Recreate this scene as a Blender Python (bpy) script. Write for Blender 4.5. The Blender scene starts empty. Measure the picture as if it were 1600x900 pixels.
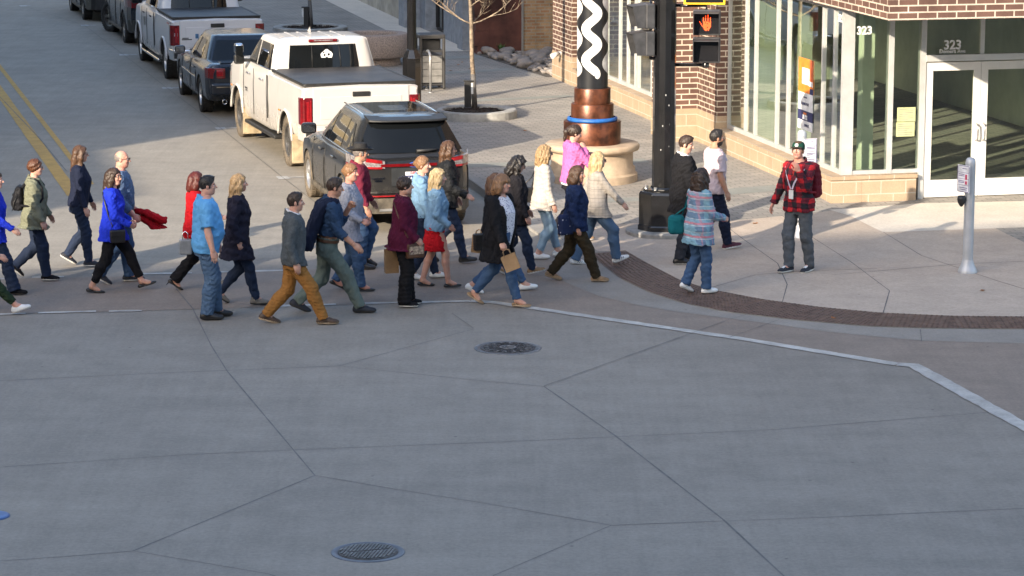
import bpy, bmesh, math, random
import numpy as np
from mathutils import Vector, Matrix
random.seed(7); rng = np.random.default_rng(7)
SC = bpy.context.scene
COL = SC.collection
R = math.radians
# ------------------------------------------------------------------ camera, sky, sun, exposure
CAM_F, CAM_H = 4400.0, 6.8                      # focal length in pixels of a 1600 px wide picture; eye height
CAM_T = math.atan(820 / CAM_F)
cam_d = bpy.data.cameras.new('camera'); cam = bpy.data.objects.new('camera', cam_d); COL.objects.link(cam)
cam_d.sensor_width = 36; cam_d.lens = 36 * CAM_F / 1600; cam_d.clip_end = 2000
cam.location = (0, 0, CAM_H); cam.rotation_euler = (math.pi / 2 - CAM_T, 0, 0)
SC.camera = cam
SUN_AZ, SUN_EL = 34.0, 19.5                     # light travels 34 deg right of straight ahead, sun behind the camera
w = bpy.data.worlds.new('World'); SC.world = w; w.use_nodes = True
nt = w.node_tree; bg = nt.nodes['Background']; sky = nt.nodes.new('ShaderNodeTexSky')
sky.sky_type = 'NISHITA'; sky.sun_disc = False; sky.sun_elevation = R(SUN_EL); sky.sun_rotation = R(180 + SUN_AZ)
sky.air_density = 1.0; sky.dust_density = 2.0; sky.ozone_density = 1.0
nt.links.new(sky.outputs[0], bg.inputs[0]); bg.inputs[1].default_value = 0.15
sun_d = bpy.data.lights.new('sun', 'SUN'); sun = bpy.data.objects.new('sun', sun_d); COL.objects.link(sun)
sun_d.energy = 3.0; sun_d.angle = R(0.6); sun_d.color = (1.0, 0.86, 0.68)
ce = math.cos(R(SUN_EL))
sdir = Vector((math.sin(R(SUN_AZ)) * ce, math.cos(R(SUN_AZ)) * ce, -math.sin(R(SUN_EL))))
sun.rotation_euler = sdir.to_track_quat('-Z', 'Y').to_euler()
SC.view_settings.view_transform = 'Standard'; SC.view_settings.look = 'None'
SC.view_settings.exposure = 1.77; SC.view_settings.gamma = 1.0; SC.view_settings.use_curve_mapping = False

# ------------------------------------------------------------------ survey helpers (photo pixel -> point on the ground)
_c, _s = math.cos(CAM_T), math.sin(CAM_T)
def G(px, py, z=0.0):
    d = py - 450; t = (CAM_H - z) / (CAM_F * _s + d * _c)
    return ((px - 800) * t, (CAM_F * _c - d * _s) * t)
def Zat(x, y, py):
    k = (450 - py) / CAM_F
    return CAM_H + y * (k * _c - _s) / (_c + k * _s)
B0 = Vector((4.949, 43.214)); BU = Vector((-0.22681, 0.97394)); BV = Vector((0.97394, 0.22681))
def AB(x, y):
    d = Vector((x, y)) - B0
    return d.dot(BU), d.dot(BV)
def W(a, b, z=0.0):
    p = B0 + BU * a + BV * b
    return Vector((p.x, p.y, z))
def sst(x): x = min(1, max(0, x)); return x * x * (3 - 2 * x)
def SZ(x, y):                                    # height of the pavement: a kerb's height up the street, flush at the crossing
    a, b = AB(x, y)
    t = min((a + 2.6) / 4.6, 1.0)
    return 0.012 + 0.118 * sst(t)
def GS(px, py):
    z = 0.0
    for _ in range(5):
        p = G(px, py, z); z = SZ(*p)
    return Vector((p[0], p[1], z))

# ------------------------------------------------------------------ object helpers
def tag(o, label=None, cat=None, group=None, kind=None):
    if label: o['label'] = label
    if cat: o['category'] = cat
    if group: o['group'] = group
    if kind: o['kind'] = kind
    return o
def empty(name, loc=(0, 0, 0), rz=0.0, label=None, cat=None, group=None):
    o = bpy.data.objects.new(name, None); COL.objects.link(o); o.location = loc; o.rotation_euler = (0, 0, rz)
    o.empty_display_size = .2
    return tag(o, label, cat, group)
def link(name, me, mats=None, parent=None):
    o = bpy.data.objects.new(name, me); COL.objects.link(o)
    if mats is not None:
        for m in (mats if isinstance(mats, (list, tuple)) else [mats]): me.materials.append(m)
    if parent: o.parent = parent
    return o
def copy_tree(o, parent=None):
    c = o.copy(); COL.objects.link(c)
    if parent: c.parent = parent
    for ch in list(o.children): copy_tree(ch, c)
    return c

class MB:
    """collects faces; build() links them as one mesh object"""
    def __init__(s): s.v = []; s.f = []; s.m = []; s.uv = []; s.sm = []
    def add(s, vs, fs, m=0, uvs=None, smooth=False):
        o = len(s.v); s.v += [tuple(v) for v in vs]
        for i, f in enumerate(fs):
            s.f.append(tuple(o + k for k in f)); s.m.append(m); s.sm.append(smooth)
            s.uv.append([(0, 0)] * len(f) if uvs is None else uvs[i])
        return s
    def quad(s, a, b, c, d, m=0, uv=None): return s.add([a, b, c, d], [(0, 1, 2, 3)], m, None if uv is None else [uv])
    def poly(s, pts, m=0): return s.add(pts, [tuple(range(len(pts)))], m)
    def box(s, c, size, M=None, m=0, uvscale=True):
        x, y, z = [q / 2 for q in size]; c = Vector(c)
        P = [Vector((sx * x, sy * y, sz * z)) + c for sx in (-1, 1) for sy in (-1, 1) for sz in (-1, 1)]
        F = [(0, 1, 3, 2), (4, 6, 7, 5), (0, 4, 5, 1), (2, 3, 7, 6), (0, 2, 6, 4), (1, 5, 7, 3)]
        ax = [(1, 2), (1, 2), (0, 2), (0, 2), (0, 1), (0, 1)]
        uvs = [[(P[k][a], P[k][b]) for k in f] for f, (a, b) in zip(F, ax)]
        if M is not None: P = [M @ p for p in P]
        return s.add(P, F, m, uvs)
    def prism(s, pts, z0, z1, M=None, m=0, cap=True):      # outline in xy (ccw), extruded in z
        n = len(pts); V = [Vector((p[0], p[1], z0)) for p in pts] + [Vector((p[0], p[1], z1)) for p in pts]
        if M is not None: V = [M @ v for v in V]
        F = [(i, (i + 1) % n, n + (i + 1) % n, n + i) for i in range(n)]
        if cap: F += [tuple(range(n - 1, -1, -1)), tuple(range(n, 2 * n))]
        return s.add(V, F, m)
    def tube(s, pts, r, n=8, m=0, caps=True, smooth=True):
        pts = [Vector(p) for p in pts]; rs = r if isinstance(r, (list, tuple)) else [r] * len(pts)
        rings = []; up = None
        for i, p in enumerate(pts):
            d = (pts[min(i + 1, len(pts) - 1)] - pts[max(i - 1, 0)]).normalized()
            if up is None: up = d.orthogonal().normalized()
            up = (up - d * up.dot(d))
            up = up.normalized() if up.length > 1e-6 else d.orthogonal().normalized()
            sd = d.cross(up)
            rings.append([p + (up * math.cos(2 * math.pi * k / n) + sd * math.sin(2 * math.pi * k / n)) * rs[i] for k in range(n)])
        V = [v for rg in rings for v in rg]; F = []
        for i in range(len(pts) - 1):
            for k in range(n): F.append((i * n + k, i * n + (k + 1) % n, (i + 1) * n + (k + 1) % n, (i + 1) * n + k))
        s.add(V, F, m, smooth=smooth)
        if caps:
            o = len(s.v) - len(V)
            s.f += [tuple(o + k for k in range(n - 1, -1, -1)), tuple(o + (len(pts) - 1) * n + k for k in range(n))]
            s.m += [m, m]; s.sm += [False, False]; s.uv += [[(0, 0)] * n] * 2
        return s
    def lathe(s, prof, n=32, M=None, m=0, smooth=True, close=False):   # prof: (r, z)
        V = []; F = []
        for r, z in prof:
            for k in range(n):
                a = 2 * math.pi * k / n; V.append(Vector((r * math.cos(a), r * math.sin(a), z)))
        if M is not None: V = [M @ v for v in V]
        L = len(prof)
        for i in range(L if close else L - 1):
            j = (i + 1) % L
            for k in range(n): F.append((i * n + k, i * n + (k + 1) % n, j * n + (k + 1) % n, j * n + k))
        return s.add(V, F, m, smooth=smooth)
    def build(s, name, mats, parent=None, bevel=0.0, seg=2, split=None):
        me = bpy.data.meshes.new(name); me.from_pydata(s.v, [], s.f)
        me.polygons.foreach_set('material_index', s.m); me.polygons.foreach_set('use_smooth', s.sm)
        ul = me.uv_layers.new(name='uv'); flat = [c for f in s.uv for p in f for c in p]
        ul.data.foreach_set('uv', flat); me.update()
        o = link(name, me, mats, parent)
        if bevel:
            md = o.modifiers.new('bevel', 'BEVEL'); md.width = bevel; md.segments = seg; md.limit_method = 'ANGLE'; md.angle_limit = R(40)
        if split:
            md = o.modifiers.new('es', 'EDGE_SPLIT'); md.split_angle = R(split)
        return o

# ------------------------------------------------------------------ materials
MATS = {}
def _new(name):
    m = bpy.data.materials.new(name); m.use_nodes = True
    return m, m.node_tree, m.node_tree.nodes['Principled BSDF']
def N(t, typ, **kw):
    n = t.nodes.new('ShaderNode' + typ)
    for k, v in kw.items(): setattr(n, k, v)
    return n
def mixrgb(t, fac, a, b, blend='MIX'):
    n = t.nodes.new('ShaderNodeMix'); n.data_type = 'RGBA'; n.blend_type = blend
    for sock, val in ((n.inputs[0], fac), (n.inputs[6], a), (n.inputs[7], b)):
        if hasattr(val, 'is_linked'): t.links.new(val, sock)
        elif isinstance(val, (int, float)): sock.default_value = val
        else: sock.default_value = (*val, 1) if len(val) == 3 else val
    return n.outputs[2]
def noise(t, co, scale, detail=4, rough=.6, stretch=None):
    if stretch:
        mp = N(t, 'Mapping'); mp.inputs['Scale'].default_value = stretch; t.links.new(co, mp.inputs[0]); co = mp.outputs[0]
    n = N(t, 'TexNoise'); n.inputs['Scale'].default_value = scale; n.inputs['Detail'].default_value = detail
    n.inputs['Roughness'].default_value = rough; t.links.new(co, n.inputs['Vector'])
    return n.outputs[0]
def ramp(t, v, lo, hi, a=0.0, b=1.0):
    n = N(t, 'MapRange'); t.links.new(v, n.inputs[0])
    for i, q in enumerate((lo, hi, a, b)): n.inputs[1 + i].default_value = q
    return n.outputs[0]
def bump(t, h, strength, dist=.01, bs=None):
    n = N(t, 'Bump'); n.inputs['Strength'].default_value = strength; n.inputs['Distance'].default_value = dist
    t.links.new(h, n.inputs['Height'])
    if bs is not None: t.links.new(n.outputs[0], bs.inputs['Normal'])
    return n.outputs[0]
def mth(t, op, a, b=0.0):
    n = N(t, 'Math', operation=op)
    for i, q in enumerate((a, b)):
        if hasattr(q, 'is_linked'): t.links.new(q, n.inputs[i])
        else: n.inputs[i].default_value = q
    return n.outputs[0]
def coords(t, kind='Object'): return N(t, 'TexCoord').outputs[kind]
def pm(name, col, rough=.6, metal=0.0, var=.12, scale=6.0, bmp=0.0, bscale=None, spec=None, coat=0.0, col2=None, lo=.35, hi=.65, emit=None, sheen=0.0, trans=0.0):
    """plain procedural surface: base colour broken up by noise, optional bump"""
    if name in MATS: return MATS[name]
    m, t, b = _new(name); co = coords(t)
    n = noise(t, co, scale)
    c2 = col2 if col2 else tuple(max(0, c * (1 - 2 * var)) for c in col)
    c1 = col if col2 else tuple(c * (1 + var) for c in col)
    t.links.new(mixrgb(t, ramp(t, n, lo, hi), c2, c1), b.inputs['Base Color'])
    b.inputs['Roughness'].default_value = rough; b.inputs['Metallic'].default_value = metal
    if spec is not None: b.inputs['Specular IOR Level'].default_value = spec
    if coat: b.inputs['Coat Weight'].default_value = coat; b.inputs['Coat Roughness'].default_value = .04
    if sheen: b.inputs['Sheen Weight'].default_value = sheen
    if bmp: bump(t, noise(t, co, bscale or scale * 6, 6), bmp, .02, b)
    if emit: b.inputs['Emission Color'].default_value = (*emit[0], 1); b.inputs['Emission Strength'].default_value = emit[1]
    MATS[name] = m
    return m
def carpaint(name, col, flake=.0, dirt=0.0, dirtcol=(.30, .23, .15)):
    if name in MATS: return MATS[name]
    m, t, b = _new(name); co = coords(t)
    base = mixrgb(t, ramp(t, noise(t, co, 2.0), .3, .7), tuple(c * .93 for c in col), col)
    if dirt:                                              # road dust low on the sides
        sp = N(t, 'SeparateXYZ'); t.links.new(co, sp.inputs[0])
        hgt = ramp(t, sp.outputs[2], .95, .3)
        f = mth(t, 'MULTIPLY', mth(t, 'MULTIPLY', hgt, ramp(t, noise(t, co, 5, 6), .35, .7)), dirt)
        base = mixrgb(t, f, base, dirtcol)
        t.links.new(ramp(t, f, 0, 1, .22, .7), b.inputs['Roughness'])
    else: b.inputs['Roughness'].default_value = .25
    t.links.new(base, b.inputs['Base Color'])
    b.inputs['Metallic'].default_value = flake
    b.inputs['Coat Weight'].default_value = .3; b.inputs['Coat Roughness'].default_value = .03; b.inputs['Specular IOR Level'].default_value = .35
    MATS[name] = m
    return m
def textmesh(name, s, size, M, mat, parent=None, depth=.002, bold=0.0, align='CENTER'):
    cu = bpy.data.curves.new(name + '_c', 'FONT'); cu.body = s; cu.size = size; cu.extrude = depth; cu.offset = bold
    cu.align_x = align; cu.align_y = 'CENTER'; cu.resolution_u = 3
    tmp = bpy.data.objects.new('tmp', cu); COL.objects.link(tmp)
    dg = bpy.context.evaluated_depsgraph_get(); me = bpy.data.meshes.new_from_object(tmp.evaluated_get(dg))
    bpy.data.objects.remove(tmp); me.transform(M); me.materials.clear()
    return link(name, me, mat, parent)
def face_M(o, ux, uz):                                     # text plane: ux to the right, uz upward
    ux = Vector(ux).normalized(); uz = Vector(uz).normalized(); n = ux.cross(uz)
    return Matrix(((ux.x, uz.x, n.x, o[0]), (ux.y, uz.y, n.y, o[1]), (ux.z, uz.z, n.z, o[2]), (0, 0, 0, 1)))
def bake(o):                                               # apply modifiers without operators
    dg = bpy.context.evaluated_depsgraph_get(); me = bpy.data.meshes.new_from_object(o.evaluated_get(dg))
    o.modifiers.clear(); o.data = me
    return o
# ================================================================== SETTING: road, crossing, pavement
def ground_mat(name, c1, c2, stain=.25, rough=.85, sc=1.0, streak=0.0):
    m, t, b = _new(name); co = coords(t)
    big = noise(t, co, .18 * sc, 5, .6); mid = noise(t, co, 1.6 * sc, 6, .65); fine = noise(t, co, 22 * sc, 5, .75)
    c = mixrgb(t, ramp(t, big, .3, .7), c1, c2)
    dk = ramp(t, mid, .30, .72, 1 - stain, 1 + stain * .45)
    fn = ramp(t, fine, .25, .75, .80, 1.18)
    k = mth(t, 'MULTIPLY', dk, fn)
    if streak:                                           # tyre-polished bands and tining lines along the traffic
        st = noise(t, co, 1.0, 5, .7, stretch=(9, .5, 1)); k = mth(t, 'MULTIPLY', k, ramp(t, st, .3, .7, 1 - streak, 1 + streak * .6))
        st2 = noise(t, co, 1.0, 4, .7, stretch=(.35, 3.2, 1)); k = mth(t, 'MULTIPLY', k, ramp(t, st2, .35, .7, 1 - streak * .7, 1 + streak * .5))
    vn = N(t, 'TexVoronoi'); vn.inputs['Scale'].default_value = 2.1; t.links.new(co, vn.inputs['Vector'])
    spot = ramp(t, vn.outputs['Distance'], .02, .05, .55, 1.0)           # old gum and oil spots
    msk = noise(t, co, .9, 2); sp2 = mixrgb(t, ramp(t, msk, .46, .54), (1, 1, 1), (0, 0, 0))
    k = mth(t, 'MULTIPLY', k, mth(t, 'MAXIMUM', spot, sp2))
    cc = N(t, 'CombineXYZ')
    for i in range(3): t.links.new(k, cc.inputs[i])
    col = mixrgb(t, 1.0, c, cc.outputs[0], 'MULTIPLY')
    t.links.new(col, b.inputs['Base Color']); b.inputs['Roughness'].default_value = rough
    b.inputs['Specular IOR Level'].default_value = .3
    bump(t, fine, .35, .004, b)
    return m
M_ROAD = ground_mat('road_concrete', (.270, .246, .213), (.226, .206, .180), .15, .8, 1.0, .07)
M_STREET = ground_mat('street_concrete', (.315, .284, .235), (.268, .243, .205), .16, .8, 1.0, .08)
M_CROSS = ground_mat('crossing_concrete', (.262, .215, .178), (.226, .188, .158), .16, .85, 1.1, .06)
M_GUTTER = ground_mat('gutter_concrete', (.285, .262, .232), (.245, .226, .202), .15, .85, 1.2)
M_PINK = ground_mat('plaza_concrete', (.47, .39, .315), (.415, .345, .28), .14, .85, 1.2)
M_APRON = ground_mat('apron_concrete', (.62, .56, .475), (.56, .51, .44), .12, .85, 1.2)
M_KERB = ground_mat('kerb_concrete', (.29, .275, .25), (.25, .24, .22), .18, .85, 1.5)
M_PAINT = ground_mat('worn_white_paint', (.52, .51, .48), (.36, .35, .33), .36, .7, 2.5)
M_YELLOW = ground_mat('worn_yellow_paint', (.52, .31, .06), (.44, .26, .06), .25, .7, 2.5)
M_JOINT = pm('joint_seal', (.125, .121, .116), .85)
def ribbon(mb, pts, wd, z, m=0, zf=None, wob=0.0):
    P = [Vector((p[0], p[1])) for p in pts]; L = []
    for i, p in enumerate(P):
        d = (P[min(i + 1, len(P) - 1)] - P[max(i - 1, 0)]).normalized(); n = Vector((-d.y, d.x))
        ww = wd * (1 + random.uniform(-wob, wob)); L.append((p + n * ww / 2, p - n * ww / 2))
    for i in range(len(L) - 1):
        q = [L[i][0], L[i][1], L[i + 1][1], L[i + 1][0]]
        mb.add([(v.x, v.y, (zf(v.x, v.y) if zf else 0) + z) for v in q], [(0, 1, 2, 3)], m)
def densify(pts, step=.5):
    out = []
    for a, b in zip(pts[:-1], pts[1:]):
        a, b = Vector(a[:2]), Vector(b[:2]); n = max(1, int((b - a).length / step))
        out += [a.lerp(b, i / n) for i in range(n)]
    return out + [Vector(pts[-1][:2])]
def GP(l): return [Vector(G(*p)) for p in l]

# big sheet of roadway, out to the horizon
m_ = MB(); m_.quad((-600, -300, 0), (600, -300, 0), (600, 900, 0), (-600, 900, 0)); tag(m_.build('road', M_ROAD), kind='structure')
# the side street's concrete beyond the crossing
def strip(name, pts, z, mat):
    mb = MB(); mb.poly([(p[0], p[1], z) for p in pts]); return tag(mb.build(name, mat), kind='structure')
kerb_o = Vector(G(741, 298)); kerb_d = BU.copy()
def kerb_at(t, off=0.0): return kerb_o + kerb_d * t + BV * off
c1, c2 = Vector(G(-400, 443)), Vector(G(905, 380))
strip('side_street', [c1 - Vector((60, 15)), c1, c2, kerb_at(-2.0, .3), kerb_at(260, .3), kerb_at(260, -70)], .002, M_STREET)
# crossing: brown tinted concrete that swings round the corner, edged with white lines
tact_out = [(923, 398), (946, 418), (970, 436), (1015, 458), (1069, 475), (1132, 488), (1240, 501), (1357, 511), (1438, 514), (1600, 515.5), (1750, 515), (2100, 505)]
tact_in = [(977, 393), (1010, 412), (1060, 438), (1105, 453), (1195, 470), (1285, 482), (1375, 490.5), (1487, 495.5), (1600, 496.5), (1750, 496), (2100, 487)]
gut_out = [(862, 408), (880, 440), (938, 464), (1000, 478), (1060, 488), (1195, 505), (1285, 518), (1375, 527), (1442, 533), (1600, 537), (1750, 537), (2100, 530)]
low_line = [(-900, 520), (0, 491), (200, 486.5), (450, 479), (735, 471), (770, 473), (880, 489), (1159, 530), (1402, 570)]
right_line = [(1402, 570), (1428, 571.5), (1600, 667), (1900, 830)]
up_line = [(-900, 462), (0, 436), (215, 432), (600, 417), (780, 402), (905, 396)]
cp = GP(low_line) + GP(right_line[1:]) + GP([(2300, 800), (2100, 530)]) + GP(gut_out[::-1][1:]) + GP(up_line[::-1][1:])
strip('crossing', cp, .004, M_CROSS)
# polygons with many corners: triangulate from both edges instead of one n-gon
gp = GP(gut_out); tp = GP(tact_out)
def band(name, A, Bp, z, mat, zf=None, n=60, thick=None):
    def res(P):
        P = [Vector(p[:2]) for p in P]; L = [0]
        for a, b in zip(P[:-1], P[1:]): L.append(L[-1] + (b - a).length)
        out = []
        for i in range(n + 1):
            s = L[-1] * i / n; k = max(j for j in range(len(L)) if L[j] <= s + 1e-9); k = min(k, len(P) - 2)
            out.append(P[k].lerp(P[k + 1], (s - L[k]) / max(1e-9, L[k + 1] - L[k])))
        return out
    A, Bp = res(A), res(Bp); mb = MB()
    for i in range(n):
        q = [A[i], A[i + 1], Bp[i + 1], Bp[i]]
        mb.add([(v.x, v.y, z + (zf(v.x, v.y) if zf else 0)) for v in q], [(0, 1, 2, 3)])
    return mb.build(name, mat)
tag(band('gutter', gp, tp, .006, M_GUTTER), kind='structure')
mk = MB()
for seg, wd in ((low_line[4:], .16), (right_line, .19)): ribbon(mk, densify(GP(seg), .12), wd, .008, wob=.12)
for a, b in (((-500, 507), (40, 490.5)), ((60, 489.5), (150, 487)), ((170, 487), (222, 486)), ((430, 479), (525, 476)), ((560, 475), (640, 473)), ((655, 473), (735, 471))):
    ribbon(mk, densify(GP([a, b]), .12), .10, .008, wob=.3)
for a, b in (((-500, 448), (25, 436)), ((50, 434), (100, 433)), ((205, 429), (300, 427)), ((330, 426), (445, 423))): ribbon(mk, densify(GP([a, b]), .2), .09, .008, wob=.3)
# parking tick marks
for px, py, L_ in ((36, 9.5, 20), (132, 40, 26), (193, 86, 28), (261, 138, 34), (345, 201, 60), (442, 278, 40)):
    p = Vector(G(px, py)); q = p + BV * (L_ / 90 * 1.05)
    ribbon(mk, densify([p, q], .1), .10, .008, wob=.2); ribbon(mk, densify([p - BU * .18, p + BU * .16], .08), .20, .0082, wob=.15)
tag(mk.build('road_marking', M_PAINT), kind='structure')
ym = MB(); yo = Vector(G(113, 302)); 
yd = (Vector(G(0, 143)) - Vector(G(113, 300))).normalized()
ribbon(ym, densify([yo - yd * .3, yo + yd * 70], .5), .22, .008, wob=.04)
ribbon(ym, densify([yo + BV * .40 + yd * .9, yo + BV * .40 + yd * 70], .5), .10, .008, wob=.04)
tag(ym.build('centre_line', M_YELLOW), kind='structure')
# sawn joints and cracks
jm = MB()
for pts, wd in (([(275, 452), (302, 484)], .03), ([(302, 484), (330, 540), (355, 580), (492, 743)], .03), ([(492, 743), (208, 861)], .028), ([(492, 743), (620, 765), (760, 787), (955, 821)], .022),
                ([(208, 861), (100, 870), (-200, 890)], .022), ([(208, 861), (420, 897), (520, 930)], .02), ([(-200, 605), (0, 595), (250, 583), (530, 572)], .022), ([(530, 572), (740, 514), (706, 490)], .02),
                ([(530, 572), (760, 596), (850, 604)], .018), ([(-200, 740), (0, 730), (300, 710), (460, 703), (800, 690), (1200, 672), (1600, 640), (1900, 620)], .02), ([(850, 604), (1140, 500), (1225, 475)], .018),
                ([(850, 604), (960, 680), (1130, 812), (1230, 905)], .035), ([(770, 900), (955, 821), (1300, 808), (1700, 790)], .02), ([(1128, 812), (1010, 860), (930, 905)], .0), ([(1400, 570), (1440, 534), (1438, 516)], .022),
                ([(1140, 528), (1218, 500)], .018), ([(1040, 570), (1330, 730), (1420, 780)], .0), ([(345, 201), (442, 278), (520, 338)], .02), ([(36, 9.5), (132, 40), (193, 86), (261, 138), (345, 201)], .018),
                ([(60, 215), (104, 268)], .03), ([(0, 152), (60, 215)], .03)):
    if wd: 
        for p_, q_ in zip(pts[:-1], pts[1:]): ribbon(jm, densify(GP([p_, q_]), .25), wd * .5, .0095 if min(p_[1], q_[1]) < 520 and not (p_[0] < 800 and max(p_[1], q_[1]) > 530) else .002, wob=.35)
tag(jm.build('road_joint', M_JOINT), kind='structure')

# pavement (a raised sheet that ramps down to the crossing) with kerb
M_PAV, t_, b_ = _new('paver_brick'); co_ = coords(t_)
mp_ = N(t_, 'Mapping'); mp_.inputs['Rotation'].default_value = (0, 0, -math.atan2(BV.y, BV.x)); t_.links.new(co_, mp_.inputs[0])
br = N(t_, 'TexBrick'); t_.links.new(mp_.outputs[0], br.inputs['Vector'])
br.inputs['Scale'].default_value = 1.0; br.inputs['Brick Width'].default_value = .24; br.inputs['Row Height'].default_value = .12; br.inputs['Mortar Size'].default_value = .009
br.inputs['Color1'].default_value = (.325, .30, .262, 1); br.inputs['Color2'].default_value = (.245, .23, .207, 1); br.inputs['Mortar'].default_value = (.17, .155, .14, 1); br.inputs['Bias'].default_value = -.1
pn_ = ramp(t_, noise(t_, co_, .8, 6), .3, .7, .78, 1.12); cc_ = N(t_, 'CombineXYZ')
for i in range(3): t_.links.new(pn_, cc_.inputs[i])
t_.links.new(mixrgb(t_, 1.0, br.outputs[0], cc_.outputs[0], 'MULTIPLY'), b_.inputs['Base Color']); b_.inputs['Roughness'].default_value = .85
bump(t_, br.outputs[1], -.5, .006, b_)
outer = [kerb_at(t) for t in (230, 120, 60, 40, 28, 20, 14, 10, 7, 5, 3, 1.5, 0)] + GP([(757, 310), (785, 330), (820, 356), (850, 374), (880, 388), (905, 394)]) + GP(tact_out)
pb = MB(); kb = MB(); last = None
for i in range(len(outer)): pass
dens = densify(outer, .8)
kw = .16
for i in range(len(dens) - 1):
    a, b = dens[i], dens[i + 1]; d = (b - a).normalized(); n = Vector((-d.y, d.x))          # inward = left of travel
    d0 = (a - dens[max(i - 1, 0)]); d0 = d0.normalized() if d0.length > 0 else d; n0 = (n + Vector((-d0.y, d0.x))).normalized()
    d2 = (dens[min(i + 2, len(dens) - 1)] - b); d2 = d2.normalized() if d2.length > 0 else d; n2 = (n + Vector((-d2.y, d2.x))).normalized()
    za, zb = SZ(*a), SZ(*b); ai, bi = a + n0 * kw, b + n2 * kw
    kb.quad((*a, 0), (*b, 0), (*(b + n2 * .012), zb + .004), (*(a + n0 * .012), za + .004))
    kb.quad((*(a + n0 * .012), za + .004), (*(b + n2 * .012), zb + .004), (*bi, zb + .004), (*ai, za + .004))
tag(kb.build('kerb', M_KERB), kind='structure')
def pav_grid():
    mb = MB(); us = [-40, -20, -10, -7, -5, -4] + [-3.4 + .35 * i for i in range(22)] + [5, 8, 12, 20, 40, 80, 160, 230]
    # grid in building axes, clipped to the kerb by projecting the street side edge on to it
    vs = [0, .15, .3, .5, .75, 1.0]
    def edge_b(a):                                       # kerb b for a given a
        best = None
        for p, q in zip(dens[:-1], dens[1:]):
            pa, pb_ = AB(*p); qa, qb = AB(*q)
            if (pa - a) * (qa - a) <= 0 and abs(pa - qa) > 1e-6:
                t = (a - pa) / (qa - pa); bb = pb_ + (qb - pb_) * t
                best = bb if best is None else min(best, bb)
        return best
    amin = min(AB(*p)[0] for p in dens); us = [amin + .02 + .0] + [u for u in us if u > amin + .1]
    rows = []
    for a in us:
        e = edge_b(a); e = -7.0 if e is None else e
        rows.append([W(a, e + (60 - e) * v, 0) for v in vs])
    for r in rows:
        for p in r: p.z = SZ(p.x, p.y)
    for i in range(len(rows) - 1):
        for k in range(len(vs) - 1): mb.quad(rows[i][k], rows[i][k + 1], rows[i + 1][k + 1], rows[i + 1][k])
    return mb.build('pavement', M_PAV)
tag(pav_grid(), kind='structure')
def sheet(name, px, mat, dz, step=.6):
    """a sheet laid on the pavement: the outline is cut into a grid so that it follows the ramp"""
    P = [GS(*p) for p in px]; bm = bmesh.new(); f = bm.faces.new([bm.verts.new(p) for p in P])
    ca = [AB(p.x, p.y)[0] for p in P]
    a = math.floor(min(ca) / step) * step
    while a < max(ca):
        c0 = W(a, 0)
        bmesh.ops.bisect_plane(bm, geom=bm.verts[:] + bm.edges[:] + bm.faces[:], plane_co=c0, plane_no=Vector((BU.x, BU.y, 0)), dist=1e-4); a += step
    for v in bm.verts: v.co.z = SZ(v.co.x, v.co.y) + dz
    for f in bm.faces: f.normal_update()
    bmesh.ops.recalc_face_normals(bm, faces=bm.faces[:])
    if sum(f.normal.z for f in bm.faces) < 0: bmesh.ops.reverse_faces(bm, faces=bm.faces[:])
    me = bpy.data.meshes.new(name); bm.to_mesh(me); bm.free()
    return tag(link(name, me, mat), kind='structure')
sheet('plaza', [(935, 393), (905, 376), (930, 357), (985, 349), (1127, 347), (1180, 342), (1223, 338), (1300, 329.5), (1330, 338), (1380, 363), (1555, 357), (1600, 379), (1700, 425), (1900, 470), (2000, 484)] + tact_in[::-1][1:], M_PINK, .004)
sheet('door_apron', [(1296, 328), (1330, 338), (1380, 363), (1555, 357), (1800, 350), (1800, 310), (1440, 318)], M_APRON, .004)
# paver bands running across the pavement and the pale strip along the far building
M_BAND = ground_mat('band_concrete', (.27, .275, .25), (.23, .24, .22), .15, .85, 1.5)
def bandstrip(px0, px1, wd):
    p, q = GS(*px0), GS(*px1); mb = MB()
    ribbon(mb, densify([p, q], .5), wd, .004, zf=SZ); return tag(mb.build('paver_band', M_BAND), kind='structure')
for a, b, wd in (((722, 259), (1010, 251), .5), ((690, 160), (893, 150), .35), ((684, 115), (800, 108), .45), ((684, 91), (755, 88), .5), ((1062, 306), (1222, 293), .5), ((905, 316), (1000, 311), .35)): bandstrip(a, b, wd)
pj = MB()
for pts in ([(1223, 338), (1330, 410), (1390, 455), (1380, 489)], [(1100, 453), (1180, 430), (1240, 425), (1370, 420)], [(1127, 347), (1215, 412), (1230, 445), (1222, 474)], [(1380, 363), (1440, 400), (1560, 440), (1660, 470)], [(1300, 430), (1500, 413), (1650, 407)]):
    ribbon(pj, densify([GS(*p) for p in pts], .3), .012, .0065, zf=SZ, wob=.3)
tag(pj.build('plaza_joint', M_JOINT), kind='structure')
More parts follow.
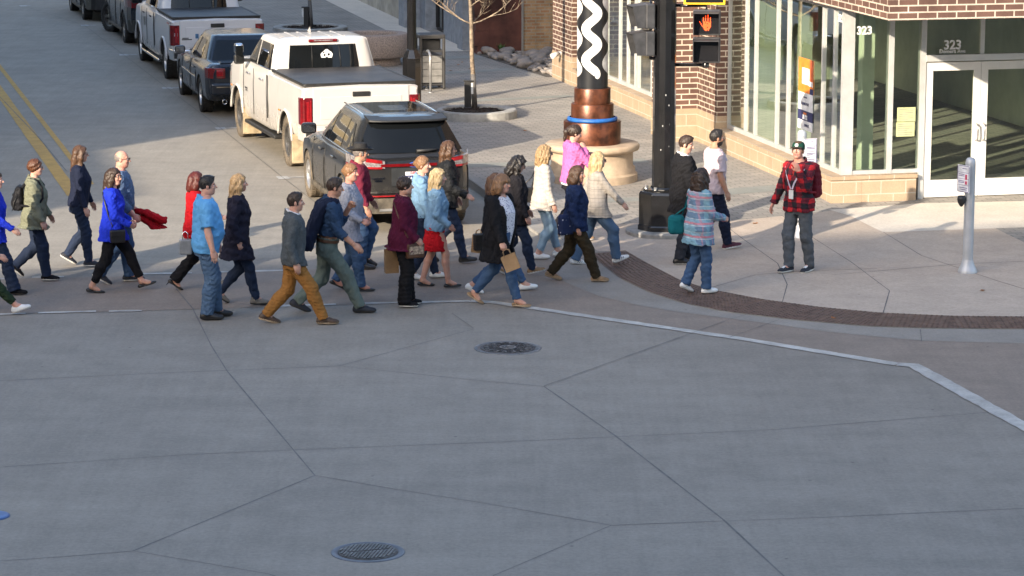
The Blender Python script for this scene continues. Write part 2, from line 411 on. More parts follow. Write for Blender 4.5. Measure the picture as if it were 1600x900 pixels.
# tactile warning strip: cast iron plates with rows of domes
M_TACT = pm('rusty_iron', (.125, .082, .064), .6, .3, .2, 9, .3)
tb = band('tactile_strip', tp, GP(tact_in), .006, M_TACT, zf=SZ, n=80); tag(tb, kind='structure')
dm = MB()
def dome(c, r):
    o = [(c.x + r * math.cos(k * math.pi / 3), c.y + r * math.sin(k * math.pi / 3), c.z) for k in range(6)]
    i = [(c.x + r * .55 * math.cos(k * math.pi / 3), c.y + r * .55 * math.sin(k * math.pi / 3), c.z + .007) for k in range(6)]
    dm.add(o + i, [(k, (k + 1) % 6, 6 + (k + 1) % 6, 6 + k) for k in range(6)] + [(6, 7, 8, 9, 10, 11)])
to, ti = densify(tp, .065), GP(tact_in)
tid = densify(ti, .02)
for p in to[1:]:
    if p.x > 9: break
    q = min(tid, key=lambda r: (r - p).length); L_ = (q - p).length; n = max(2, int(L_ / .062))
    for k in range(n):
        c = p.lerp(q, (k + .5) / n); dome(Vector((c.x, c.y, SZ(*c) + .006)), .017)
tag(dm.build('tactile_dome', M_TACT), kind='structure')
# manhole covers
M_IRON = pm('cast_iron', (.085, .078, .075), .55, .5, .25, 12, .3)
M_IRON2 = pm('worn_iron', (.20, .195, .19), .45, .6, .2, 14, .2)
M_BLUEIRON = pm('painted_rim', (.105, .115, .14), .5, .3, .15, 8)
def manhole(px, py, r, label, studs, rim):
    x, y = G(px, py); o = empty('manhole_cover', (x, y, .0), .3, label, 'manhole cover')
    f = MB(); f.lathe([(r, -.004), (r, .005), (r * .98, .006), (r * .84, .006), (r * .83, .001), (r * .80, .001)], 48); f.build('frame', rim, o)
    l = MB(); l.lathe([(r * .81, -.002), (r * .81, .008), (r * .78, .009), (0.001, .009)], 48); lid = l.build('lid', M_IRON, o)
    s = MB()
    if studs:
        n = 13
        for i in range(-n, n + 1):
            for j in range(-n, n + 1):
                u, v = (i + (j % 2) * .5) * r * .105, j * r * .095
                if math.hypot(u, v) < r * .74 and not (abs(v) < r * .07 and abs(u) < r * .6): s.box((u, v, .0135), (r * .062, r * .062, .009))
        for sx in (-1, 1): s.box((sx * r * .62, 0, .0095), (.05, .025, .002))
        s.build('stud', M_IRON2, lid)
    else:
        for k in range(420):
            a, q = random.uniform(0, 6.28), r * .74 * math.sqrt(random.uniform(.09, 1)); s.box((q * math.cos(a), q * math.sin(a), .0115), (.016, .016, .005), Matrix.Rotation(0, 4, 'Z'))
        s.build('stud', M_IRON, lid)
        e = MB(); e.lathe([(r * .25, .009), (r * .25, .016), (r * .19, .016), (r * .19, .009)], 28)
        e.build('emblem_ring', M_IRON2, lid)
        for k in range(5): a = k * 1.2566; e = MB(); e.box((r * .1 * math.cos(a), r * .1 * math.sin(a), .012), (.05, .02, .008), Matrix.Rotation(a, 4, 'Z')); e.build('emblem_bar', M_IRON2, lid)
        for k in range(16): a = k * .3927; e = MB(); e.box((r * .64, 0, .013), (.05, .022, .008), Matrix.Rotation(a, 4, 'Z')); e.build('raised_letter', M_IRON2, lid)
    return o
manhole(793.5, 544, .40, 'dark iron manhole cover with a pale ring emblem beside the white line', False, M_IRON2)
manhole(575, 863, .325, 'studded iron manhole cover with a bluish rim in the foreground road', True, M_BLUEIRON)
x_, y_ = G(-14, 807); o_ = empty('valve_cover', (x_, y_, .004), 0, 'small blue painted valve cover at the left edge of the road', 'valve cover')
v_ = MB(); v_.lathe([(.17, -.003), (.17, .008), (.14, .012), (.001, .012)], 28); v_.build('lid', pm('blue_paint', (.05, .11, .28), .5), o_)
v_ = MB(); v_.box((0, 0, .016), (.05, .05, .008)); v_.build('key_nut', M_IRON2, o_)

# a few dry leaves on the pavement
M_LEAF = pm('dry_leaf', (.34, .13, .03), .8, 0, .3, 30)
for px, py in ((716, 102), (704, 111), (722, 98), (686, 116), (735, 108), (820, 205), (1010, 320), (1302, 498), (1535, 455), (1180, 350)):
    p = GS(px, py); o = empty('fallen_leaf', (p.x, p.y, p.z + .008), random.uniform(0, 6), 'small dry orange brown leaf lying on the pavement', 'leaf', 'dry leaves on the pavement'); m = MB(); V = [(-.05, 0, .004), (-.02, .03, .012), (.02, .026, .004), (.055, 0, .014), (.02, -.026, .003), (-.02, -.03, .010)]; m.add(V, [(0, 1, 2, 3), (0, 3, 4, 5)]); m.build('blade', M_LEAF, o)
# ================================================================== BUILDINGS
def brickmat(name, c1, c2, mort, bw, bh, ms=.011, bias=0.0, var=.25, rough=.8, bmpv=.4, offset=.5):
    m, t, b = _new(name); uv = coords(t, 'UV'); co = coords(t)
    br = N(t, 'TexBrick'); br.offset = offset; t.links.new(uv, br.inputs['Vector']); br.inputs['Scale'].default_value = 1
    for k, v in (('Brick Width', bw), ('Row Height', bh), ('Mortar Size', ms), ('Bias', bias), ('Mortar Smooth', .1)): br.inputs[k].default_value = v
    for k, v in (('Color1', c1), ('Color2', c2), ('Mortar', mort)): br.inputs[k].default_value = (*v, 1)
    k = ramp(t, noise(t, co, 3, 6), .3, .7, 1 - var, 1 + var * .6); k = mth(t, 'MULTIPLY', k, ramp(t, noise(t, co, 60, 3), .3, .7, .88, 1.1)); cc = N(t, 'CombineXYZ')
    for i in range(3): t.links.new(k, cc.inputs[i])
    t.links.new(mixrgb(t, 1.0, br.outputs[0], cc.outputs[0], 'MULTIPLY'), b.inputs['Base Color']); b.inputs['Roughness'].default_value = rough
    b.inputs['Specular IOR Level'].default_value = .25
    bump(t, br.outputs[1], -bmpv, .008, b)
    return m
M_BRICK = brickmat('brown_brick', (.135, .075, .058), (.10, .056, .045), (.50, .43, .35), .30, .098, .011)
M_STONE = brickmat('tan_block', (.38, .285, .195), (.335, .25, .17), (.44, .385, .31), .41, .205, .009, var=.12)
M_OLDBR = brickmat('old_brick', (.42, .27, .15), (.30, .13, .065), (.36, .30, .22), .22, .075, .012, -.35, .35)
M_REDST = pm('red_sandstone', (.115, .042, .030), .85, 0, .3, 1.2, .5, 9)
M_GREYP = pm('grey_panel', (.24, .265, .30), .7, 0, .12, 5, .2)
M_ALU = pm('pale_aluminium', (.50, .50, .49), .42, .25, .05, 4)
M_WHITE = pm('white_door_paint', (.62, .605, .57), .45, 0, .04, 3)
M_DARK = pm('dark_metal', (.02, .02, .022), .45, .2)
M_CHROME = pm('satin_steel', (.62, .62, .62), .25, .9, .05)
M_INNER = pm('interior_plaster', (.50, .54, .44), .9, 0, .1, 1.0)
M_INFL = pm('interior_floor', (.34, .33, .29), .6, 0, .15, 2.0)
def glassmat(name, tint, refl=.06, tr=.85):
    m, t, b = _new(name); t.nodes.remove(b); out = t.nodes['Material Output']
    tr_ = N(t, 'BsdfTransparent'); tr_.inputs[0].default_value = (*tint, 1); gl = N(t, 'BsdfGlossy'); gl.inputs['Roughness'].default_value = .015
    gl.inputs['Color'].default_value = (.92, .97, .95, 1)
    fr = N(t, 'Fresnel'); fr.inputs[0].default_value = 1.5; fm = mth(t, 'ADD', mth(t, 'MULTIPLY', fr.outputs[0], .55), refl)
    co = coords(t); nb = bump(t, noise(t, co, .7, 2), .03, .05); t.links.new(nb, gl.inputs['Normal'])
    mx = N(t, 'MixShader'); t.links.new(fm, mx.inputs[0]); t.links.new(tr_.outputs[0], mx.inputs[1]); t.links.new(gl.outputs[0], mx.inputs[2]); t.links.new(mx.outputs[0], out.inputs[0])
    return m
M_GLASS = glassmat('shop_glass', (.78, .87, .76), .06)
M_DKGLASS = glassmat('dark_glass', (.12, .14, .15), .06)

def wbox(mb, a0, a1, b0, b1, z0, z1, m=0):
    """box in building axes with metre uvs that run on round corners"""
    P = {}
    for i, a in enumerate((a0, a1)):
        for j, b in enumerate((b0, b1)):
            for k, z in enumerate((z0, z1)): P[i, j, k] = W(a, b, z)
    def q(keys, uv): mb.add([P[k] for k in keys], [(0, 1, 2, 3)], m, [uv])
    q([(0, 0, 0), (0, 1, 0), (0, 1, 1), (0, 0, 1)], [(b0, z0), (b1, z0), (b1, z1), (b0, z1)])            # camera side
    q([(1, 1, 0), (1, 0, 0), (1, 0, 1), (1, 1, 1)], [(b1, z0), (b0, z0), (b0, z1), (b1, z1)])
    q([(1, 0, 0), (0, 0, 0), (0, 0, 1), (1, 0, 1)], [(-a1, z0), (-a0, z0), (-a0, z1), (-a1, z1)])        # street side
    q([(0, 1, 0), (1, 1, 0), (1, 1, 1), (0, 1, 1)], [(a0, z0), (a1, z0), (a1, z1), (a0, z1)])
    q([(0, 0, 1), (0, 1, 1), (1, 1, 1), (1, 0, 1)], [(a0, b0), (a0, b1), (a1, b1), (a1, b0)])
    q([(0, 1, 0), (0, 0, 0), (1, 0, 0), (1, 1, 0)], [(a0, b1), (a0, b0), (a1, b0), (a1, b1)])
ZB = 3.12; GB = .22; GA = .15; HT = 9.5
def a_of(px, py, b, z):                                  # a of the facade plane b under pixel px (height z)
    lo, hi = -6, 30
    for _ in range(50):
        mid = (lo + hi) / 2; p = W(mid, b, z); yy = p.y * _c - (z - CAM_H) * _s; x = 800 + CAM_F * p.x / yy
        if x > px: lo = mid
        else: hi = mid
    return (lo + hi) / 2
def b_of(px, a, z):
    lo, hi = -3, 12
    for _ in range(50):
        mid = (lo + hi) / 2; p = W(a, mid, z); yy = p.y * _c - (z - CAM_H) * _s; x = 800 + CAM_F * p.x / yy
        if x < px: lo = mid
        else: hi = mid
    return (lo + hi) / 2
AP0, AP1 = a_of(1119, 0, 0, .1), a_of(1089, 0, 0, .1)      # near pilaster on the street front
AF0, AF1 = 16.29, 17.95
bld = empty('brick_building', W(0, 0, 0), 0, 'corner shop building of brown brick with tan stone base and tall glazed front', 'building')
def part(mb, name, mats, parent=None, **k):
    o = mb.build(name, mats, None, **k); p = parent or bld
    o.parent = p
    if p.parent is None: o.matrix_parent_inverse = Matrix.Translation(-p.location)      # parts sit at the world origin themselves
    return o
bm_ = MB()
wbox(bm_, -2.32, AF1, 0.0, 22, ZB, HT)                                                # upper storeys, overhanging the entrance
wbox(bm_, AP0, AP1, 0, .20, .72, ZB - .003); wbox(bm_, AP1 + .003, AP1 + 1.15, -.52, .20, .72, HT - .5)
wbox(bm_, AF0, AF1 - .003, 0, 2.5, .72, ZB - .003)
part(bm_, 'wall', M_BRICK)
sb = MB()
for (a0, a1, b0, b1, z1) in ((AP0 - .002, AP1, -.012, .205, .72), (AP1 + .003, AP1 + 1.16, -.532, .205, .72), (AF0 - .012, AF1, -.012, 2.5, .72)): wbox(sb, a0, a1, b0, b1, -.05, z1)
wbox(sb, 0, AP0 - .006, 0, .5, -.05, .44); wbox(sb, AP1 + 1.17, AF0 - .016, 0, .5, -.05, .44)
wbox(sb, .003, .40, .503, 1.40, -.05, .44)
base = part(sb, 'stone_base', M_STONE)
cp = MB(); wbox(cp, -.025, AP0 - .006, -.025, .30, .443, .50); wbox(cp, AP1 + 1.175, AF0 - .016, -.025, .30, .443, .50); wbox(cp, -.025, .30, .303, 1.41, .443, .50)
part(cp, 'sill', M_STONE, bevel=.012)
# glazed bays: frame members with panes between
def bay(edges, corner=False):
    """edges: list of (a0,a1) mullion intervals on the street front, near to far"""
    f = MB(); z0, z1 = .503, ZB - .004
    for i, (a0, a1) in enumerate(edges):
        c = (a0 + a1) / 2
        wbox(f, (a0 if i == 0 and corner else c - .03), (a1 if i == 0 and corner else c + .03), GB - .03, GB + .035, z0, z1)
    for (p0, p1), (q0, q1) in zip(edges[:-1], edges[1:]):
        p1, q0 = (p1 if p0 < GA and corner else (p0 + p1) / 2 + .03), (q0 + q1) / 2 - .03
        wbox(f, p1 + .001, q0 - .001, GB - .025, GB + .03, z0, z0 + .07); wbox(f, p1 + .001, q0 - .001, GB - .025, GB + .03, z1 - .08, z1)
    fo = part(f, 'window_frame', M_ALU)
    for (p0, p1), (q0, q1) in zip(edges[:-1], edges[1:]):
        g = MB(); g.quad(W(p1 - .01, GB, z0 + .06), W(q0 + .01, GB, z0 + .06), W(q0 + .01, GB, z1 - .06), W(p1 - .01, GB, z1 - .06)); part(g, 'pane', M_GLASS, fo)
    return fo
px_e = [(1316, 1322), (1299, 1304), (1281, 1287), (1227.5, 1233), (1210.5, 1216), (1177, 1182.5), (1162.5, 1167.5), (1136, 1141)]
ed = [(a_of(r, 0, GB, .5), a_of(l, 0, GB, .5)) for l, r in px_e]
ed[0] = (GA - .05, GA + .04)
bay(ed, True)
px_f = [(1030, 1036), (1017, 1021.5), (996.5, 1000), (992, 995), (980, 983), (967, 971), (948, 950)]
bay([(a_of(r, 0, GB, .5), a_of(l, 0, GB, .5)) for l, r in px_f])
# the camera facing glazing left of the doors
f = MB(); z0, z1 = .503, ZB + .5
B_ = [(GB - .03, GB + .155), (b_of(1384, GA, .5), b_of(1391, GA, .5)), (b_of(1433, GA, .5), b_of(1441, GA, .5))]
for i, (b0, b1) in enumerate(B_):
    if i: wbox(f, GA - .05, GA + .09, b0, b1, z0 if i < 2 else .02, z1)
wbox(f, GA - .051, GA + .035, GB + .0351, GB + .155, z0, z1)
for (p0, p1), (q0, q1) in zip(B_[:-1], B_[1:]): wbox(f, GA - .035, GA + .07, p1 + .001, q0 - .001, z0, z0 + .06)
fo = part(f, 'window_frame', M_ALU)
for (p0, p1), (q0, q1) in zip(B_[:-1], B_[1:]):
    g = MB(); g.quad(W(GA, p1 - .01, z0 + .05), W(GA, q0 + .01, z0 + .05), W(GA, q0 + .01, z1), W(GA, p1 - .01, z1)); part(g, 'pane', M_GLASS, fo)
# double doors and the transom with the street number
DA = GA - .03; b0 = B_[2][1]; zd = 2.22; bm1, bm2 = b_of(1530, DA, 1.0), b_of(1625, DA, 1.0)
def door(b0, b1, hinge):
    st = .115; d = MB(); zb = SZ(*W(DA, b0).xy) + .015
    wbox(d, DA, DA + .05, b0, b0 + st, zb, zd); wbox(d, DA, DA + .05, b1 - st, b1, zb, zd)
    wbox(d, DA + .001, DA + .049, b0 + st, b1 - st, zb, zb + .27); wbox(d, DA + .001, DA + .049, b0 + st, b1 - st, zd - .13, zd)
    do = part(d, 'door', M_WHITE, bevel=.004)
    g = MB(); g.quad(W(DA + .025, b0 + st - .005, zb + .26), W(DA + .025, b1 - st + .005, zb + .26), W(DA + .025, b1 - st + .005, zd - .12), W(DA + .025, b0 + st - .005, zd - .12)); part(g, 'pane', M_GLASS, do)
    hb = b1 - .055 if hinge < 0 else b0 + .055; h = MB()
    h.tube([W(DA, hb, .98), W(DA - .07, hb, 1.0), W(DA - .08, hb, 1.06), W(DA - .08, hb, 1.17), W(DA - .07, hb, 1.23), W(DA, hb, 1.25)], .013, 8); part(h, 'handle', M_CHROME, do)
door(b0 + .01, bm1 - .003, -1); door(bm1 + .003, bm2 - .02, 1)
tf = MB(); wbox(tf, DA - .04, DA + .08, b0 - .0, bm2 + 2.5, zd + .02, zd + .12); wbox(tf, DA - .02, DA + .06, bm1 - .035, bm1 + .035, zd + .123, ZB + .5); wbox(tf, DA - .03, DA + .07, bm2, bm2 + .08, .02, ZB + .5)
tfo = part(tf, 'transom_frame', M_ALU)
for q0, q1, zz in ((b0, bm1 - .034, zd + .12), (bm1 + .034, bm2, zd + .12), (bm2 + .08, bm2 + 1.2, .1)):
    g = MB(); g.quad(W(DA + .02, q0, zz), W(DA + .02, q1, zz), W(DA + .02, q1, ZB + .5), W(DA + .02, q0, ZB + .5)); part(g, 'pane', M_GLASS, tfo)
rb = MB(); wbox(rb, .2, .7, bm2 + 1.2, 22, -.05, ZB + .6); part(rb, 'entrance_side_wall', M_BRICK)
so = MB(); wbox(so, -2.31, .6, .02, 21.9, ZB + .62, ZB + .65); 
# shop interior: floor, rear wall, ceiling, a partition and a counter
it = MB(); wbox(it, .35, AF0, .45, 9, -.04, .06); part(it, 'interior_floor', M_INFL)
it = MB(); wbox(it, .4, AF0, 6.5, 6.6, .06, ZB + .6); wbox(it, AP0 + .2, AP1 + 1.0, .3, 1.2, .06, ZB); wbox(it, AF0 - .1, AF0, 2.6, 6.5, .06, ZB); part(it, 'interior_wall', M_INNER)
it = MB(); wbox(it, .3, AF0, .35, 6.5, ZB + .05, ZB + .12); part(it, 'interior_ceiling', M_INNER)
for a_ in (1.3, 4.3): it = MB(); wbox(it, a_, a_ + .2, .95, 1.15, .06, ZB); part(it, 'column', M_INNER)
def wtext(nm, s, size, a, b, z, front, mat, parent, bold=.0):
    ux = (BV.x, BV.y, 0) if front else (-BU.x, -BU.y, 0)
    M = face_M(W(a, b, z), ux, (0, 0, 1)); o = textmesh(nm, s, size, M, mat, None, .0015, bold)
    o.parent = parent; return o
M_LET = pm('white_vinyl', (.75, .76, .76), .5)
bt = b_of(1488, DA, 2.6)
wtext('street_number', '323', .20, DA - .02, bt, Zat(*W(DA, bt).xy, 70.5), True, M_LET, tfo, .006)
wtext('street_name', 'Demers Ave', .085, DA - .02, bt, Zat(*W(DA, bt).xy, 80), True, M_LET, tfo, .002)
an = (ed[0][1] + ed[1][0]) / 2
wtext('street_number', '323', .16, an - .02, GB - .012, Zat(*W(an, GB).xy, 29), False, M_LET, fo, .006)
bq = b_of(1350, GA, 2.6); wtext('street_number', '323', .17, GA - .012, bq, Zat(*W(GA, bq).xy, 48), True, M_LET, fo, .006)  # the number's reflection in the glass, built as white lettering

# things fixed to the glass: notices and a tall poster
def notice(px0, px1, py0, py1, label, mat, lines):
    q0, q1 = b_of(px0, GA, 1.2), b_of(px1, GA, 1.2); x = W(GA, q0); zt, zb = Zat(x.x, x.y, py0), Zat(x.x, x.y, py1)
    o = empty('paper_notice', W(GA - .008, (q0 + q1) / 2, zb), 0, label, 'notice'); mb = MB(); wbox(mb, GA - .009, GA - .006, q0, q1, zb, zt)
    s = mb.build('sheet', mat); s.parent = o; s.matrix_parent_inverse = Matrix.Translation(-o.location)
    l = MB()
    for i in range(lines):
        zz = zt - (zt - zb) * (i + 1) / (lines + 1); ww = (q1 - q0) * (.78 if i % 3 else .5)
        wbox(l, GA - .0105, GA - .0095, q0 + .03, q0 + .03 + ww, zz - .006, zz + .004)
    s2 = l.build('print_line', pm('grey_ink', (.2, .2, .2), .8)); s2.parent = o; s2.matrix_parent_inverse = Matrix.Translation(-o.location)
M_YPAP = pm('yellow_paper', (.46, .49, .25), .8, 0, .04)
notice(1401, 1429.5, 168, 190, 'yellow paper notice, upper one of the pair on the pane by the doors', M_YPAP, 7)
notice(1400, 1428.5, 191, 213.5, 'yellow paper notice, lower one of the pair on the pane by the doors', M_YPAP, 6)
a0_, a1_ = a_of(1271, 0, GB, 1.4), a_of(1248, 0, GB, 1.4); am_ = (a0_ + a1_) / 2; pw = W(am_, GB)
zt_, zb_ = Zat(pw.x, pw.y, 92), Zat(pw.x, pw.y, 203)
po = empty('poster', W(am_, GB - .01, zb_), 0, 'tall orange white and navy banner poster on the street side glass', 'poster')
def ppart(nm, u0, u1, v0, v1, mat, lay=0):
    mb = MB(); aa = lambda u: a1_ + (a0_ - a1_) * u; zz = lambda v: zt_ + (zb_ - zt_) * v
    wbox(mb, aa(u1), aa(u0), GB - .012 - .002 * lay, GB - .008 - .002 * lay, zz(v1), zz(v0)); o = mb.build(nm, mat); o.parent = po; o.matrix_parent_inverse = Matrix.Translation(-po.location)
M_OR = pm('poster_orange', (.80, .24, .03), .6); M_NV = pm('poster_navy', (.03, .035, .12), .6); M_PW = pm('poster_white', (.78, .78, .80), .6); M_RO = pm('poster_red', (.62, .14, .05), .6)
ppart('panel', 0, 1, 0, .48, M_OR); ppart('panel', 0, 1, .4803, .73, M_PW); ppart('panel', 0, 1, .7303, .87, M_NV); ppart('panel', 0, 1, .8703, 1, M_PW)
ppart('panel', .75, 1, .0, .32, M_RO, 1); ppart('panel', .25, .74, .13, .36, M_PW, 1); ppart('panel', .74, .98, .30, .37, M_PW, 2); ppart('panel', .78, 1, .40, .479, M_NV, 1)
def ptext(s, size, u, v, mat):
    M = face_M(W(a1_ + (a0_ - a1_) * u, GB - .0165, zt_ + (zb_ - zt_) * v), (-BU.x, -BU.y, 0), (0, 0, 1)); o = textmesh('lettering', s, size, M, mat, None, .001, .002)
    o.parent = po; o.matrix_parent_inverse = Matrix.Translation(-po.location)
ptext('SQUARE POST', .058, .5, .635, M_NV); ptext('welcome to', .035, .5, .54, M_NV); ptext('FLOORS', .04, .5, .77, M_OR); ptext('FEEL  BEND', .045, .5, .805, M_PW); ptext('ON IT OUR', .045, .5, .84, M_PW); ptext('OWN IT', .06, .62, .935, M_NV)
sc_ = empty('security_floodlight', W(AF0 + .9, -.03, .72), 0, 'small pale floodlight fixed to the far brick pilaster', 'wall light')
sm = MB(); sm.box((0, 0, .0), (.08, .1, .08)); sm.build('bracket', M_ALU, sc_, bevel=.01); sm = MB(); sm.tube([(-.03, -.05, .0), (-.17, -.16, -.05)], [.045, .06], 12); sm.build('lamp', M_WHITE, sc_)

# ---- the older building further up the street
A2, b2 = AB(*GS(747, 84).xy)
ob = empty('old_building', W(A2, b2, 0), 0, 'older building with red sandstone corner and patched brick end wall beyond the corner shop', 'building')
def opart(mb, nm, mats, par=None, **k): return part(mb, nm, mats, par or ob, **k)
BR_ = b_of(815.5, A2, .6)
mb = MB(); wbox(mb, A2, A2 + .5, BR_, b2 + 14, -.05, 9); wbox(mb, A2 + .001, A2 + .5, b2 + .02, BR_ - .002, 1.42, 9); opart(mb, 'brick_wall', M_OLDBR)
mb = MB(); wbox(mb, A2 - .03, A2 + .6, b2 + .25, BR_ - .003, -.05, 1.415); opart(mb, 'red_stone_panel', M_REDST)
rs = MB()                                                         # rough quarried edge stones
for i in range(9):
    z = -.05 + i * .36; k = Vector((random.uniform(-.04, .05), random.uniform(-.04, .05)))
    wbox(rs, A2 - .07 + k.x, A2 + .5, b2 - .08 + k.y, b2 + .246, z, z + .352)
ro = opart(rs, 'quoin', M_REDST, bevel=.06, seg=3)
mb = MB(); wbox(mb, A2 - .04, A2 - .028, BR_ - .02, BR_ + .03, -.03, 1.5); opart(mb, 'cement_seam', M_KERB)
# grey street front with pilasters, a dark glazed entrance and a low plinth
fr_ = MB(); Af = A2 + .65
segs = [(a_of(716, 0, b2, .5), Af)]
D0, D1 = a_of(713, 0, b2 + .3, .2), a_of(684, 0, b2 + .3, .2)
wbox(fr_, Af, D0 - .002, b2 - .02, b2 + .8, -.05, 8); wbox(fr_, Af + .15, Af + .75, b2 - .2, b2 - .023, -.05, 8)
E1, E2 = a_of(652, 0, b2, .2), a_of(600, 0, b2, .2)
wbox(fr_, D1, E1, b2 - .02, b2 + .8, -.05, 8); wbox(fr_, E1 + .003, E2, b2 - .22, b2 + .8, -.05, 8); wbox(fr_, E2 + .003, E2 + .8, b2 - .42, b2 + .8, -.05, 8)
wbox(fr_, D0, D1, b2, b2 + .5, 2.9, 8)
opart(fr_, 'grey_front', M_GREYP)
mb = MB(); wbox(mb, E2 + .81, E2 + 30, b2 - .1, b2 + .8, -.05, 8); opart(mb, 'tan_front', pm('tan_render', (.40, .36, .29), .8, 0, .15, 2))
mb = MB(); wbox(mb, D0 + .002, D1 - .002, b2 + .28, b2 + .3, .02, .2)
for i in range(4):
    a_ = D0 + (D1 - D0) * i / 3; wbox(mb, a_ - .04 if i else D0 + .003, a_ + .04 if i < 3 else D1 - .003, b2 + .25, b2 + .33, .2, 2.9)
dfr = opart(mb, 'entrance_frame', M_DARK)
for i in range(3):
    a_, e_ = D0 + (D1 - D0) * i / 3, D0 + (D1 - D0) * (i + 1) / 3; g = MB(); g.quad(W(a_ + .03, b2 + .3, .2), W(e_ - .03, b2 + .3, .2), W(e_ - .03, b2 + .3, 2.9), W(a_ + .03, b2 + .3, 2.9)); opart(g, 'pane', M_DKGLASS, dfr)
mb = MB(); wbox(mb, D0, D1, b2 + 1.5, b2 + 1.6, 0, 3); opart(mb, 'lobby_wall', M_GREYP)
mb = MB(); p0, p1 = W(Af, b2 - .25), W(Af + 26, b2 - .25)
for k in range(26): 
    a_ = Af + k; mb.quad((*W(a_, b2 - 1.0).xy, .134), (*W(a_, b2 - .02).xy, .134), (*W(a_ + 1, b2 - .02).xy, .134), (*W(a_ + 1, b2 - 1.0).xy, .134))
tag(mb.build('walk_strip', M_APRON), kind='structure')
# dark green downspout post beside the far pilaster
dp = empty('downspout', W(AF1 + .12, .12, 0), 0, 'dark green square downspout between brick pilaster and old wall', 'downspout')
s_ = MB(); s_.box((0, 0, 4), (.14, .14, 8), Matrix.Rotation(-R(13), 4, 'Z')); s_.build('pipe', pm('green_metal', (.03, .045, .04), .5), dp, bevel=.01)
s_ = MB()
for z in (1.2, 3.4): s_.box((0, 0, z), (.17, .17, .05), Matrix.Rotation(-R(13), 4, 'Z'))
s_.build('bracket', M_DARK, dp)

# ---- buildings behind and left of the camera: they cast the shade over the junction and stand in the shop window reflections
def block(name, c, ux, L_, D_, Hh, mat, label, cols, rows):
    o = empty(name, (c[0], c[1], 0), math.atan2(ux[1], ux[0]), label, 'building')
    wl = MB(); fr = MB(); gl = MB(); wl.box((L_ / 2, D_ / 2, Hh / 2), (L_, D_, Hh)); wl.box((L_ / 2, D_ / 2, Hh + .15), (L_ + .3, D_ + .3, .3)); wl.build('wall', mat, o)
    for i in range(cols):
        for j in range(rows):
            x = L_ * (i + .5) / cols; z = Hh * (j + .55) / rows; wdt = L_ / cols * .5; hh = Hh / rows * .55
            f = MB(); f.box((x, -.03, z), (wdt + .16, .06, hh + .16)); fo_ = f.build('window', M_ALU, o)
            g = MB(); g.box((x, -.065, z), (wdt, .01, hh)); g.build('pane', M_MIRROR, fo_)
    return o
M_MIRROR = pm('upper_window_glass', (.02, .025, .03), .05, 0, .1, 1.0, spec=.8)
M_WALL2 = brickmat('buff_brick', (.34, .26, .18), (.28, .20, .14), (.40, .36, .30), .30, .098)
M_WALL3 = brickmat('red_brick', (.24, .11, .07), (.19, .085, .06), (.36, .32, .27), .30, .098)
M_GREYB = brickmat('dark_grey_brick', (.085, .09, .10), (.065, .07, .08), (.16, .16, .16), .30, .098)
edge = Vector(G(800, 405)); tE = math.tan(R(SUN_EL)); sd2 = Vector((math.sin(R(SUN_AZ)), math.cos(R(SUN_AZ))))
back_len = 58.0; hb_ = back_len * tE                                           # roof edge 58 m up-sun of the shade line
p_ = edge - sd2 * back_len
cv = (Vector(G(1440, 366)) - Vector(G(100, 428))).normalized()
start = p_ + cv * 60
block('brick_block', (start.x, start.y), (-cv.x, -cv.y), 130, 14, hb_, M_WALL2, 'long buff brick block behind the camera shading the junction', 16, 4)
e2 = Vector(G(250, 219)); c2_ = e2 - sd2 * 20.0
block('corner_block', (c2_.x, c2_.y), (BU.x, BU.y), 46, 16, 24, M_GREYB, 'tall dark grey block across the street on the left', 9, 6)

e3 = Vector(G(-40, 350)); c3_ = e3 - sd2 * 29.0
block('added_shade_block', (c3_.x + BU.x * 12, c3_.y + BU.y * 12), (-BV.x, -BV.y), 36, 12, 11.2, M_WALL2, 'buff brick block on the near left corner across the crossing', 7, 4)  # added out of view: shades the left road edge, fills car window reflections
block('added_far_block', (-95, 150), (1, 0), 125, 16, 26, M_GREYB, 'wide grey block closing the far end of the street', 15, 7)  # added out of view so car roofs mirror a dark wall, not sky
block('added_row_block', (W(38, 4).x, W(38, 4).y), (BU.x, BU.y), 60, -16, 14, M_WALL2, 'buff brick row beyond the old building up the street', 9, 3)  # added out of view to stand in the car reflections
# ================================================================== STREET FURNITURE
M_BLACK = pm('black_gloss_paint', (.010, .010, .011), .22, .0, .15, 4, .05, 20, coat=.4)
M_BLACK2 = pm('black_plastic', (.018, .018, .019), .5, 0, .15, 8)
def ngon(r, n=8, rot=None): 
    rot = math.pi / n if rot is None else rot
    return [(r * math.cos(2 * math.pi * k / n + rot), r * math.sin(2 * math.pi * k / n + rot)) for k in range(n)]
def loftpoly(mb, secs, n, M=None, m=0, rot=None):
    """stack of n-gons (r, z) with flat faces"""
    V = []; F = []
    for r, z in secs: V += [Vector((x, y, z)) for x, y in ngon(r, n, rot)]
    if M is not None: V = [M @ v for v in V]
    for i in range(len(secs) - 1):
        for k in range(n): F.append((i * n + k, i * n + (k + 1) % n, (i + 1) * n + (k + 1) % n, (i + 1) * n + k))
    F.append(tuple(range((len(secs) - 1) * n, len(secs) * n)))
    mb.add(V, F, m)
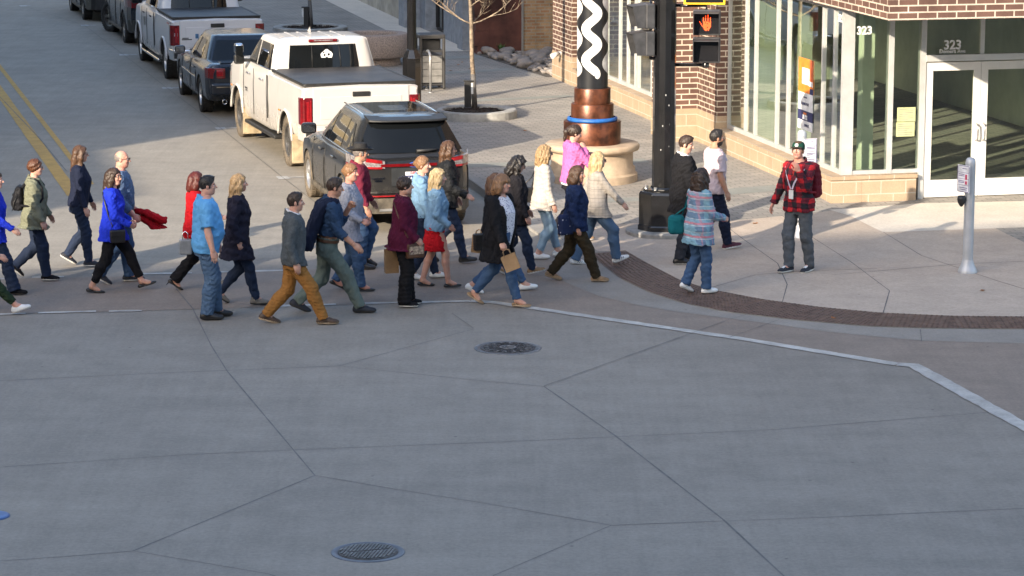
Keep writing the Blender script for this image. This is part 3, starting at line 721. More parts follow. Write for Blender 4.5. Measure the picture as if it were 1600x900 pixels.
# ---- traffic signal pole
tp_ = GS(1036, 364)
tpo = empty('traffic_pole', tp_, 0, 'tall black traffic signal pole on a round concrete foot at the corner', 'traffic pole')
mb = MB(); mb.lathe([(.55, -.05), (.55, .05), (.53, .07), (.001, .07)], 48); mb.build('concrete_foot', pm('foot_concrete', (.27, .265, .25), .85, 0, .15, 5, .3), tpo, split=40)
mb = MB(); loftpoly(mb, [(.39, .07), (.39, .13), (.375, .15), (.375, .60), (.35, .64)], 8, rot=.25); mb.build('base', M_BLACK, tpo, bevel=.01)
mb = MB(); mb.lathe([(.30, .64), (.30, .67), (.20, .675), (.19, .69)], 32)
for k in range(6):
    a = k * 1.047; mb.lathe([(.028, .67), (.028, .71), (.001, .715)], 8, Matrix.Translation((.255 * math.cos(a), .255 * math.sin(a), 0)), m=1)
mb.build('flange', [M_BLACK, M_CHROME], tpo, split=40)
mb = MB(); mb.lathe([(.172, .69), (.150, 7.5), (.001, 7.5)], 12, smooth=False); mb.build('pole', M_BLACK, tpo)
M_CHIP = pm('chipped_white', (.5, .5, .48), .7)
for z, a in ((1.25, -1.9), (1.6, -1.75), (1.62, -1.1), (2.05, -1.5), (1.9, -1.2), (1.3, -1.15), (1.42, -1.6)): mb = MB(); mb.box((.164, 0, z), (.004, .012, .022), Matrix.Rotation(a, 4, 'Z')); mb.build('worn_sticker', M_CHIP, tpo)
def signal_head(parent, c, face, name='signal_head', lit=False, w=.40, h=.37):
    """a square pedestrian signal: case, deep visor, lens; face = direction it looks"""
    f = Vector((face[0], face[1], 0)).normalized(); sd = Vector((-f.y, f.x, 0)); M = Matrix(((sd.x, f.x, 0, c[0]), (sd.y, f.y, 0, c[1]), (0, 0, 1, c[2]), (0, 0, 0, 1)))
    mb = MB(); mb.box((0, -.07, 0), (w, .14, h), M); ho = mb.build(name, M_SIG, parent, bevel=.02)
    v = MB(); t = .008; d = .20                               # visor: top, sides that taper, open below
    x = w / 2 - .012; z = h / 2 - .012
    P = lambda a, b, e: M @ Vector((a, b, e))
    v.quad(P(-x, 0, z), P(x, 0, z), P(x, d, z - .02), P(-x, d, z - .02)); v.quad(P(-x, 0, z - t), P(x, 0, z - t), P(x, d, z - .02 - t), P(-x, d, z - .02 - t))
    v.quad(P(-x, d, z - .02), P(x, d, z - .02), P(x, d, z - .02 - t), P(-x, d, z - .02 - t))
    for s in (-1, 1):
        a = [(0, -z), (0, z), (d, z - .02), (d * .62, -z)]
        o1 = [P(s * x, b, e) for b, e in a]; o2 = [P(s * (x - t), b, e) for b, e in a]
        v.poly(o1); v.poly(o2[::-1])
        for k in range(4): v.quad(o1[k], o1[(k + 1) % 4], o2[(k + 1) % 4], o2[k])
    v.build('visor', M_SIG, ho)
    l = MB(); l.box((0, .004, 0), (w * .86, .008, h * .86), M); l.build('lens', M_LENS, ho)
    if lit:
        g = MB(); q = .0095
        def dot(u, vv): g.box((u, q, vv), (.0105, .003, .0105), M)
        for fx, fz0, fz1 in ((-.052, .02, .085), (-.018, .03, .115), (.016, .03, .105), (.048, .02, .075)):
            for i in range(int((fz1 - fz0) / .0135) + 1): dot(-fx, fz0 + i * .0135)
        for i in range(8):
            for j in range(10):
                u, vv = -.055 + i * .0145, -.11 + j * .0135
                if abs(u) < .06 - max(0, (-vv - .05)) * .5 and random.random() > .12: dot(-u, vv)
        for i in range(5): dot(-(.062 + i * .010), -.05 + i * .016)
        g.build('hand_symbol', M_HAND, ho)
    return ho
M_SIG = pm('signal_housing', (.05, .05, .053), .45, 0, .2, 6)
M_LENS = pm('signal_lens', (.012, .012, .014), .2, 0, .1, 6)
M_HAND = pm('lit_led', (.8, .10, .02), .5, emit=((1.0, .07, .008), 1.0))
P3 = lambda px, py, dy=0.0: Vector(((px - 800) / CAM_F * (tp_.y + dy) * 1.0, tp_.y + dy, Zat((px - 800) / CAM_F * tp_.y, tp_.y + dy, py)))
def depth_pt(px, py, y):                                     # point at world depth y seen at a pixel
    d = py - 450; k = y / (CAM_F * _c - d * _s); return Vector(((px - 800) * k, y, CAM_H - (CAM_F * _s + d * _c) * k))
hr = depth_pt(1104, 56, tp_.y - .05)
ps = empty('pedestrian_signal', (hr.x, hr.y, hr.z - .4), 0, 'two stacked pedestrian signal heads with a lit orange hand right of the black pole', 'signal')
fdir = (-.10, -1.0)
signal_head(ps, (0, -.0, .59), fdir, 'upper_head', True); signal_head(ps, (0, -.0, .19), fdir, 'lower_head', False)
mb = MB(); px_ = tp_.x - hr.x
mb.tube([(px_ + .1, .12, .83), (0, .12, .83), (0, .10, .76)], .024, 10); mb.build('bracket', M_BLACK, ps); mb = MB(); mb.tube([(px_ + .1, .10, -.03), (.0, .10, -.03), (0, .06, .03)], .026, 10); mb.lathe([(.05, -.07), (.05, .03), (.03, .05)], 14, Matrix.Translation((0, .10, 0))); mb.build('bracket', M_BLACK, ps)
ys = depth_pt(1101, -22, tp_.y - .05); yo_ = empty('yellow_sign', (ys.x, ys.y, ys.z - .3), R(-3), 'yellow bordered sign fixed to the black pole above the pedestrian signal', 'sign')
mb = MB(); mb.box((0, 0, .3), (.60, .02, .54)); mb.build('border', pm('sign_yellow', (.80, .50, .02), .45), yo_, bevel=.008)
mb = MB(); mb.box((0, -.012, .3), (.54, .008, .48)); mb.build('panel', M_LENS, yo_, bevel=.003); mb = MB(); mb.box((-.25, .03, .2), (.4, .03, .04)); mb.build('bracket', M_BLACK, yo_)
hl = depth_pt(1006, 46, tp_.y - .02)
ps2 = empty('pedestrian_signal', (hl.x, hl.y, hl.z - .4), 0, 'two stacked signal heads turned away to the left of the black pole', 'signal')
fdl = (-1.0, -.25)
signal_head(ps2, (-.02, 0, .60), fdl, 'upper_head', w=.36, h=.36); signal_head(ps2, (-.02, 0, .205), fdl, 'lower_head', w=.36, h=.36)
mb = MB(); mb.tube([(.1, .0, .83), (.34, .0, .83)], .024, 10); mb.tube([(.1, .0, -.02), (.34, .0, -.02)], .024, 10); mb.tube([(.1, 0, -.03), (.1, 0, .85)], .022, 8); mb.build('bracket', M_BLACK, ps2)

# ---- painted art column
ac = GS(925, 281)
aco = empty('art_column', ac, 0, 'black art column with white ribbon painting on copper drums and a sandstone plinth', 'sculpture')
M_SAND = pm('sandstone', (.42, .32, .225), .85, 0, .14, 3, .25, 30); M_COPPER = pm('copper_sheet', (.115, .038, .018), .36, .4, .35, 5, .1, 9)
mb = MB(); mb.lathe([(.74, -.05), (.74, .12), (.71, .14), (.70, .16), (.70, .22), (.665, .25), (.665, .47), (.70, .49), (.755, .51), (.77, .54), (.77, .585), (.745, .61), (.001, .61)], 56); mb.build('plinth', M_SAND, aco, split=50)
mb = MB(); mb.lathe([(.465, .61), (.465, .965), (.46, .975), (.001, .975)], 48); mb.build('copper_drum', M_COPPER, aco, split=40)
mb = MB(); mb.lathe([(.37, .975), (.405, .98), (.41, 1.0), (.405, 1.03), (.37, 1.04)], 48); mb.build('blue_ring', pm('blue_paint_ring', (.015, .11, .38), .5), aco)
mb = MB(); mb.lathe([(.345, .975), (.345, 1.245), (.34, 1.255), (.001, 1.255)], 48); mb.build('copper_drum', M_COPPER, aco, split=40)
mb = MB(); mb.lathe([(.295, 1.255), (.295, 1.50), (.29, 1.51), (.001, 1.51)], 48); mb.build('copper_drum', M_COPPER, aco, split=40)
mb = MB(); mb.lathe([(.25, 1.51), (.25, 7), (.001, 7)], 48); mb.build('column', pm('black_column_paint', (.014, .015, .018), .35), aco, split=40)
mb = MB(); M_RW = pm('white_column_paint', (.70, .69, .66), .5)
def ribbon_on(phase, ang0, amp, zs, r=.2535, width=.165):
    n = 150; L = []; per = .50
    pts = []
    for i in range(n + 1):
        z = zs + 3.2 * i / n; ph = 2 * math.pi * (z - zs) / per + phase
        pts.append(Vector((r * (ang0 + amp * math.sin(ph)), z)))
    for i, p in enumerate(pts):
        d = (pts[min(i + 1, n)] - pts[max(i - 1, 0)]).normalized(); nn = Vector((-d.y, d.x)); wv = width * (.62 + .38 * abs(d.y))
        if i < 6: wv *= math.sqrt((i + .3) / 6.3)
        L.append((p + nn * wv / 2, p, p - nn * wv / 2))
    V = []
    for q in L:
        for e in q: a = e.x / r; V.append((r * math.cos(a), r * math.sin(a), e.y))
    F = []
    for i in range(n):
        for k in range(2): F.append((i * 3 + k, i * 3 + k + 1, (i + 1) * 3 + k + 1, (i + 1) * 3 + k))
    mb.add(V, F, 0, smooth=True)
for k, (a0, ph, z0) in enumerate(((-1.68, 1.0, 1.68), (-.22, 2.2, 1.72), (1.0, .4, 1.70), (2.3, 1.7, 1.66), (3.25, .2, 1.7))): ribbon_on(ph, a0, .40, z0)
mb.build('white_ribbon', M_RW, aco)

# ---- lamp post by the big pickup
lp = GS(644, 168); lpo = empty('lamp_post', lp, 0, 'black street lamp post with a tall octagonal base behind the white pickup', 'lamp post')
mb = MB(); loftpoly(mb, [(.215, 0), (.215, .08), (.195, .1), (.195, .98), (.115, 1.14), (.10, 1.15)], 8); mb.build('base', M_BLACK, lpo, bevel=.006)
mb = MB(); loftpoly(mb, [(.095, 1.15), (.075, 6.0)], 12); mb.build('pole', M_BLACK, lpo)
mb = MB(); mb.tube([(0, 0, 5.9), (-.3, .05, 6.3), (-1.4, .2, 6.5)], .04, 8); mb.box((-1.6, .23, 6.48), (.6, .25, .1)); mb.build('lamp_head', M_BLACK, lpo)
# ---- litter bin and cycle hoop
bn = GS(672, 138); bno = empty('litter_bin', bn, R(13), 'dark framed litter bin with grey slatted sides beside the lamp post', 'litter bin')
M_BIN = pm('bin_frame', (.035, .034, .034), .45); M_BINP = pm('bin_panel', (.20, .195, .185), .6)
mb = MB()
for sx in (-1, 1):
    for sy in (-1, 1): mb.box((sx * .245, sy * .245, .56), (.06, .06, 1.12))
mb.box((0, 0, .10), (.48, .48, .05)); mb.box((0, 0, .79), (.50, .50, .06)); mb.box((0, 0, 1.10), (.55, .55, .09)); mb.build('frame', M_BIN, bno, bevel=.02)
mb = MB()
for i in range(4):
    z = .21 + i * .142
    for sy in (-1, 1): mb.box((0, sy * .235, z), (.42, .02, .134)); mb.box((sy * .235, 0, z), (.02, .42, .134))
mb.build('side_panel', M_BINP, bno, bevel=.004)
mb = MB(); mb.box((0, -.247, .745), (.42, .006, .06)); mb.build('label_strip', pm('bin_label', (.03, .035, .05), .5), bno)
mb = MB(); mb.box((0, .05, .92), (.36, .36, .2)); mb.build('liner', M_BLACK2, bno)
ch = GS(669.5, 142); cho = empty('cycle_hoop', ch, R(100), 'grey steel cycle hoop standing end on before the litter bin', 'cycle stand')
mb = MB(); mb.tube([(-.28, 0, 0), (-.28, 0, .70)] + [(-.28 + .28 * (1 - math.cos(a)), 0, .70 + .13 * math.sin(a)) for a in [math.pi * k / 10 for k in range(1, 10)]] + [(.28, 0, .70), (.28, 0, 0)], .027, 10); mb.build('hoop', pm('galvanised', (.42, .42, .42), .4, .7), cho)
for s in (-1, 1): mb = MB(); mb.lathe([(.06, 0), (.06, .012), (.03, .014)], 14, Matrix.Translation((s * .28, 0, 0))); mb.build('foot_plate', MATS['galvanised'], cho)
# ---- round planter
plc = GS(583, 100); plo = empty('round_planter', plc, 0, 'round pebbled concrete planter behind the white pickup', 'planter')
mb = MB(); mb.lathe([(.62, 0), (.62, .16), (.76, .18), (.80, .22), (.80, .66), (.77, .70), (.58, .70), (.55, .66), (.55, .5)], 48); mb.build('bowl', pm('pebble_concrete', (.33, .265, .225), .9, 0, .2, 40, .3, 80), plo, split=45)
mb = MB(); mb.lathe([(.56, .52), (.3, .55), (.001, .56)], 32); mb.build('soil', pm('soil', (.030, .021, .016), .95, 0, .35, 20, .8, 60), plo)
# ---- bare young trees in ring planters with low bollard lights
M_BARK = pm('young_bark', (.25, .195, .14), .8, 0, .3, 14, .4, 60); M_GUARD = pm('trunk_guard', (.10, .095, .09), .7); M_SOIL = MATS['soil']
M_RING = pm('ring_concrete', (.34, .335, .315), .85, 0, .15, 4, .3)
def bare_tree(loc, seed, hgt, label):
    rd = random.Random(seed); o = empty('bare_tree', loc, 0, label, 'tree')
    pts = [Vector((0, 0, 0))]
    for i in range(1, 15): pts.append(Vector((pts[-1].x + rd.uniform(-.012, .010) - .012, pts[-1].y + rd.uniform(-.01, .01), hgt * i / 14)))
    rad = [.041 * (1 - i / 15) ** .7 + .006 for i in range(15)]
    t = MB(); t.tube(pts, rad, 9); t.build('trunk', M_BARK, o)
    g = MB(); g.tube([p + Vector((0, 0, .02)) for p in pts[:3]], [r + .006 for r in rad[:3]], 10); g.build('trunk_guard', M_GUARD, o)
    c = MB()
    def twig(p, d, ln, r, lev):
        P = [p]; Rr = [r]; d = d.copy(); n = 7
        for i in range(n):
            d = (d + Vector((rd.uniform(-.16, .16), rd.uniform(-.16, .16), rd.uniform(-.07, .18)))).normalized(); P.append(P[-1] + d * ln / n); Rr.append(r * (1 - .8 * (i + 1) / n))
        c.tube(P, Rr, 5 if lev else 6, caps=False)
        if lev < 3:
            for i in range(2, n + 1):
                if rd.random() < (.95, .8, .45)[lev]:
                    s = Vector((rd.uniform(-1, 1), rd.uniform(-1, 1), rd.uniform(-.25, .8))).normalized(); twig(P[i], (d * .7 + s * .8).normalized(), ln * rd.uniform(.35, .6), max(.0035, r * .55), lev + 1)
    for i in range(5, 14):
        for k in range(2 if i < 12 else 1):
            a = rd.uniform(0, 6.28); twig(pts[i], Vector((math.cos(a), math.sin(a), rd.uniform(.25, .75))).normalized(), rd.uniform(.75, 1.25) * (1.0 if i < 10 else .7), .014, 0)
    for a, z in ((math.pi, 5), (.25, 5), (math.pi * .95, 7), (.1, 7)): twig(pts[z], Vector((math.cos(a), math.sin(a), .35)).normalized(), 1.35, .016, 0)
    c.build('crown', M_BARK, o); return o
def ring_planter(loc, r, ri, h, label, off=(0, 0)):
    o = empty('tree_ring', loc, 0, label, 'planter'); m = MB(); n = 48; prof = [(r, -.03, 0), (r, h - .02, 0), (r - .02, h, 0), (ri + .02, h, 1), (ri, h - .02, 1), (ri, h - .1, 1)]
    V = []; F = []
    for q, z, f in prof:
        for k in range(n): a = 2 * math.pi * k / n; V.append((q * math.cos(a) + off[0] * f, q * math.sin(a) + off[1] * f, z))
    for i in range(len(prof) - 1):
        for k in range(n): F.append((i * n + k, i * n + (k + 1) % n, (i + 1) * n + (k + 1) % n, (i + 1) * n + k))
    m.add(V, F); m.build('kerb_ring', M_RING, o)
    s = MB(); V = [(off[0], off[1], h - .03)]; F = []
    for q, z in ((ri * .5, h - .045), (ri + .005, h - .07)):
        for k in range(24): a = 2 * math.pi * k / 24; V.append((q * math.cos(a) + off[0], q * math.sin(a) + off[1], z + random.uniform(-.02, .02)))
    F = [(0, 1 + k, 1 + (k + 1) % 24) for k in range(24)] + [(1 + k, 25 + k, 25 + (k + 1) % 24, 1 + (k + 1) % 24) for k in range(24)]
    s.add(V, F, smooth=True)
    for k in range(260):
        a, q = random.uniform(0, 6.28), ri * .95 * math.sqrt(random.random()); s.box((q * math.cos(a) + off[0], q * math.sin(a) + off[1], h - .045), (random.uniform(.02, .06), random.uniform(.015, .04), random.uniform(.015, .05)), None)
    s.build('soil', M_SOIL, o); return o
def bollard_light(loc, label, lens=0.0):
    o = empty('bollard_light', loc, lens, label, 'path light'); m = MB(); m.box((0, 0, .02), (.16, .16, .04)); m.box((0, 0, .28), (.13, .13, .5)); m.box((.02, 0, .545), (.20, .16, .03)); m.build('post', M_BLACK2, o, bevel=.01)
    m = MB(); m.box((.085, 0, .40), (.05, .12, .22)); m.build('lens', pm('frosted_lens', (.62, .64, .64), .5), o, bevel=.012); return o
rp = GS(745, 183); ring_planter(rp, .77, .60, .16, 'raised grey concrete tree ring with dark soil near the parked crossover', (-.05, -.02))
bare_tree(GS(742, 178) + Vector((0, 0, .10)), 4, 4.6, 'bare young tree in the raised concrete ring by the litter bin')
bollard_light(GS(731, 178) + Vector((0, 0, .10)), 'short black path light beside the bare tree trunk in the near ring')
rp = GS(485, 47); ring_planter(rp, .95, .72, .10, 'low concrete tree ring with dark soil behind the pickup cab', (0, 0))
bare_tree(GS(486.5, 47) + Vector((0, 0, .04)), 9, 4.8, 'bare young tree up the street behind the pickup cab')
bollard_light(GS(479, 47) + Vector((0, 0, .04)), 'short black path light beside the farther tree trunk', math.pi)
# ---- push button posts
M_POST = pm('brushed_post', (.46, .475, .50), .5, .35, .06, 5); M_SIGNW = pm('sign_white', (.80, .80, .82), .45); M_PURPLE = pm('sign_purple', (.10, .05, .22), .5); M_MAG = pm('sign_magenta', (.65, .03, .12), .5)
def button_post(loc, hgt, label, sign_dir, sx, zc, arrow=True):
    o = empty('crossing_button_post', loc, 0, label, 'post'); m = MB()
    m.lathe([(.130, 0), (.130, .03), (.118, .06), (.088, .12), (.076, .17), (.073, .19)], 28); m.build('base', M_POST, o, split=60)
    m = MB(); m.lathe([(.069, .18), (.069, hgt - .09), (.0695, hgt - .085), (.069, hgt - .08), (.064, hgt - .04), (.045, hgt - .012), (.001, hgt)], 28); m.build('pole', M_POST, o)
    f = Vector((math.cos(sign_dir), math.sin(sign_dir), 0)); sd = Vector((-f.y, f.x, 0)); c = Vector((sx, -.02, zc)) + f * .03
    M = Matrix(((sd.x, f.x, 0, c.x), (sd.y, f.y, 0, c.y), (0, 0, 1, c.z), (0, 0, 0, 1)))
    m = MB(); m.box((0, 0, 0), (.235, .010, .37), M); s = m.build('sign_plate', M_SIGNW, o, bevel=.003)
    m = MB()
    for q in (-.176, .176): m.box((0, .0062, q), (.20, .003, .006), M)
    for q in (-.109, .109): m.box((q, .0062, 0), (.006, .003, .34), M)
    for z in (.085, .0, -.085): m.box((0, .0062, z), (.205, .003, .004), M)
    for z, a, b_ in ((.14, -.02, .06), (.06, -.06, .09), (.04, -.06, .08), (-.03, -.06, .09), (-.05, -.06, .05), (-.12, -.07, .08), (-.145, -.05, .07)):
        if arrow and -.11 < z < .07: a = -.09; b_ = .02
        m.box(((a + b_) / 2, .0062, z), (abs(b_ - a), .003, .008), M)
    m.build('sign_print', M_PURPLE, s)
    if arrow:
        m = MB()
        for z in (.045, .02, -.045): m.box((.055, .0062, z - .005), (.035, .003, .045), M)
        m.build('sign_symbol', M_MAG, s)
    m = MB(); bb = f * .09 + Vector((sx * .6, 0, zc - .27)); m.lathe([(.001, .045), (.05, .04), (.06, 0), (.05, -.05), (.02, -.10), (.001, -.11)], 16, Matrix.Translation(bb)); m.build('push_button', M_BLACK2, o)
bp_ = GS(1511.5, 426)
button_post(bp_, 1.58, 'grey steel crossing button post with a white sign and black button on its left', R(214), -.07, 1.29)
bp2 = GS(1250, 371)
button_post(bp2, 1.58, 'grey steel crossing button post behind the person in the red plaid shirt', R(-62), .10, 1.27, False)
# ---- landscape stones between the two buildings
M_ROCK = pm('field_stone', (.34, .29, .25), .85, 0, .35, 1.2, .4, 14, col2=(.17, .16, .155)); M_DIRT = pm('bed_dirt', (.10, .085, .07), .95, 0, .3, 6, .6, 40)
a0, bb0 = AB(*GS(750, 87).xy); a1, bb1 = AB(*GS(847, 127).xy)
dz_ = MB(); dz_.quad(W(AF1, -.15, .136), W(AF1, 2.4, .16), W(A2 - .01, 2.4, .16), W(A2 - .01, b2 - .1, .136)); tag(dz_.build('stone_bed_ground', M_DIRT), kind='structure')
rocks = []
for s in range(5):
    bm = bmesh.new(); bmesh.ops.create_icosphere(bm, subdivisions=2, radius=.5); ph = [random.uniform(0, 6) for _ in range(9)]
    for v in bm.verts:
        c = v.co.copy(); n = .10 * math.sin(c.x * 5 + ph[0]) + .10 * math.sin(c.y * 6 + ph[1]) + .08 * math.sin(c.z * 7 + ph[2]) + .05 * math.sin(c.x * 11 + c.y * 9 + ph[3])
        v.co = c * (1 + n); v.co.z *= .68; v.co.x *= 1.25
    for f in bm.faces: f.smooth = True
    me = bpy.data.meshes.new('stone'); bm.to_mesh(me); bm.free(); me.materials.append(M_ROCK); rocks.append(me)
placed = []; k_ = 0
while len(placed) < 190 and k_ < 9000:
    k_ += 1; a = random.uniform(AF1 + .05, A2 - .1); t = (a - AF1) / (A2 - AF1); b = random.uniform(-.12 + t * (b2 + .05), 1.9); r = random.choice((.10, .13, .16, .20, .26, .32)) * (.75 if a < AF1 + 1 else 1)
    if any((a - q[0]) ** 2 + (b - q[1]) ** 2 < ((r + q[2]) * .42) ** 2 for q in placed): continue
    if b < -.12 + t * (b2 + .05) + r * .4: continue
    placed.append((a, b, r)); o = bpy.data.objects.new('stone', random.choice(rocks)); COL.objects.link(o); o.location = W(a, b, .14 + r * .22); o.scale = (r, r, r * random.uniform(.8, 1.1)); o.rotation_euler = (random.uniform(-.3, .3), random.uniform(-.3, .3), random.uniform(0, 6.28))
    tag(o, 'rounded grey brown field stone in the gravel bed between the two buildings', 'stone', 'field stones in the bed by the old wall')
gp_ = GS(787, 86); go = empty('weed', W(A2 - .15, AB(*gp_.xy)[1], .14), 0, 'small green weed growing at the foot of the red stone wall', 'weed'); m = MB()
for k in range(60):
    a = random.uniform(0, 6.28); l = random.uniform(.08, .26); p = Vector((math.cos(a) * l * .5, math.sin(a) * l * .5, l)); n = Vector((-math.sin(a), math.cos(a), 0)) * .018
    m.add([Vector((0, 0, 0)), p * .5 + n, p, p * .5 - n], [(0, 1, 2, 3)])
m.build('foliage', pm('weed_green', (.06, .13, .03), .7), go)
# ================================================================== VEHICLES   (local axes: x forward, y left, z up)
M_TYRE = pm('tyre_rubber', (.022, .021, .020), .85, 0, .2, 10, .3, 40)
M_TYRED = pm('dusty_tyre', (.17, .135, .095), .9, 0, .3, 6, .3, 40, col2=(.06, .052, .042))
M_RIM = pm('alloy_rim', (.52, .52, .52), .3, .75, .08); M_RIMD = pm('dark_alloy', (.16, .155, .15), .4, .7, .2)
M_CGL = pm('car_glass', (.006, .007, .008), .03, 0, .1, 1.0, spec=.3)
M_TRIM = pm('black_trim', (.018, .018, .018), .55, 0, .15, 8); M_TRIMG = pm('dusty_trim', (.09, .075, .055), .8, 0, .3, 6)
M_RED = pm('tail_lamp_red', (.13, .004, .006), .12, 0, .15, 14, coat=.6); M_REDB = pm('tail_lamp_bright', (.27, .010, .013), .15, 0, .1, 14, coat=.6)
M_CLEAR = pm('lamp_clear', (.36, .33, .33), .15, .3, .3, 30, coat=.6); M_CHR = pm('chrome', (.75, .75, .76), .12, 1.0, .04)
M_MUD = pm('dried_mud', (.42, .33, .21), .9, 0, .2, 5, .4, 30); M_AMB = pm('amber_lens', (.75, .22, .03), .3)
def smooth1(a, n=1):
    a = np.array(a, float)
    for _ in range(n): a[1:-1] = a[1:-1] * .5 + (a[:-2] + a[2:]) * .25
    return a
def hull(st, mats, parent, name='body', crown=.03, arches=(), ra=.42, width=1.0, ny=5, mid=.55, res=.045, sm=1, lip=None):
    """lofted lower body. st: (x, zbottom, ztop, halfwidth, top halfwidth)"""
    st = np.array(st, float); x0, x1 = st[0, 0], st[-1, 0]; n = int((x1 - x0) / res)
    xs = np.unique(np.concatenate([np.linspace(x0, x1, n), st[:, 0]])); C = [smooth1(np.interp(xs, st[:, 0], st[:, k]), sm) for k in range(1, 5)]
    V = []; F = []; half = None
    for i, x in enumerate(xs):
        zb, zt, wd, wt = (c[i] for c in C); h = zt - zb
        hp = [(0, zb), (wd * .80, zb), (wd * .93, zb + .02), (wd * .975, zb + min(.09, h * .2)), (wd * .992, zb + h * .30), (wd, zb + h * mid), (wd * .995, zb + h * .74), (wd * .975, zt - min(.10, h * .12)), (wt + .03, zt - .03), (wt - .01, zt - .005), (wt - .10, zt + crown * .25), (0, zt + crown)]
        ring = [(x, y, z) for y, z in hp] + [(x, -y, z) for y, z in hp[-2:0:-1]]
        V += ring; half = len(ring)
    for i in range(len(xs) - 1):
        for k in range(half): F.append((i * half + k, (i + 1) * half + k, (i + 1) * half + (k + 1) % half, i * half + (k + 1) % half))
    F.append(tuple(range(half))); F.append(tuple((len(xs) - 1) * half + k for k in range(half - 1, -1, -1)))
    me = bpy.data.meshes.new(name); me.from_pydata(V, [], F); me.update()
    o = link(name, me, mats, None)
    bm = bmesh.new(); bm.from_mesh(me); bmesh.ops.recalc_face_normals(bm, faces=bm.faces[:]); bm.to_mesh(me); bm.free()
    if arches:
        cut = MB()
        for ax in arches:
            for s in (-1, 1):
                m = Matrix.Translation((ax, s * width, .0)) @ Matrix.Rotation(math.pi / 2, 4, 'X')
                pts = [(ra * 1.02 * math.cos(a), ra * math.sin(a) + RW[0]) for a in [2 * math.pi * k / 36 for k in range(36)]]
                cut.prism(pts, -.32, .32, m)
        co = cut.build('cutter', M_TRIM)
        bm = bmesh.new(); bm.from_mesh(co.data); bmesh.ops.recalc_face_normals(bm, faces=bm.faces[:]); bm.to_mesh(co.data); bm.free()
        md = o.modifiers.new('b', 'BOOLEAN'); md.operation = 'DIFFERENCE'; md.object = co; md.solver = 'EXACT'; md.material_mode = 'TRANSFER'
        bake(o); bpy.data.objects.remove(co)
    for p in o.data.polygons: p.use_smooth = True
    md = o.modifiers.new('es', 'EDGE_SPLIT'); md.split_angle = R(32)
    o.parent = parent
    return o
RW = [.36]
class Cab:
    """greenhouse: horizontal superellipse rings from belt to roof; panes are patches of the same surface"""
    def __init__(s, xr0, xf0, xr1, xf1, hb, hr, zb, zr, n=7.0, bow=1.0, pw=1.25): s.__dict__.update(locals())
    def ring(s, t):
        k = t ** s.pw; xr = s.xr0 + (s.xr1 - s.xr0) * t; xf = s.xf0 + (s.xf1 - s.xf0) * t; return xr, xf, s.hb + (s.hr - s.hb) * k, s.zb + (s.zr - s.zb) * t
    def side(s, t, x, sg, off=0.0):
        xr, xf, h, z = s.ring(t); X = max(-1, min(1, (2 * x - xr - xf) / (xf - xr))); return Vector((x, sg * (h * (1 - abs(X) ** s.n) ** (1 / s.n) + off), z))
    def end(s, t, y, back=True, off=0.0):
        xr, xf, h, z = s.ring(t); Y = max(-1, min(1, y / h)); q = (1 - abs(Y) ** 5) ** (1 / 5); c = (xr + xf) / 2; e = (xf - xr) / 2
        q = 1 - (1 - q) * .35 - .05 * Y * Y
        return Vector((c - e * q - off, y, z + off * .3)) if back else Vector((c + e * q + off, y, z + off * .3))
    def build(s, mat, parent, name='cabin', crown=.05):
        V = []; F = []; n = 56; ts = [i / 12 for i in range(13)]
        def ringpts(t, sc=1.0, dz=0.0):
            xr, xf, h, z = s.ring(t); c = (xr + xf) / 2; e = (xf - xr) / 2; out = []
            for k in range(n):
                a = 2 * math.pi * k / n; ca, sa = math.cos(a), math.sin(a); p = 2 / s.n
                X = math.copysign(abs(ca) ** p, ca); Y = math.copysign(abs(sa) ** p, sa); X -= math.copysign(.05 * Y * Y, X) * (abs(X) > .9)
                out.append((c + e * X * sc, h * Y * sc, z + dz))
            return out
        for t in ts: V += ringpts(t)
        for sc, f in ((.965, .40), (.90, .62), (.75, .84), (.5, .95), (.2, 1.0)): V += ringpts(1.0, sc, crown * f)
        m = len(V) // n
        for i in range(m - 1):
            for k in range(n): F.append((i * n + k, i * n + (k + 1) % n, (i + 1) * n + (k + 1) % n, (i + 1) * n + k))
        F.append(tuple((m - 1) * n + k for k in range(n)))
        b = MB(); b.add(V, F, smooth=True); return b.build(name, mat, parent)
    def pane(s, fn, parent, name='window', mat=None, nu=10, nv=6):
        b = MB(); V = [fn(u / nu, v / nv) for v in range(nv + 1) for u in range(nu + 1)]
        b.add(V, [(v * (nu + 1) + u, v * (nu + 1) + u + 1, (v + 1) * (nu + 1) + u + 1, (v + 1) * (nu + 1) + u) for v in range(nv) for u in range(nu)], smooth=True); return b.build(name, mat or M_CGL, parent)
    def sidewin(s, parent, sg, lo, hi, t0=.12, t1=.86, mat=None, name='window'):
        """lo, hi: x at t0 and t1 of the rear and the front edge"""
        return s.pane(lambda u, v: s.side(t0 + (t1 - t0) * v, (lo[0] + (lo[1] - lo[0]) * v) * (1 - u) + (hi[0] + (hi[1] - hi[0]) * v) * u, sg, .006), parent, name, mat)
    def endwin(s, parent, back, y0, y1, t0, t1, mat=None, name='rear_window'):
        return s.pane(lambda u, v: s.end(t0 + (t1 - t0) * v, -(y0 + (y1 - y0) * v) + 2 * (y0 + (y1 - y0) * v) * u, back, .008), parent, name, mat, 14, 8)
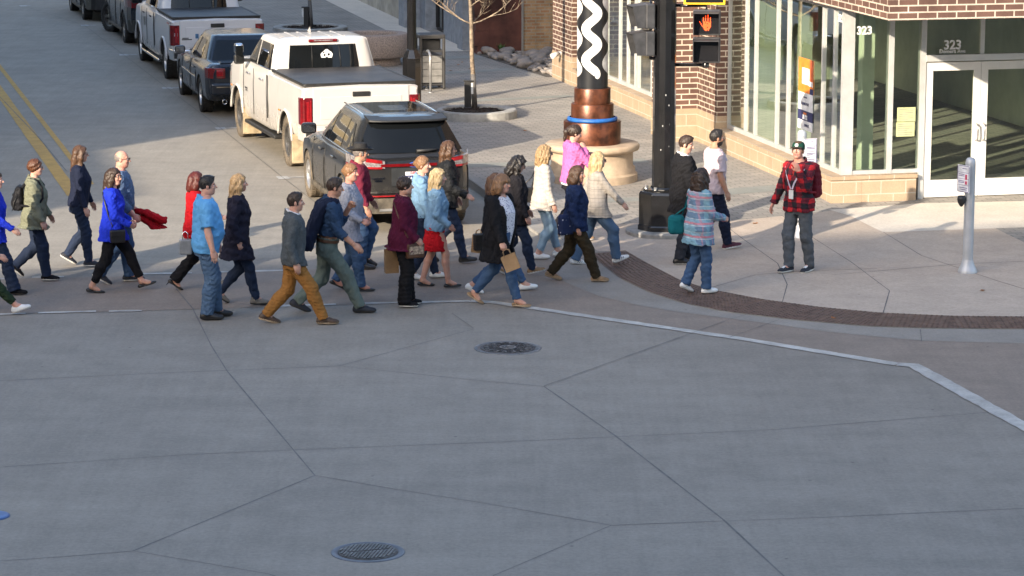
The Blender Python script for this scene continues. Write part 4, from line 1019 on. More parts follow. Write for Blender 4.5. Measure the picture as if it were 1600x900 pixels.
def wheel(parent, x, y, r, wd, tyre, rim, spokes=6, steer=0.0, sg=1):
    o = MB(); o.lathe([(r * .55, -.03), (r * .55, .03), (.001, .03)], 24, Matrix.Rotation(math.pi / 2, 4, 'X'))
    w_ = o.build('wheel', M_TRIM, parent); w_.location = (x, y, r); w_.rotation_euler = (0, 0, steer + (0 if sg > 0 else math.pi))
    MR = Matrix.Rotation(-math.pi / 2, 4, 'X'); h = wd / 2; rr = r * .665
    t = MB(); t.lathe([(rr, -h * .8), (rr + .02, -h), (r - .06, -h), (r - .02, -h * .92), (r, -h * .74), (r, -h * .3), (r, h * .3), (r, h * .74), (r - .02, h * .92), (r - .06, h), (rr + .02, h), (rr, h * .8)], 48, MR)
    for k in range(44):                                              # tread blocks
        a = 2 * math.pi * k / 44
        for s in (-1, 1): t.box((r + .001, 0, 0), (.016, wd * .30, .032), Matrix.Rotation(a, 4, 'Y') @ Matrix.Translation((0, s * wd * .31, 0)))
    t.build('tyre', tyre, w_)
    q = MB(); q.lathe([(rr, h * .78), (rr - .012, h * .86), (rr - .03, h * .80), (rr - .05, h * .1), (rr - .05, -h * .6)], 40, MR)
    q.lathe([(.075, h * .35), (.075, h * .66), (.05, h * .72), (.001, h * .72)], 20, MR)
    for k in range(spokes):
        a = 2 * math.pi * k / spokes; M = Matrix.Rotation(a, 4, 'Y')
        p = [(.05, -.035), (rr - .03, -.055), (rr - .03, .055), (.05, .035)]
        V = [M @ Vector((u, h * z, v)) for z in (.35, ) for u, v in p] + [M @ Vector((u, h * (.62 + .10 * (u / rr)), v * .8)) for u, v in p]
        q.add(V, [(0, 1, 2, 3), (4, 7, 6, 5), (0, 4, 5, 1), (1, 5, 6, 2), (2, 6, 7, 3), (3, 7, 4, 0)])
    q.build('rim', rim, w_, split=35)
    return w_
def car_root(px_rear, px_front, side, name, label, cat, wb, track):
    """placed by the contact points of its two left wheels"""
    p, q = Vector(G(*px_rear)), Vector(G(*px_front)); d = (q - p).normalized(); left = Vector((-d.y, d.x)); c = (p + q) / 2 - left * side * track / 2
    return empty(name, (c.x, c.y, .006), math.atan2(d.y, d.x), label, cat, None)
def wpts(parent, wb, track, r, wd, tyre, rim, spokes=6, steer=0.0):
    for ax, s in ((-wb / 2, 1), (-wb / 2, -1), (wb / 2, 1), (wb / 2, -1)): wheel(parent, ax, s * track / 2, r, wd, tyre, rim, spokes, steer if ax > 0 else 0, s)
def seam(root, pts, r=.005): mb = MB(); mb.tube(pts, r * 1.5, 5); mb.build('door_seam', M_TRIM, root)

def pickup(root, paint, wb, L0, L1, Wd, zrail, zbelt, zroof, r, tyre, rim, hd=True):
    """crew cab pickup with a covered bed"""
    RW[0] = r; hw = Wd / 2; track = Wd - .34; xr, xf = -wb / 2 - L0, wb / 2 + L1; zs = .46 if hd else .40; cb = -.62
    st = [(xr, zs + .30, zrail - .02, hw - .05, hw - .09), (xr + .05, zs + .26, zrail, hw - .01, hw - .06), (-wb / 2 - .6, zs + .10, zrail, hw, hw - .06), (-wb / 2 + .6, zs, zrail, hw, hw - .06), (cb - .02, zs - .02, zrail, hw, hw - .06), (cb + .02, zs - .04, zbelt, hw - .01, hw - .10),
          (wb / 2 - .55, zs - .04, zbelt, hw - .01, hw - .10), (wb / 2 - .2, zs - .02, zbelt + .01, hw, hw - .12), (xf - .42, zs, zbelt - .04, hw - .01, hw - .16), (xf - .12, zs + .04, zbelt - .16, hw - .05, hw - .2), (xf, zs + .08, zbelt - .30, hw - .12, hw - .24)]
    body = hull(st, [paint, M_TRIM], root, 'body', .03, (-wb / 2, wb / 2), r + .085, hw + .10, res=.06)
    cab = Cab(cb - .02, wb / 2 - .42, cb + .12, wb / 2 - 1.25, hw - .065, hw - .20, zbelt - .06, zroof - .05, 12.0); cb_o = cab.build(paint, root, 'cab', .05)
    mid = .58
    for s in (1, -1):
        cab.sidewin(root, s, (cb + .13, cb + .22), (mid - .06, mid - .10), .14, .88); cab.sidewin(root, s, (mid + .03, mid - .01), (wb / 2 - .66, wb / 2 - 1.28), .14, .88)
    cab.endwin(root, True, hw - .12, hw - .25, .15, .86); cab.endwin(root, False, hw - .18, hw - .34, .08, .92, name='windscreen')
    for y in (-.30, .22): rw = MB(); rw.tube([cab.end(.18, y, True, .012), cab.end(.82, y * .95, True, .012)], .008, 5); rw.build('window_divider', M_TRIM, root)
    hl_ = MB(); c = cab.end(.95, 0, True, .0); hl_.box((c.x + .0, 0, c.z + .02), (.06, .52, .055)); ho = hl_.build('high_brake_light', M_RED, root, bevel=.015)
    hl_ = MB(); hl_.box((c.x - .032, 0, c.z + .025), (.006, .34, .02)); hl_.build('lens', M_CLEAR, ho)
    rf = MB()
    for y in (-.42, -.2, .2, .42): rf.box(((cab.xr1 + cab.xf1) / 2, y, zroof - .006), ((cab.xf1 - cab.xr1) * .8, .05, .016))
    rf.build('roof_rib', paint, root, bevel=.006)
    fin = MB(); fin.add([(.5, .02, zroof), (.5, -.02, zroof), (.72, 0, zroof), (.48, 0, zroof + .10)], [(0, 1, 3), (1, 2, 3), (2, 0, 3)]); fin.build('aerial_fin', paint, root)
    # tonneau cover, tailgate, lamps, bumper
    tc = MB(); tc.box(((xr + .06 + cb - .05) / 2, 0, zrail + .035), (cb - .05 - xr - .06, Wd - .13, .05)); tco = tc.build('bed_cover', pm('bed_cover_vinyl', (.040, .038, .036), .55, 0, .25, 3, .15, 60), root, bevel=.015)
    tc = MB()
    for s in (-1, 1): tc.box(((xr + .06 + cb - .05) / 2, s * (hw - .085), zrail + .055), (cb - .05 - xr - .08, .05, .03))
    tc.box((xr + .075, 0, zrail + .055), (.05, Wd - .2, .03)); tc.build('cover_rail', M_TRIM, tco, bevel=.008)
    tg = MB(); zt0, zt1 = zs + .37, zrail - .0
    tg.box((xr + .012, 0, (zt0 + zt1) / 2), (.05, Wd - .40, zt1 - zt0)); tgo = tg.build('tailgate', paint, root, bevel=.015)
    tg = MB(); o_ = .26                                     # raised field of the pressing
    tg.box((xr - .014, 0, (zt0 + zt1) / 2 - .03), (.012, Wd - .66, (zt1 - zt0) * .60)); tg.build('pressing', paint, tgo, bevel=.01)
    tg = MB(); tg.box((xr - .024, 0, zt1 - .12), (.02, .30, .085)); tg.build('handle', M_TRIM, tgo, bevel=.012)
    for s in (-1, 1):
        l = MB(); zz = (zrail - .16, zrail - .62) if hd else (zrail - .10, zrail - .54)
        l.prism([(xr - .025, s * (hw - .195)), (xr - .02, s * (hw - .05)), (xr + .03, s * (hw + .004)), (xr + .17, s * (hw + .008)), (xr + .17, s * (hw - .195))][::s], zz[1], zz[0]); lo = l.build('tail_light', M_RED, root, bevel=.012)
        l = MB(); l.box((xr - .024, s * (hw - .12), (zz[0] + zz[1]) / 2 + .0), (.012, .05, (zz[0] - zz[1]) * .72)); l.box((xr - .024, s * (hw - .165), (zz[0] + zz[1]) / 2), (.012, .025, (zz[0] - zz[1]) * .8)); l.build('lens', M_REDB, lo, bevel=.005)
        if not hd: l = MB(); l.box((xr - .022, s * (hw - .12), zz[0] - .20), (.012, .09, .07)); l.build('reverse_lens', M_CLEAR, lo)
    bp = MB(); zb_ = zs + .10
    bp.prism([(xr - .14, -hw + .30), (xr - .14, hw - .30), (xr - .06, hw - .04), (xr + .34, hw - .01), (xr + .34, hw - .10), (xr + .0, hw - .2), (xr + .0, -hw + .2), (xr + .34, -hw + .10), (xr + .34, -hw + .01), (xr - .06, -hw + .04)], zb_, zb_ + .24)
    bpo = bp.build('rear_bumper', paint if hd else M_CHR, root, bevel=.02)
    bp = MB()
    for s in (-1, 1): bp.box((xr - .02, s * (hw - .24), zb_ + .12), (.22, .36, .13))
    bp.box((xr - .10, 0, zb_ + .245), (.14, Wd - .8, .02)); bp.build('step_pad', M_TRIM, bpo, bevel=.01)
    # door handles, seams, sills, mirrors, arches
    for s in (-1, 1):
        for hx in (cb + .52, mid + .42):
            h = MB(); h.box((hx, s * (hw + .012), zbelt - .17), (.20, .03, .035)); h.build('door_handle', M_CHR if hd else M_TRIM, root, bevel=.012)
        for xx, x2 in ((mid - .02, mid), (cb + .08, cb + .1), (wb / 2 - .62, wb / 2 - .58)): seam(root, [(xx, s * (hw - .006), zbelt - .05), (x2, s * (hw + .001), zbelt - .35), (x2, s * (hw - .004), zs + .12)], .004)
        seam(root, [(cb - .015, s * (hw - .0), zrail - .05), (cb - .015, s * (hw + .003), zs + .2)], .007)
        b = MB(); b.box((.35, s * (hw - .10), zs - .10), (wb - 1.3, .16, .07)); b.build('side_step', M_TRIM if hd else M_CHR, root, bevel=.02)
        cs = MB(); cs.tube([cab.side(.15, cb + .16, s, .010), cab.side(.15, 0.3, s, .010), cab.side(.15, wb / 2 - .75, s, .010)], .010, 6); cs.build('belt_moulding', M_CHR, root)
        mr = MB(); mx = wb / 2 - .85; zm = zbelt + .12
        if hd:
            mr.box((mx, s * (hw + .13), zm - .06), (.12, .18, .17)); mo = mr.build('mirror', M_TRIM, root, bevel=.03)
            m2 = MB(); m2.box((mx + .01, s * (hw + .13), zm + .13), (.13, .17, .20)); m2.build('mirror_cap', M_CHR, mo, bevel=.05, seg=3); m2 = MB(); m2.box((mx, s * (hw + .04), zm - .08), (.07, .26, .06)); m2.build('mirror_arm', M_TRIM, mo, bevel=.01)
            m2 = MB(); m2.box((mx - .062, s * (hw + .13), zm + .04), (.006, .13, .30)); m2.build('mirror_glass', M_CGL, mo)
        else:
            mr.box((mx, s * (hw + .14), zm + .0), (.14, .26, .20)); mo = mr.build('mirror', M_TRIM, root, bevel=.05, seg=3); m2 = MB(); m2.box((mx - .072, s * (hw + .15), zm), (.006, .19, .14)); m2.build('mirror_glass', M_CGL, mo)
        for ax in (-wb / 2, wb / 2):                          # wheel arch lips
            a = MB(); pts = [(ax + (r + .10) * math.cos(q) * 1.02, s * (hw + .004), r + (r + .10) * math.sin(q)) for q in [math.pi * (.04 + .92 * k / 22) for k in range(23)]]; a.tube(pts, .024, 8); a.build('arch_flare', paint if hd else paint, root)
            if hd:
                k = MB(); k.box((ax + .34 * (1 if ax > 0 else 1), s * (hw + .032), r + (r + .10) * .94), (.12, .012, .03), None); k.build('side_marker', M_AMB, root, bevel=.006)
                f = MB(); f.box((ax - r - .11, s * (hw - .16), .36), (.025, .34, .50)); f.build('mud_flap', M_MUD, root, bevel=.008)
    ch = MB(); ch.box((0, 0, .48), (wb + 1.4, 1.0, .22)); ch.box((-wb / 2, 0, r), (.16, track, .16)); ch.build('chassis', M_TRIM, root)
    bm2 = MB(); bm2.box((xf - .02, 0, .62), (.2, Wd - .2, .28)); bm2.build('front_bumper', M_CHR, root, bevel=.05)
    for s in (-1, 1): h = MB(); h.box((xf - .13, s * (hw - .2), zbelt - .30), (.16, .26, .22)); h.build('headlight', M_CLEAR, root, bevel=.03)
    wpts(root, wb, track, r, .29, tyre, rim, 6)
    return cab
M_WHITE1 = carpaint('cream_white_paint', (.49, .475, .455), 0, .8); M_WHITE2 = carpaint('white_paint', (.60, .61, .63), 0, .3, (.2, .19, .18))
M_DKBLUE = carpaint('blue_black_paint', (.020, .027, .040), .3, .25, (.10, .09, .08)); M_DKGREY = carpaint('dark_grey_paint', (.026, .0265, .028), .35, .5, (.17, .145, .11)); M_NAVY = carpaint('slate_paint', (.022, .027, .036), .3, .4, (.10, .09, .08)); M_BLK = carpaint('black_paint', (.012, .013, .015), .2, .5, (.10, .085, .065))
gm = car_root((462, 259), (385, 212.5), 1, 'pickup_truck', 'cream white pickup with mud flaps and covered bed, second vehicle from the corner', 'pickup truck', 4.05, 1.74)
cabg = pickup(gm, M_WHITE1, 4.05, 1.22, .98, 2.07, 1.46, 1.46, 2.04, .43, M_TYRED, M_RIMD, True)
dc = MB(); c_ = cabg.end(.52, -.05, True, .014)                              # round white decal on the rear window
def blob(mb, c, r, n=20, sq=1.0, jag=.0):
    mb.poly([(c[0], c[1] + r * (1 + jag * math.sin(5 * a)) * math.cos(a), c[2] + r * sq * (1 + jag * math.sin(5 * a)) * math.sin(a)) for a in [-2 * math.pi * k / n for k in range(n)]])
blob(dc, c_, .105, 30, 1.1, .07); d1 = dc.build('window_decal', M_LET, gm); dc = MB()
for dy, dz, rr in ((-.035, .03, .022), (.04, .02, .02), (.0, -.03, .02), (-.05, -.05, .018), (.055, .065, .015), (.045, -.06, .018)): blob(dc, (c_.x - .004, c_.y + dy, c_.z + dz), rr, 10)
dc.build('decal_mark', M_CGL, d1)
hw_ = 2.07 / 2
bd = MB(); bd.box((1.18, hw_ + .012, 1.0), (.16, .006, .025)); bd.box((1.16, hw_ + .012, .96), (.06, .006, .03)); bd.build('door_badge', M_TRIM, gm)
sv = car_root((268, 123), (228, 94), 1, 'pickup_truck', 'white pickup parked in the shade with a black bed cover, fourth vehicle from the corner', 'pickup truck', 3.9, 1.72)
pickup(sv, M_WHITE2, 3.95, 1.15, .95, 2.04, 1.36, 1.38, 1.94, .405, M_TYRE, M_RIM, False)
# small badges on the white pickup
bd = MB(); bd.box((.95, 1.026, 1.02), (.16, .006, .20)); bd.build('door_badge', pm('grey_badge', (.16, .17, .16), .6), sv)
bd = MB(); bd.box((-3.143, .70, .98), (.006, .14, .02)); bd.box((-3.143, .67, .95), (.006, .22, .022)); bd.build('tailgate_badge', M_TRIM, sv)
bd = MB(); bd.box((-3.143, .45, 1.02), (.006, .07, .10)); bd.build('tailgate_sticker', pm('blue_sticker', (.05, .15, .3), .5), sv)
bd = MB(); bd.box((-2.75, 1.02, 1.28), (.26, .006, .03)); bd.build('side_decal', pm('red_decal', (.35, .03, .03), .5), sv)

def suv(root, paint, wb, L0, L1, Wd, zbelt, zroof, r, tyre, rim, detailed=True, steer=0.0):
    RW[0] = r; hw = Wd / 2; track = Wd - .27; xr, xf = -wb / 2 - L0, wb / 2 + L1
    st = [(xr, .60, zbelt - .06, hw - .34, hw - .38), (xr + .05, .42, zbelt, hw - .21, hw - .26), (xr + .20, .31, zbelt + .035, hw - .09, hw - .15), (xr + .45, .27, zbelt + .045, hw - .03, hw - .10), (xr + .8, .26, zbelt + .045, hw, hw - .08), (-wb / 2 + .6, .25, zbelt + .03, hw, hw - .08), (0, .24, zbelt, hw - .005, hw - .07), (wb / 2 - .4, .24, zbelt - .01, hw, hw - .10), (wb / 2, .25, zbelt - .02, hw, hw - .14), (xf - .5, .26, zbelt - .09, hw - .02, hw - .2), (xf - .2, .28, zbelt - .22, hw - .09, hw - .28), (xf, .40, zbelt - .42, hw - .28, hw - .40)]
    hull(st, [paint, M_TRIM], root, 'body', .03, (-wb / 2, wb / 2), r + .045, hw + .10, res=.05, sm=2)
    cab = Cab(xr + .06, wb / 2 - .28, xr + .52, wb / 2 - 1.22, hw - .075, hw - .31, zbelt - .03, zroof - .05, 6.0); cab.build(paint, root, 'cabin', .055)
    x0 = -wb / 2
    for s in (1, -1):
        cab.sidewin(root, s, (x0 - .30, x0 + .02), (x0 + .40, x0 + .40), .22, .82); cab.sidewin(root, s, (x0 + .46, x0 + .46), (x0 + 1.34, x0 + 1.28), .15, .86); cab.sidewin(root, s, (x0 + 1.42, x0 + 1.37), (wb / 2 - .52, wb / 2 - 1.2), .14, .87)
        cs = MB(); cs.tube([cab.side(.12, x, s, .008) for x in np.linspace(x0 - .35, wb / 2 - .5, 12)], .008, 6); cs.build('belt_moulding', M_CHR, root)
        for hx in (x0 + .62, x0 + 1.62): h = MB(); h.box((hx, s * (hw + .008), zbelt - .12), (.20, .03, .035)); h.build('door_handle', paint, root, bevel=.012)
        for xx in (x0 + 1.38, x0 + .42, wb / 2 - .50): seam(root, [(xx, s * (hw - .045), zbelt - .02), (xx, s * (hw + .0005), zbelt - .25), (xx + .02, s * (hw - .0), .50), (xx + .02, s * (hw - .02), .34)], .005)
        mr = MB(); mr.box((wb / 2 - .62, s * (hw + .07), zbelt + .12), (.13, .24, .17)); mo = mr.build('mirror', paint, root, bevel=.05, seg=3); m2 = MB(); m2.box((wb / 2 - .687, s * (hw + .08), zbelt + .12), (.006, .19, .12)); m2.build('mirror_glass', M_CHR, mo)
        sl = MB(); sl.box((0, s * (hw - .05), .29), (wb - .75, .10, .09)); sl.build('sill', M_TRIMG, root, bevel=.03)
        hd_ = MB(); hd_.box((xf - .22, s * (hw - .26), zbelt - .30), (.26, .28, .12)); hd_.build('headlight', M_CLEAR, root, bevel=.03)
        rr_ = MB(); rr_.tube([(x, s * (cab.hr - .06), zroof - .012 - .05 * abs(x + .3) ** 3 / 4) for x in np.linspace(cab.xr1 + .15, cab.xf1 - .1, 10)], .012, 6); rr_.build('roof_rail', M_CHR if detailed else M_TRIM, root)
    cab.endwin(root, False, hw - .16, hw - .36, .08, .93, name='windscreen')
    cab.endwin(root, True, hw - .14, hw - .34, .22, .90)
    sp = MB(); n = 14
    A = [cab.end(.965, (hw - .34) * (2 * k / n - 1), True, .0) for k in range(n + 1)]
    V = []; 
    for p in A: V += [p + Vector((.22, 0, .062)), p + Vector((-.13, 0, .028)), p + Vector((-.14, 0, .0)), p + Vector((.02, 0, -.03))]
    sp.add(V, [(k * 4 + j, k * 4 + (j + 1) % 4, (k + 1) * 4 + (j + 1) % 4, (k + 1) * 4 + j) for k in range(n) for j in range(4)] + [(0, 1, 2, 3), tuple(n * 4 + j for j in (3, 2, 1, 0))]); sp.build('spoiler', M_TRIM if detailed else paint, root, bevel=.008)
    xe = lambda y: float(np.interp(abs(y), [0, hw - .36, hw - .22, hw - .10, hw - .04, hw], [xr - .004, xr - .002, xr + .05, xr + .19, xr + .42, xr + .7]))
    def rstrip(name, ya, yb, za, zb2, mat, off=.012, n=18, par=None, zc=0.0, tk=.05):
        m = MB(); V = []
        for k in range(n + 1):
            y = ya + (yb - ya) * k / n; x = xe(y) - off; lift = zc * max(0, (abs(y) - .45)) ** 1
            V += [(x, y, za + lift * .7), (x + .004, y, zb2 + lift), (x + tk, y, zb2 + lift), (x + tk, y, za + lift * .7)]
        m.add(V, [(k * 4 + j, k * 4 + (j + 1) % 4, (k + 1) * 4 + (j + 1) % 4, (k + 1) * 4 + j) for k in range(n) for j in range(4)] + [(0, 1, 2, 3), tuple(n * 4 + j for j in (3, 2, 1, 0))], smooth=False)
        return m.build(name, mat, par or root)
    if detailed:
        rstrip('light_bar', -.52, .52, zbelt - .075, zbelt - .035, M_RED, .016)
        for s in (-1, 1):
            t_ = rstrip('tail_light', s * .46, s * (hw - .02), zbelt - .10, zbelt + .01, M_CLEAR, .014, zc=.13, tk=.10)
            rstrip('red_edge', s * .50, s * (hw - .015), zbelt - .105, zbelt - .075, M_REDB, .020, par=t_, zc=.02); rstrip('red_edge', s * .50, s * (hw - .20), zbelt - .03, zbelt + .012, M_REDB, .020, par=t_, zc=.15)
            rstrip('reflector', s * .30, s * (hw - .08), .545, .562, M_REDB, .02)
            ex = MB(); ex.lathe([(.055, -.05), (.06, .0), (.048, .0), (.046, -.10)], 20, Matrix.Translation((xr + .01, s * .62, .36)) @ Matrix.Rotation(-math.pi / 2, 4, 'Y')); ex.build('exhaust', M_CHR, root)
        rstrip('number_recess', -.36, .36, zbelt - .36, zbelt - .10, pm('recess_paint', (.03, .032, .034), .4), .004)
        rstrip('lower_bumper', -(hw - .04), hw - .04, .30, .52, M_TRIMG, .03); rstrip('skid_trim', -.55, .55, .335, .37, pm('satin_trim', (.35, .34, .32), .4, .6), .05)
        rstrip('bumper_step', -(hw - .06), hw - .06, .60, .625, paint, .035)
        pl = MB(); pl.box((xr - .005, 0, zbelt - .235), (.012, .31, .155)); plo = pl.build('number_plate', pm('plate_white', (.72, .72, .72), .5), root, bevel=.006)
        xp = xr - .0125
        def bt(s, size, y, z, mat, nm='plate_text', b=.004): o = textmesh(nm, s, size, face_M((xp, y, z), (0, -1, 0), (0, 0, 1)), mat, plo, .001, b)
        bt('8ZEL084', .094, 0, zbelt - .252, pm('plate_blue', (.02, .03, .12), .5), b=.006); bt('California', .042, 0, zbelt - .178, pm('plate_red', (.5, .04, .05), .5))
        em = MB(); em.lathe([(.078, 0), (.085, .010), (.001, .014)], 24, Matrix.Translation((xr - .002, 0, zbelt - .055)) @ Matrix.Rotation(-math.pi / 2, 4, 'Y') @ Matrix.Diagonal((.55, 1.25, 1, 1))); emo = em.build('emblem', pm('emblem_blue', (.03, .07, .28), .25, coat=.6), root)
        o = textmesh('emblem_text', 'Ford', .07, face_M((xr - .0175, 0, zbelt - .055), (0, -1, 0), (0, 0, 1)), M_CHR, emo, .001, .001)
        o = textmesh('badge_text', 'AWD', .045, face_M((xr - .012, .56, .78), (0, -1, 0), (0, 0, 1)), M_CHR, root, .002, .002); o = textmesh('badge_text', 'ECOBOOST', .036, face_M((xr - .012, .56, .815), (0, -1, 0), (0, 0, 1)), M_CHR, root, .002, .001)
        wp = MB(); a_, b_ = cab.end(.25, -.05, True, .03), cab.end(.27, -.38, True, .03); wp.tube([a_, (a_ + b_) / 2 + Vector((-.01, 0, 0)), b_], [.028, .022, .012], 8); wp.build('rear_wiper', M_TRIM, root)
        sk = MB()
        for (u, v, du, dv) in ((.1, 0, .28, .16),): pass
        sr = MB(); sr.box(((cab.xr1 + cab.xf1) / 2 + .1, 0, zroof - .002), ((cab.xf1 - cab.xr1) * .62, 2 * (cab.hr - .2), .012)); sr.build('glass_roof', M_CGL, root, bevel=.004)
    else:
        for s in (-1, 1): rstrip('tail_light', s * (hw - .30), s * (hw - .01), zbelt - .24, zbelt + .0, M_RED, .016, tk=.22)
        rstrip('lower_bumper', -(hw - .04), hw - .04, .34, .62, M_TRIM, .05)
        pl = MB(); pl.box((xr - .012, 0, zbelt - .22), (.012, .31, .155)); pl.build('number_plate', pm('plate_white', (.72, .72, .72), .5), root, bevel=.006)
    ch = MB(); ch.box((0, 0, .33), (wb + 1.2, Wd - .6, .2)); ch.build('chassis', M_TRIM, root)
    wpts(root, wb, track, r, .245, tyre, rim, 5, steer)
    return cab
# dark grey crossover nearest the crossing: placed from its front left wheel
hd_e = R(90 + 14.3); fl = Vector(G(493, 307)); dv = Vector((math.cos(hd_e), math.sin(hd_e))); lf = Vector((-dv.y, dv.x)); ce_ = fl - dv * 1.425 - lf * .80
ed_ = empty('crossover_car', (ce_.x, ce_.y, .006), hd_e, 'dark grey crossover with a red light bar and number plate, parked nearest the crossing', 'car')
suv(ed_, M_DKGREY, 2.85, .98, .95, 1.87, 1.06, 1.66, .365, M_TYRED, M_RIM, True)
ds = car_root((203, 68), (174, 48), 1, 'sport_utility_car', 'slate dark sport utility car with front wheel turned out, beyond the shaded white pickup', 'car', 3.05, 1.72)
suv(ds, M_NAVY, 3.05, 1.05, 1.0, 1.98, 1.16, 1.85, .39, M_TYRE, M_RIMD, False, R(24))
bk = car_root((137, 31), (116, 16), 1, 'sport_utility_car', 'black sport utility car partly cut off at the top edge, farthest in the parked row', 'car', 2.9, 1.68)
suv(bk, M_BLK, 2.9, 1.0, .95, 1.95, 1.12, 1.78, .38, M_TYRE, M_RIMD, False)
def sedan(root, paint, wb, r):
    RW[0] = r; hw = .945; xr, xf = -wb / 2 - 1.07, wb / 2 + .97; track = 1.62
    st = [(xr, .60, .98, hw - .16, hw - .24), (xr + .06, .40, 1.03, hw - .06, hw - .16), (xr + .22, .30, 1.045, hw - .01, hw - .12), (-wb / 2 + .2, .26, 1.03, hw, hw - .10), (0, .23, .95, hw - .01, hw - .08), (wb / 2 - .4, .23, .93, hw, hw - .12), (xf - .5, .25, .86, hw - .02, hw - .2), (xf - .12, .30, .74, hw - .10, hw - .25), (xf, .40, .60, hw - .25, hw - .35)]
    hull(st, [paint, M_TRIM], root, 'body', .025, (-wb / 2, wb / 2), r + .045, hw + .10, res=.05, sm=2)
    cab = Cab(xr + .48, wb / 2 - .36, xr + 1.35, wb / 2 - 1.18, hw - .10, hw - .33, .92, 1.44, 5.5); cab.build(paint, root, 'cabin', .05); x0 = -wb / 2
    for s in (1, -1):
        cab.sidewin(root, s, (x0 + .02, x0 + .42), (x0 + .46, x0 + .62), .24, .80); cab.sidewin(root, s, (x0 + .52, x0 + .68), (x0 + 1.30, x0 + 1.25), .16, .84); cab.sidewin(root, s, (x0 + 1.38, x0 + 1.33), (wb / 2 - .62, wb / 2 - 1.16), .15, .85)
        for hx in (x0 + .80, x0 + 1.75): h = MB(); h.box((hx, s * (hw + .008), .82), (.19, .03, .032)); h.build('door_handle', paint, root, bevel=.012)
        for xx in (x0 + 1.34, x0 + .50, wb / 2 - .5): seam(root, [(xx, s * (hw - .04), .93), (xx, s * (hw - .0), .74), (xx, s * (hw - .006), .36)], .005)
        md_ = MB(); md_.box((.0, s * (hw + .004), .64), (2.0, .014, .03)); md_.build('side_moulding', M_CHR, root, bevel=.005)
        mr = MB(); mr.box((wb / 2 - .78, s * (hw + .07), 1.03), (.13, .22, .15)); mo = mr.build('mirror', paint, root, bevel=.05, seg=3); m2 = MB(); m2.box((wb / 2 - .847, s * (hw + .08), 1.03), (.006, .17, .11)); m2.build('mirror_glass', M_CHR, mo)
        l = MB(); l.prism([(xr - .02, s * (hw - .38)), (xr + .005, s * (hw - .16)), (xr + .07, s * (hw - .055)), (xr + .24, s * (hw - .0)), (xr + .24, s * (hw - .3))][::s], .76, .97); lo = l.build('tail_light', M_RED, root, bevel=.015)
        l = MB(); l.box((xr - .012, s * (hw - .27), .865), (.02, .13, .12)); l.build('lens', M_REDB, lo, bevel=.02)
        ex = MB(); ex.lathe([(.045, -.05), (.05, .0), (.038, .0), (.036, -.10)], 16, Matrix.Translation((xr + .05, s * .58, .30)) @ Matrix.Rotation(-math.pi / 2, 4, 'Y')); ex.build('exhaust', M_CHR, root)
        h = MB(); h.box((xf - .2, s * (hw - .24), .68), (.2, .26, .12)); h.build('headlight', M_CLEAR, root, bevel=.03)
    cab.endwin(root, False, hw - .18, hw - .38, .08, .92, name='windscreen'); cab.endwin(root, True, hw - .20, hw - .40, .10, .90)
    b = MB(); b.box((xr + .02, 0, .56), (.10, 1.72, .24)); b.build('rear_bumper', paint, root, bevel=.045, seg=3); b = MB(); b.box((xr - .03, 0, .60), (.03, 1.5, .016)); b.build('bumper_strip', M_CHR, root)
    b = MB(); b.box((xr - .002, 0, .86), (.02, .98, .16)); b.build('boot_panel', M_TRIM, root, bevel=.01); pl = MB(); pl.box((xr - .016, 0, .85), (.012, .31, .155)); pl.build('number_plate', pm('plate_white', (.72, .72, .72), .5), root, bevel=.006)
    b = MB(); b.box((xr + .20, 0, 1.055), (.20, 1.30, .03)); b.build('boot_spoiler', paint, root, bevel=.012)
    wpts(root, wb, track, r, .235, M_TYRE, M_RIM, 5)
sd_ = car_root((318, 176), (294, 146), 1, 'saloon_car', 'dark blue black saloon car between the two white pickups', 'car', 3.05, 1.62)
sd_.rotation_euler[2] = R(90 + 14); sedan(sd_, M_DKBLUE, 3.05, .355)
